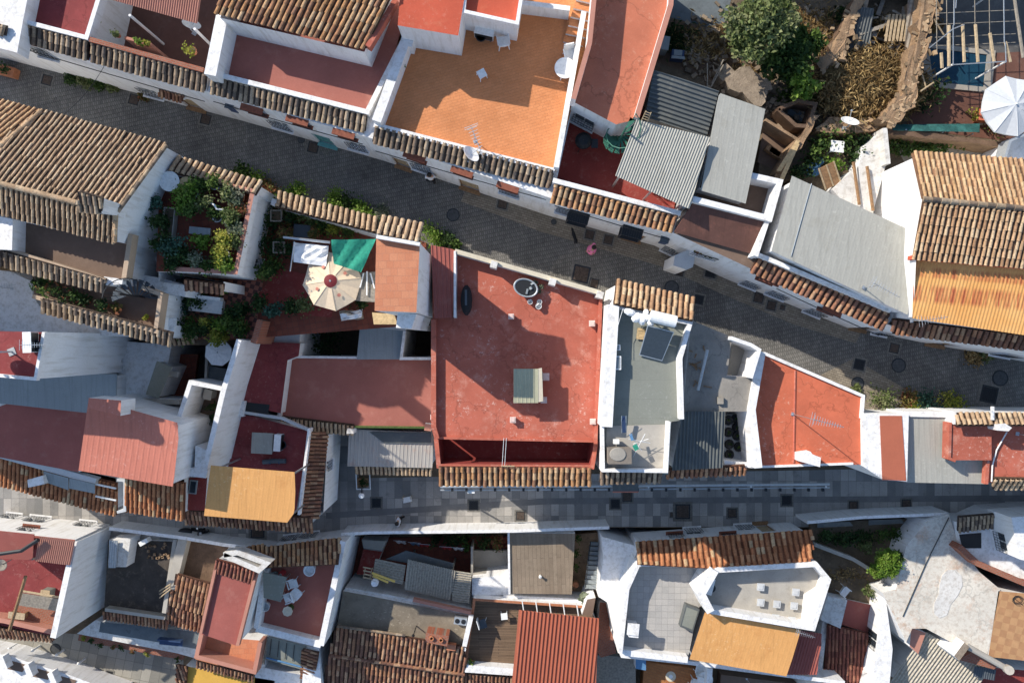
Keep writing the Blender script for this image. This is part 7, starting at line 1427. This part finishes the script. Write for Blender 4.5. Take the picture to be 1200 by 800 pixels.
# --- white house across the lane
LV = TOWN
h = house('long low white building with brown floored niches along the lane', (60, 790))
block(h, [(-40, 758), (12, 768), (38, 777), (80, 790), (140, 812), (140, 850), (-40, 850)], -.8, 0, 'white')
for k, (x, y) in enumerate(((18, 778), (48, 787), (76, 796))):
    pwall(h, [(x - 18, y - 8), (x - 12, y + 6)], -.2, -.8, .3, 'white', 'niche_wall'); floor(h, [(x - 12, y - 6), (x + 14, y + 1), (x + 8, y + 9), (x - 16, y + 4)], -.77, 'brown', 'niche_floor', .03)
LV = 0.0
# ================================================================ STREET FURNITURE AND PEOPLE
LV = 0.0
for x, y, k, l, s in ((55, 94, 'square', 'square drain cover at the far left of the upper street', .85), (157, 117, 'square', 'square drain cover below the tiled porch hood', .85), (241, 140, 'square', 'square drain cover below the party wall of the pan tile house', .85), (353, 164, 'round', 'small round cover under the teal door', .5), (367, 173, 'square', 'square drain cover under the teal door', .9), (531, 252, 'round', 'round cover alone in the middle of the upper street', .9), (589, 239, 'square', 'square drain cover at the start of the stone footway', .8), (649, 260, 'round', 'tiny round cover on the stone footway', .4), (691, 275, 'square', 'square drain cover below the first dark window bay', .75), (713, 281, 'square', 'square drain cover between the two dark window bays', .75), (681, 321, 'square', 'large square drain cover by the red terrace parapet', 1.4), (696, 332, 'square', 'smaller drain cover beside the large one by the red terrace parapet', .8), (796, 318, 'square', 'drain cover below the white angular porch', .75), (787, 337, 'round', 'round cover above the felt roofed house eave', 1.0), (819, 351, 'dark', 'dark drain cover near the end of the felt roofed house eave', .8), (833, 319, 'dark', 'dark drain cover in the recess by the iron balcony', .9), (889, 349, 'square', 'rusty drain cover on the footway below the grey sheet roof', .8), (904, 358, 'square', 'second drain cover on the footway below the grey sheet roof', .75), (917, 360, 'square', 'tiny drain cover on the footway below the grey sheet roof', .4), (1007, 427, 'dark', 'black drain cover near the sunlit street corner', .9), (1048, 408, 'square', 'brown drain cover below the worn orange roof', .8), (1053, 428, 'round', 'round cover right of the black drain cover', 1.0), (1005, 449, 'round', 'round cover lying in the sunlit street corner', .9), (1172, 443, 'round', 'round cover at the right end of the upper street', 1.1), (1159, 462, 'dark', 'large black drain cover at the right end of the upper street', 1.4)):
    cover[k].put(P(x, y, .016), -.22 if x > 300 else -.26, l, None, s)
LV = TOWN
for x, y, k, l, s in ((441, 589, 'dark', 'black drain cover by the pale rust streaked roof', .9), (555, 592, 'dark', 'black drain cover in the middle of the lower street', .9), (610, 604, 'square', 'rusty drain cover between the two black ones of the lower street', .85), (721, 590, 'dark', 'black drain cover under the grey sign board', .9), (735, 582, 'square', 'rusty drain cover beside the black one under the grey sign board', .9), (788, 603, 'square', 'tiny rusty cover left of the large drain cover', .45), (800, 599, 'square', 'large brown drain cover on the lower street', 1.4), (858, 601, 'square', 'drain cover right of the large brown one', .85), (922, 586, 'dark', 'black drain cover near the end of the white rail', .95), (302, 622, 'square', 'large drain cover below the ochre sheet roof', 1.3), (1000, 592, 'square', 'drain cover left of the stained roof on the lower street', .85), (1062, 590, 'square', 'drain cover at the right end of the lower street', .85)):
    cover[k].put(P(x, y, .016), 0, l, None, s)
LV = TOWN - 2.5
for x, y, k, l, s in ((65, 760, 'round', 'round cover in the lower lane', .9), (26, 765, 'square', 'small drain cover at the left of the lower lane', .7), (8, 762, 'square', 'drain cover at the left edge of the lower lane', .8), (115, 789, 'square', 'drain cover at the lower end of the lane', .7), (128, 790, 'dark', 'dark drain cover at the lower end of the lane', .7)): cover[k].put(P(x, y, .016), -.2, l, None, s)
# white rail with brackets over the lower street
LV = TOWN
t = thing('guard_rail', 'long white rail with dark brackets along the lower street eaves', 'rail', P(515, 571, 0)); m = MB(); m.tube([P(516, 570, 2.9), P(740, 569, 2.9), P(972, 567, 2.9)], .065, 8); m.tube([P(516, 574, 2.7), P(740, 573, 2.7), P(972, 571, 2.7)], .04, 6); m.build('rail', 'zinc', t)
for k in range(27): x = 530 + k * 16.7; m = MB(); m.box(P(x, 573.5, 2.75), (.12, .16, .14)); m.build('bracket', 'iron', t)
for x in (518, 640, 760, 880, 968): m = MB(); m.tube([P(x, 571, 0), P(x, 570, 2.9)], .05, 7); m.build('post', 'plastic', t)
t = thing('sign_board', 'blank grey board fixed over the white rail', 'board', P(733, 570, 3)); m = MB(); m.box(P(733, 570, 3.1), (1.35, .55, .05)); m.build('board', 'sheet_dark', t); m = MB(); m.box(P(733, 576, 3.08), (1.35, .06, .1)); m.build('lip', 'salmon', t)
t = thing('small_sign', 'small white plate on the white rail', 'sign', P(552, 576, 2.6)); m = MB(); m.box(P(552, 576, 2.62), (.38, .16, .04)); m.build('plate', 'plastic', t); m = MB(); m.tube([P(552, 573, 2.62), P(552, 571, 2.8)], .02, 5); m.build('bracket', 'iron', t)
t = thing('planter_box', 'low white planter frame at the corner of the pale rust streaked roof', 'planter', P(425, 565, 0)); m = MB()
for a, b in (((417, 553), (418, 573)), ((418, 573), (434, 573)), ((434, 573), (433, 552))): m.tube([P(*a, 1.0), P(*b, 1.0)], .03, 6); m.tube([P(*a, 0), P(*a, 1.0)], .03, 6)
m.build('frame', 'plastic', t); leaves(t, P(425, 565, .4), (.28, .22, .2), 90, .12, 'dark'); m = MB(); m.box(P(425, 565, .15), (.6, .5, .3)); m.build('trough', 'wood', t)
t = thing('street_lamp', 'white street lamp head at the corner of the rust streaked roof', 'lamp', P(424, 578, 0)); m = MB(); m.tube([P(424, 572, 0), P(424, 573, 3.2), P(424, 580, 3.3)], .035, 7); m.build('post', 'iron', t); m = MB(); m.lathe(P(424, 580, 3.1), [(.06, 0), (.16, .12), (.12, .26), (0, .3)], 10); m.build('lamp_shade', 'plastic', t)
t = thing('folding_chair', 'white folded chair lying by the low wall of the lower street', 'chair', P(478, 584, 0)); o = P(478, 584, 0); m = MB(); m.box(o + Vector((0, 0, .3)), (.5, .3, .04), .2); m.build('seat', 'plastic', t); m = MB()
for s in (-1, 1): m.tube([o + Vector((s * .22, -.2, 0)), o + Vector((s * .22, .25, .75))], .018, 5); m.tube([o + Vector((s * .22, .2, 0)), o + Vector((s * .22, -.1, .32))], .018, 5)
m.build('frame', 'wood_pale', t)
# people, dog, scooter
person(470, 606, 3.0, 'person in a white shirt walking along the lower street', 'cloth', 'blackcloth', 0)
LV = 0.0
person(507, 213, 1.5, 'person in a pale top standing near the orange terrace facade', 'cloth', 'blackcloth', 1)
person(692, 294, -.4, 'person in pink clothes walking on the upper street', 'pinkcloth', 'skin', 0, skirt=True)
t = thing('dog', 'small black dog walking on the upper street', 'dog', (0, 0, 0))
def dog_body():
    v = [(0, 0, .26), (.2, 0, .28), (.3, 0, .34), (.37, 0, .44), (.48, 0, .42), (-.2, 0, .27), (-.33, 0, .36), (.2, .06, .16), (.21, .06, .02), (.2, -.06, .16), (.17, -.06, .02), (-.2, .06, .2), (-.26, .06, .1), (-.23, .06, .02), (-.2, -.06, .2), (-.24, -.06, .1), (-.2, -.06, .02)]
    e = [(0, 1), (1, 2), (2, 3), (3, 4), (0, 5), (5, 6), (1, 7), (7, 8), (1, 9), (9, 10), (5, 11), (11, 12), (12, 13), (5, 14), (14, 15), (15, 16)]; r = [.085, .10, .06, .065, .035, .08, .02, .03, .022, .03, .022, .04, .022, .02, .04, .022, .02]
    me = bpy.data.meshes.new('body'); me.from_pydata([Vector(p) for p in v], e, []); o = bpy.data.objects.new('body', me); COL.objects.link(o); o.parent = t; me.materials.append(M['blackcloth'])
    sk = o.modifiers.new('skin', 'SKIN')
    for i, q in enumerate(r): me.skin_vertices[0].data[i].radius = (q, q)
    me.skin_vertices[0].data[0].use_root = True; su = o.modifiers.new('s', 'SUBSURF'); su.levels = su.render_levels = 2
    for s in (-1, 1): m = MB(); m.lathe(Vector((.36, s * .05, .49)), [(.025, 0), (.02, .05), (0, .08)], 6); m.build('ear', 'blackcloth', t)
dog_body(); t.location = P(673, 279, .012); t.rotation_euler = (0, 0, 1.9)
LV = TOWN
t = thing('motor_scooter', 'black motor scooter parked under the tile eave of the lower street', 'scooter', (0, 0, 0))
for x in (-.62, .62):
    m = MB(); c = Vector((x, 0, .22)); m.grid([[c + Vector((math.cos(a * PI / 9) * (.17 + .05 * math.cos(b * PI / 4)), .05 * math.sin(b * PI / 4), math.sin(a * PI / 9) * (.17 + .05 * math.cos(b * PI / 4)))) for b in range(8)] for a in range(19)], closed=True); w_ = m.build('wheel', 'dark', t); m = MB(); m.tube([c + Vector((0, -.03, 0)), c + Vector((0, .03, 0))], .1, 12); m.build('rim', 'steel', w_)
m = MB(); m.lathe((-.4, 0, .4), [(.3, 0), (.34, .15), (.2, .33), (0, .35)], 14, sx=1.1, sy=.55); m.box((.12, 0, .3), (.6, .3, .06)); m.box((.5, 0, .58), (.06, .36, .6), ry=-.3); m.lathe((.62, 0, .42), [(.14, 0), (.1, .06), (0, .08)], 10, sx=1.6, sy=.6); m.build('body', 'blackcloth', t, smooth=True)
m = MB(); m.lathe((-.35, 0, .72), [(.26, 0), (.27, .05), (.2, .1), (0, .11)], 14, sx=1.5, sy=.55); m.build('seat', 'dark', t, smooth=True)
m = MB(); m.tube([(.42, -.34, 1.0), (.48, -.12, 1.02), (.48, .12, 1.02), (.42, .34, 1.0)], .025, 7); m.tube([(.62, 0, .4), (.48, 0, 1.02)], .03, 7); m.build('handlebar', 'iron', t)
m = MB(); m.lathe((.56, 0, .9), [(0, -.07), (.08, -.04), (.08, .05), (0, .08)], 10); m.build('headlight', 'steel', t)
for s in (-1, 1): m = MB(); m.tube([(.45, s * .25, 1.02), (.47, s * .32, 1.18)], .008, 5); m.lathe((.47, s * .33, 1.18), [(0, -.03), (.06, 0), (0, .03)], 8); m.build('mirror', 'steel', t)
t.location = P(230, 620, .0); t.rotation_euler = (0, 0, -.05)
# shrubs along the upper street
LV = 0.0
for x, y, r, p, l in ((288, 205, .38, 'mid', 'first shrub outside the plant terrace on the upper street'), (302, 213, .42, 'bright', 'bright shrub second outside the plant terrace on the upper street'), (316, 219, .34, 'rust', 'reddish shrub between the two tiled garden walls'), (348, 227, .42, 'bright', 'bright shrub left of the middle outside the tiled garden wall'), (392, 234, .5, 'bright', 'largest bright shrub outside the tiled garden wall'), (408, 243, .4, 'mid', 'green shrub right of the largest one outside the tiled garden wall'), (428, 247, .45, 'bright', 'bright shrub near the tall peach roofed house'), (444, 252, .34, 'grey', 'grey shrub at the corner of the tall peach roofed house'), (509, 276, .48, 'bright', 'round bush at the corner of the ribbed red strip'), (522, 284, .38, 'dark', 'dark bush next to the round bush by the ribbed red strip'), (534, 289, .26, 'mid', 'smallest bush by the ribbed red strip'), (1030, 470, .5, 'olive', 'olive shrub in the sunlit street corner'), (1062, 469, .38, 'rust', 'rusty shrub left of the white roofed house front'), (1066, 476, .3, 'yellow', 'small yellow shrub under the rusty one by the white roofed house'), (1084, 472, .48, 'blue', 'blue green shrub along the white roofed house front'), (1110, 473, .5, 'yellow', 'large yellow shrub along the white roofed house front'), (1003, 456, .2, 'olive', 'little weed tuft at the corner of the orange red roof'), (88, 92, .34, 'dark', 'dark weeds at the foot of the maroon terrace house'), (103, 98, .32, 'olive', 'olive weeds at the foot of the maroon terrace house'), (120, 101, .3, 'mid', 'green weeds at the foot of the sunken patio house'), (136, 103, .22, 'olive', 'small weeds left of the tiled porch hood'), (170, 113, .2, 'rust', 'rusty plant by the tiled porch hood'), (1135, 414, .4, 'dry', 'dry reddish climber under the worn orange roof'), (1148, 412, .3, 'olive', 'olive climber under the worn orange roof')):
    plant(x, y, .01, r * 1.35, l, p, 480, .12, r * 2.0)
t = thing('planter', 'terracotta planter with a dark shrub at the left edge of the upper street', 'planter', P(8, 84, 0)); m = MB(); m.box(P(9, 84, .25), (.9, .45, .5), -.26); m.build('trough', 'pot', t); leaves(t, P(4, 80, .7), (.35, .2, .2), 90, .13, 'dark')
for x, y, l in ((269, 126, 'navy banner hanging on the facade under the pan tile house'), (779, 283, 'navy banner hanging on the facade under the brown roof')):
    t = thing('wall_banner', l, 'banner', P(x, y, 3)); m = MB(); a = P(x, y, 3.4); m.box(a - Vector((0, 0, .4)), (.34, .05, .8), -.26); m.build('cloth', 'navy', t); m = MB(); m.box(a - Vector((0, -.1, -.02)), (.4, .34, .04), -.26); m.build('top', 'slate', t); m = MB(); m.tube([a + Vector((0, .45, .05)), a], .015, 5); m.build('bracket', 'iron', t)
for i, (a, b, z) in enumerate((((30, 57), (240, 118), 4.3), ((250, 118), (425, 168), 4.2), ((440, 176), (640, 233), 4.2), ((650, 240), (785, 280), 4.3), ((910, 337), (1030, 392), 4.2))):
    m = MB(); A, B = P(*a, z), P(*b, z); m.tube([A.lerp(B, k / 10) - Vector((0, .04, .12 * math.sin(PI * k / 10))) for k in range(11)], .02, 5); tag(m.build('facade_cable', 'iron', at=A), ['sagging cable on the facades at the far left', 'sagging cable on the pan tile house facade', 'sagging cable on the orange terrace facade', 'sagging cable between the dark window bays', 'sagging cable on the facade under the grey sheet roof'][i], 'cable')
m = MB(); A, B = P(122, 78, 4.8), P(72, 137, 5.3); m.tube([A.lerp(B, k / 8) - Vector((0, 0, .25 * math.sin(PI * k / 8))) for k in range(9)], .012, 5); tag(m.build('street_cable', 'iron', at=A), 'thin cable crossing the upper street to the wide brown tile roof', 'cable')

LV = TOWN - 2.5
for i, (x, y) in enumerate(((20, 754), (16, 767), (47, 756), (75, 761), (109, 783), (100, 771), (121, 791), (55, 772))):
    t = thing('bollard', 'small white bollard in the lower lane, ' + ['first from the left on the upper side', 'first from the left on the lower side', 'left of the round cover', 'right of the round cover', 'near the two lower drain covers', 'on the upper side below the brick planter', 'last at the lower end of the lane', 'lower side below the round cover'][i], 'bollard', P(x, y, 0), 0, 'white bollards in the lower lane'); o = P(x, y, 0); m = MB(); m.lathe(o, [(.06, 0), (.06, .75)], 10); m.build('post', 'plastic', t); m = MB(); m.lathe(o, [(.08, .75), (.09, .82), (.05, .9), (0, .92)], 12); m.build('cap', 'plastic', t)
LV = 0.0
# ================================================================ SKY, SUN, CAMERA
EL, AZ = math.radians(33.5), math.atan2(-.61, .79)     # elevation, and the way the shadows fall on the map
w = bpy.data.worlds.new('World'); sc.world = w; w.use_nodes = True; nt = w.node_tree
sky = nt.nodes.new('ShaderNodeTexSky'); sky.sky_type = 'NISHITA'; sky.sun_disc = False; sky.sun_elevation = EL
back = Vector((-math.cos(AZ), -math.sin(AZ)))        # towards the sun
sky.sun_rotation = math.atan2(back.x, back.y); sky.air_density = 1.0; sky.dust_density = .6; sky.ozone_density = 2.0
nt.links.new(sky.outputs[0], nt.nodes['Background'].inputs[0]); nt.nodes['Background'].inputs[1].default_value = .15
l = bpy.data.lights.new('sun', 'SUN'); l.energy = 4.4; l.angle = math.radians(.53); l.color = (1, .93, .82)
so = bpy.data.objects.new('sun', l); COL.objects.link(so)
d = Vector((math.cos(AZ) * math.cos(EL), math.sin(AZ) * math.cos(EL), -math.sin(EL))); so.rotation_euler = d.to_track_quat('-Z', 'Y').to_euler()
cam = bpy.data.cameras.new('camera'); co = bpy.data.objects.new('camera', cam); COL.objects.link(co); co.location = (0, 0, H)
cam.sensor_width = 36; cam.lens = 36 * H / (1200 / S); cam.clip_end = 1000; sc.camera = co
vs = sc.view_settings; vs.view_transform = 'Standard'; vs.look = 'None'; vs.exposure = .45; vs.gamma = 1
sc.cycles.max_bounces = 6; sc.cycles.use_denoising = True
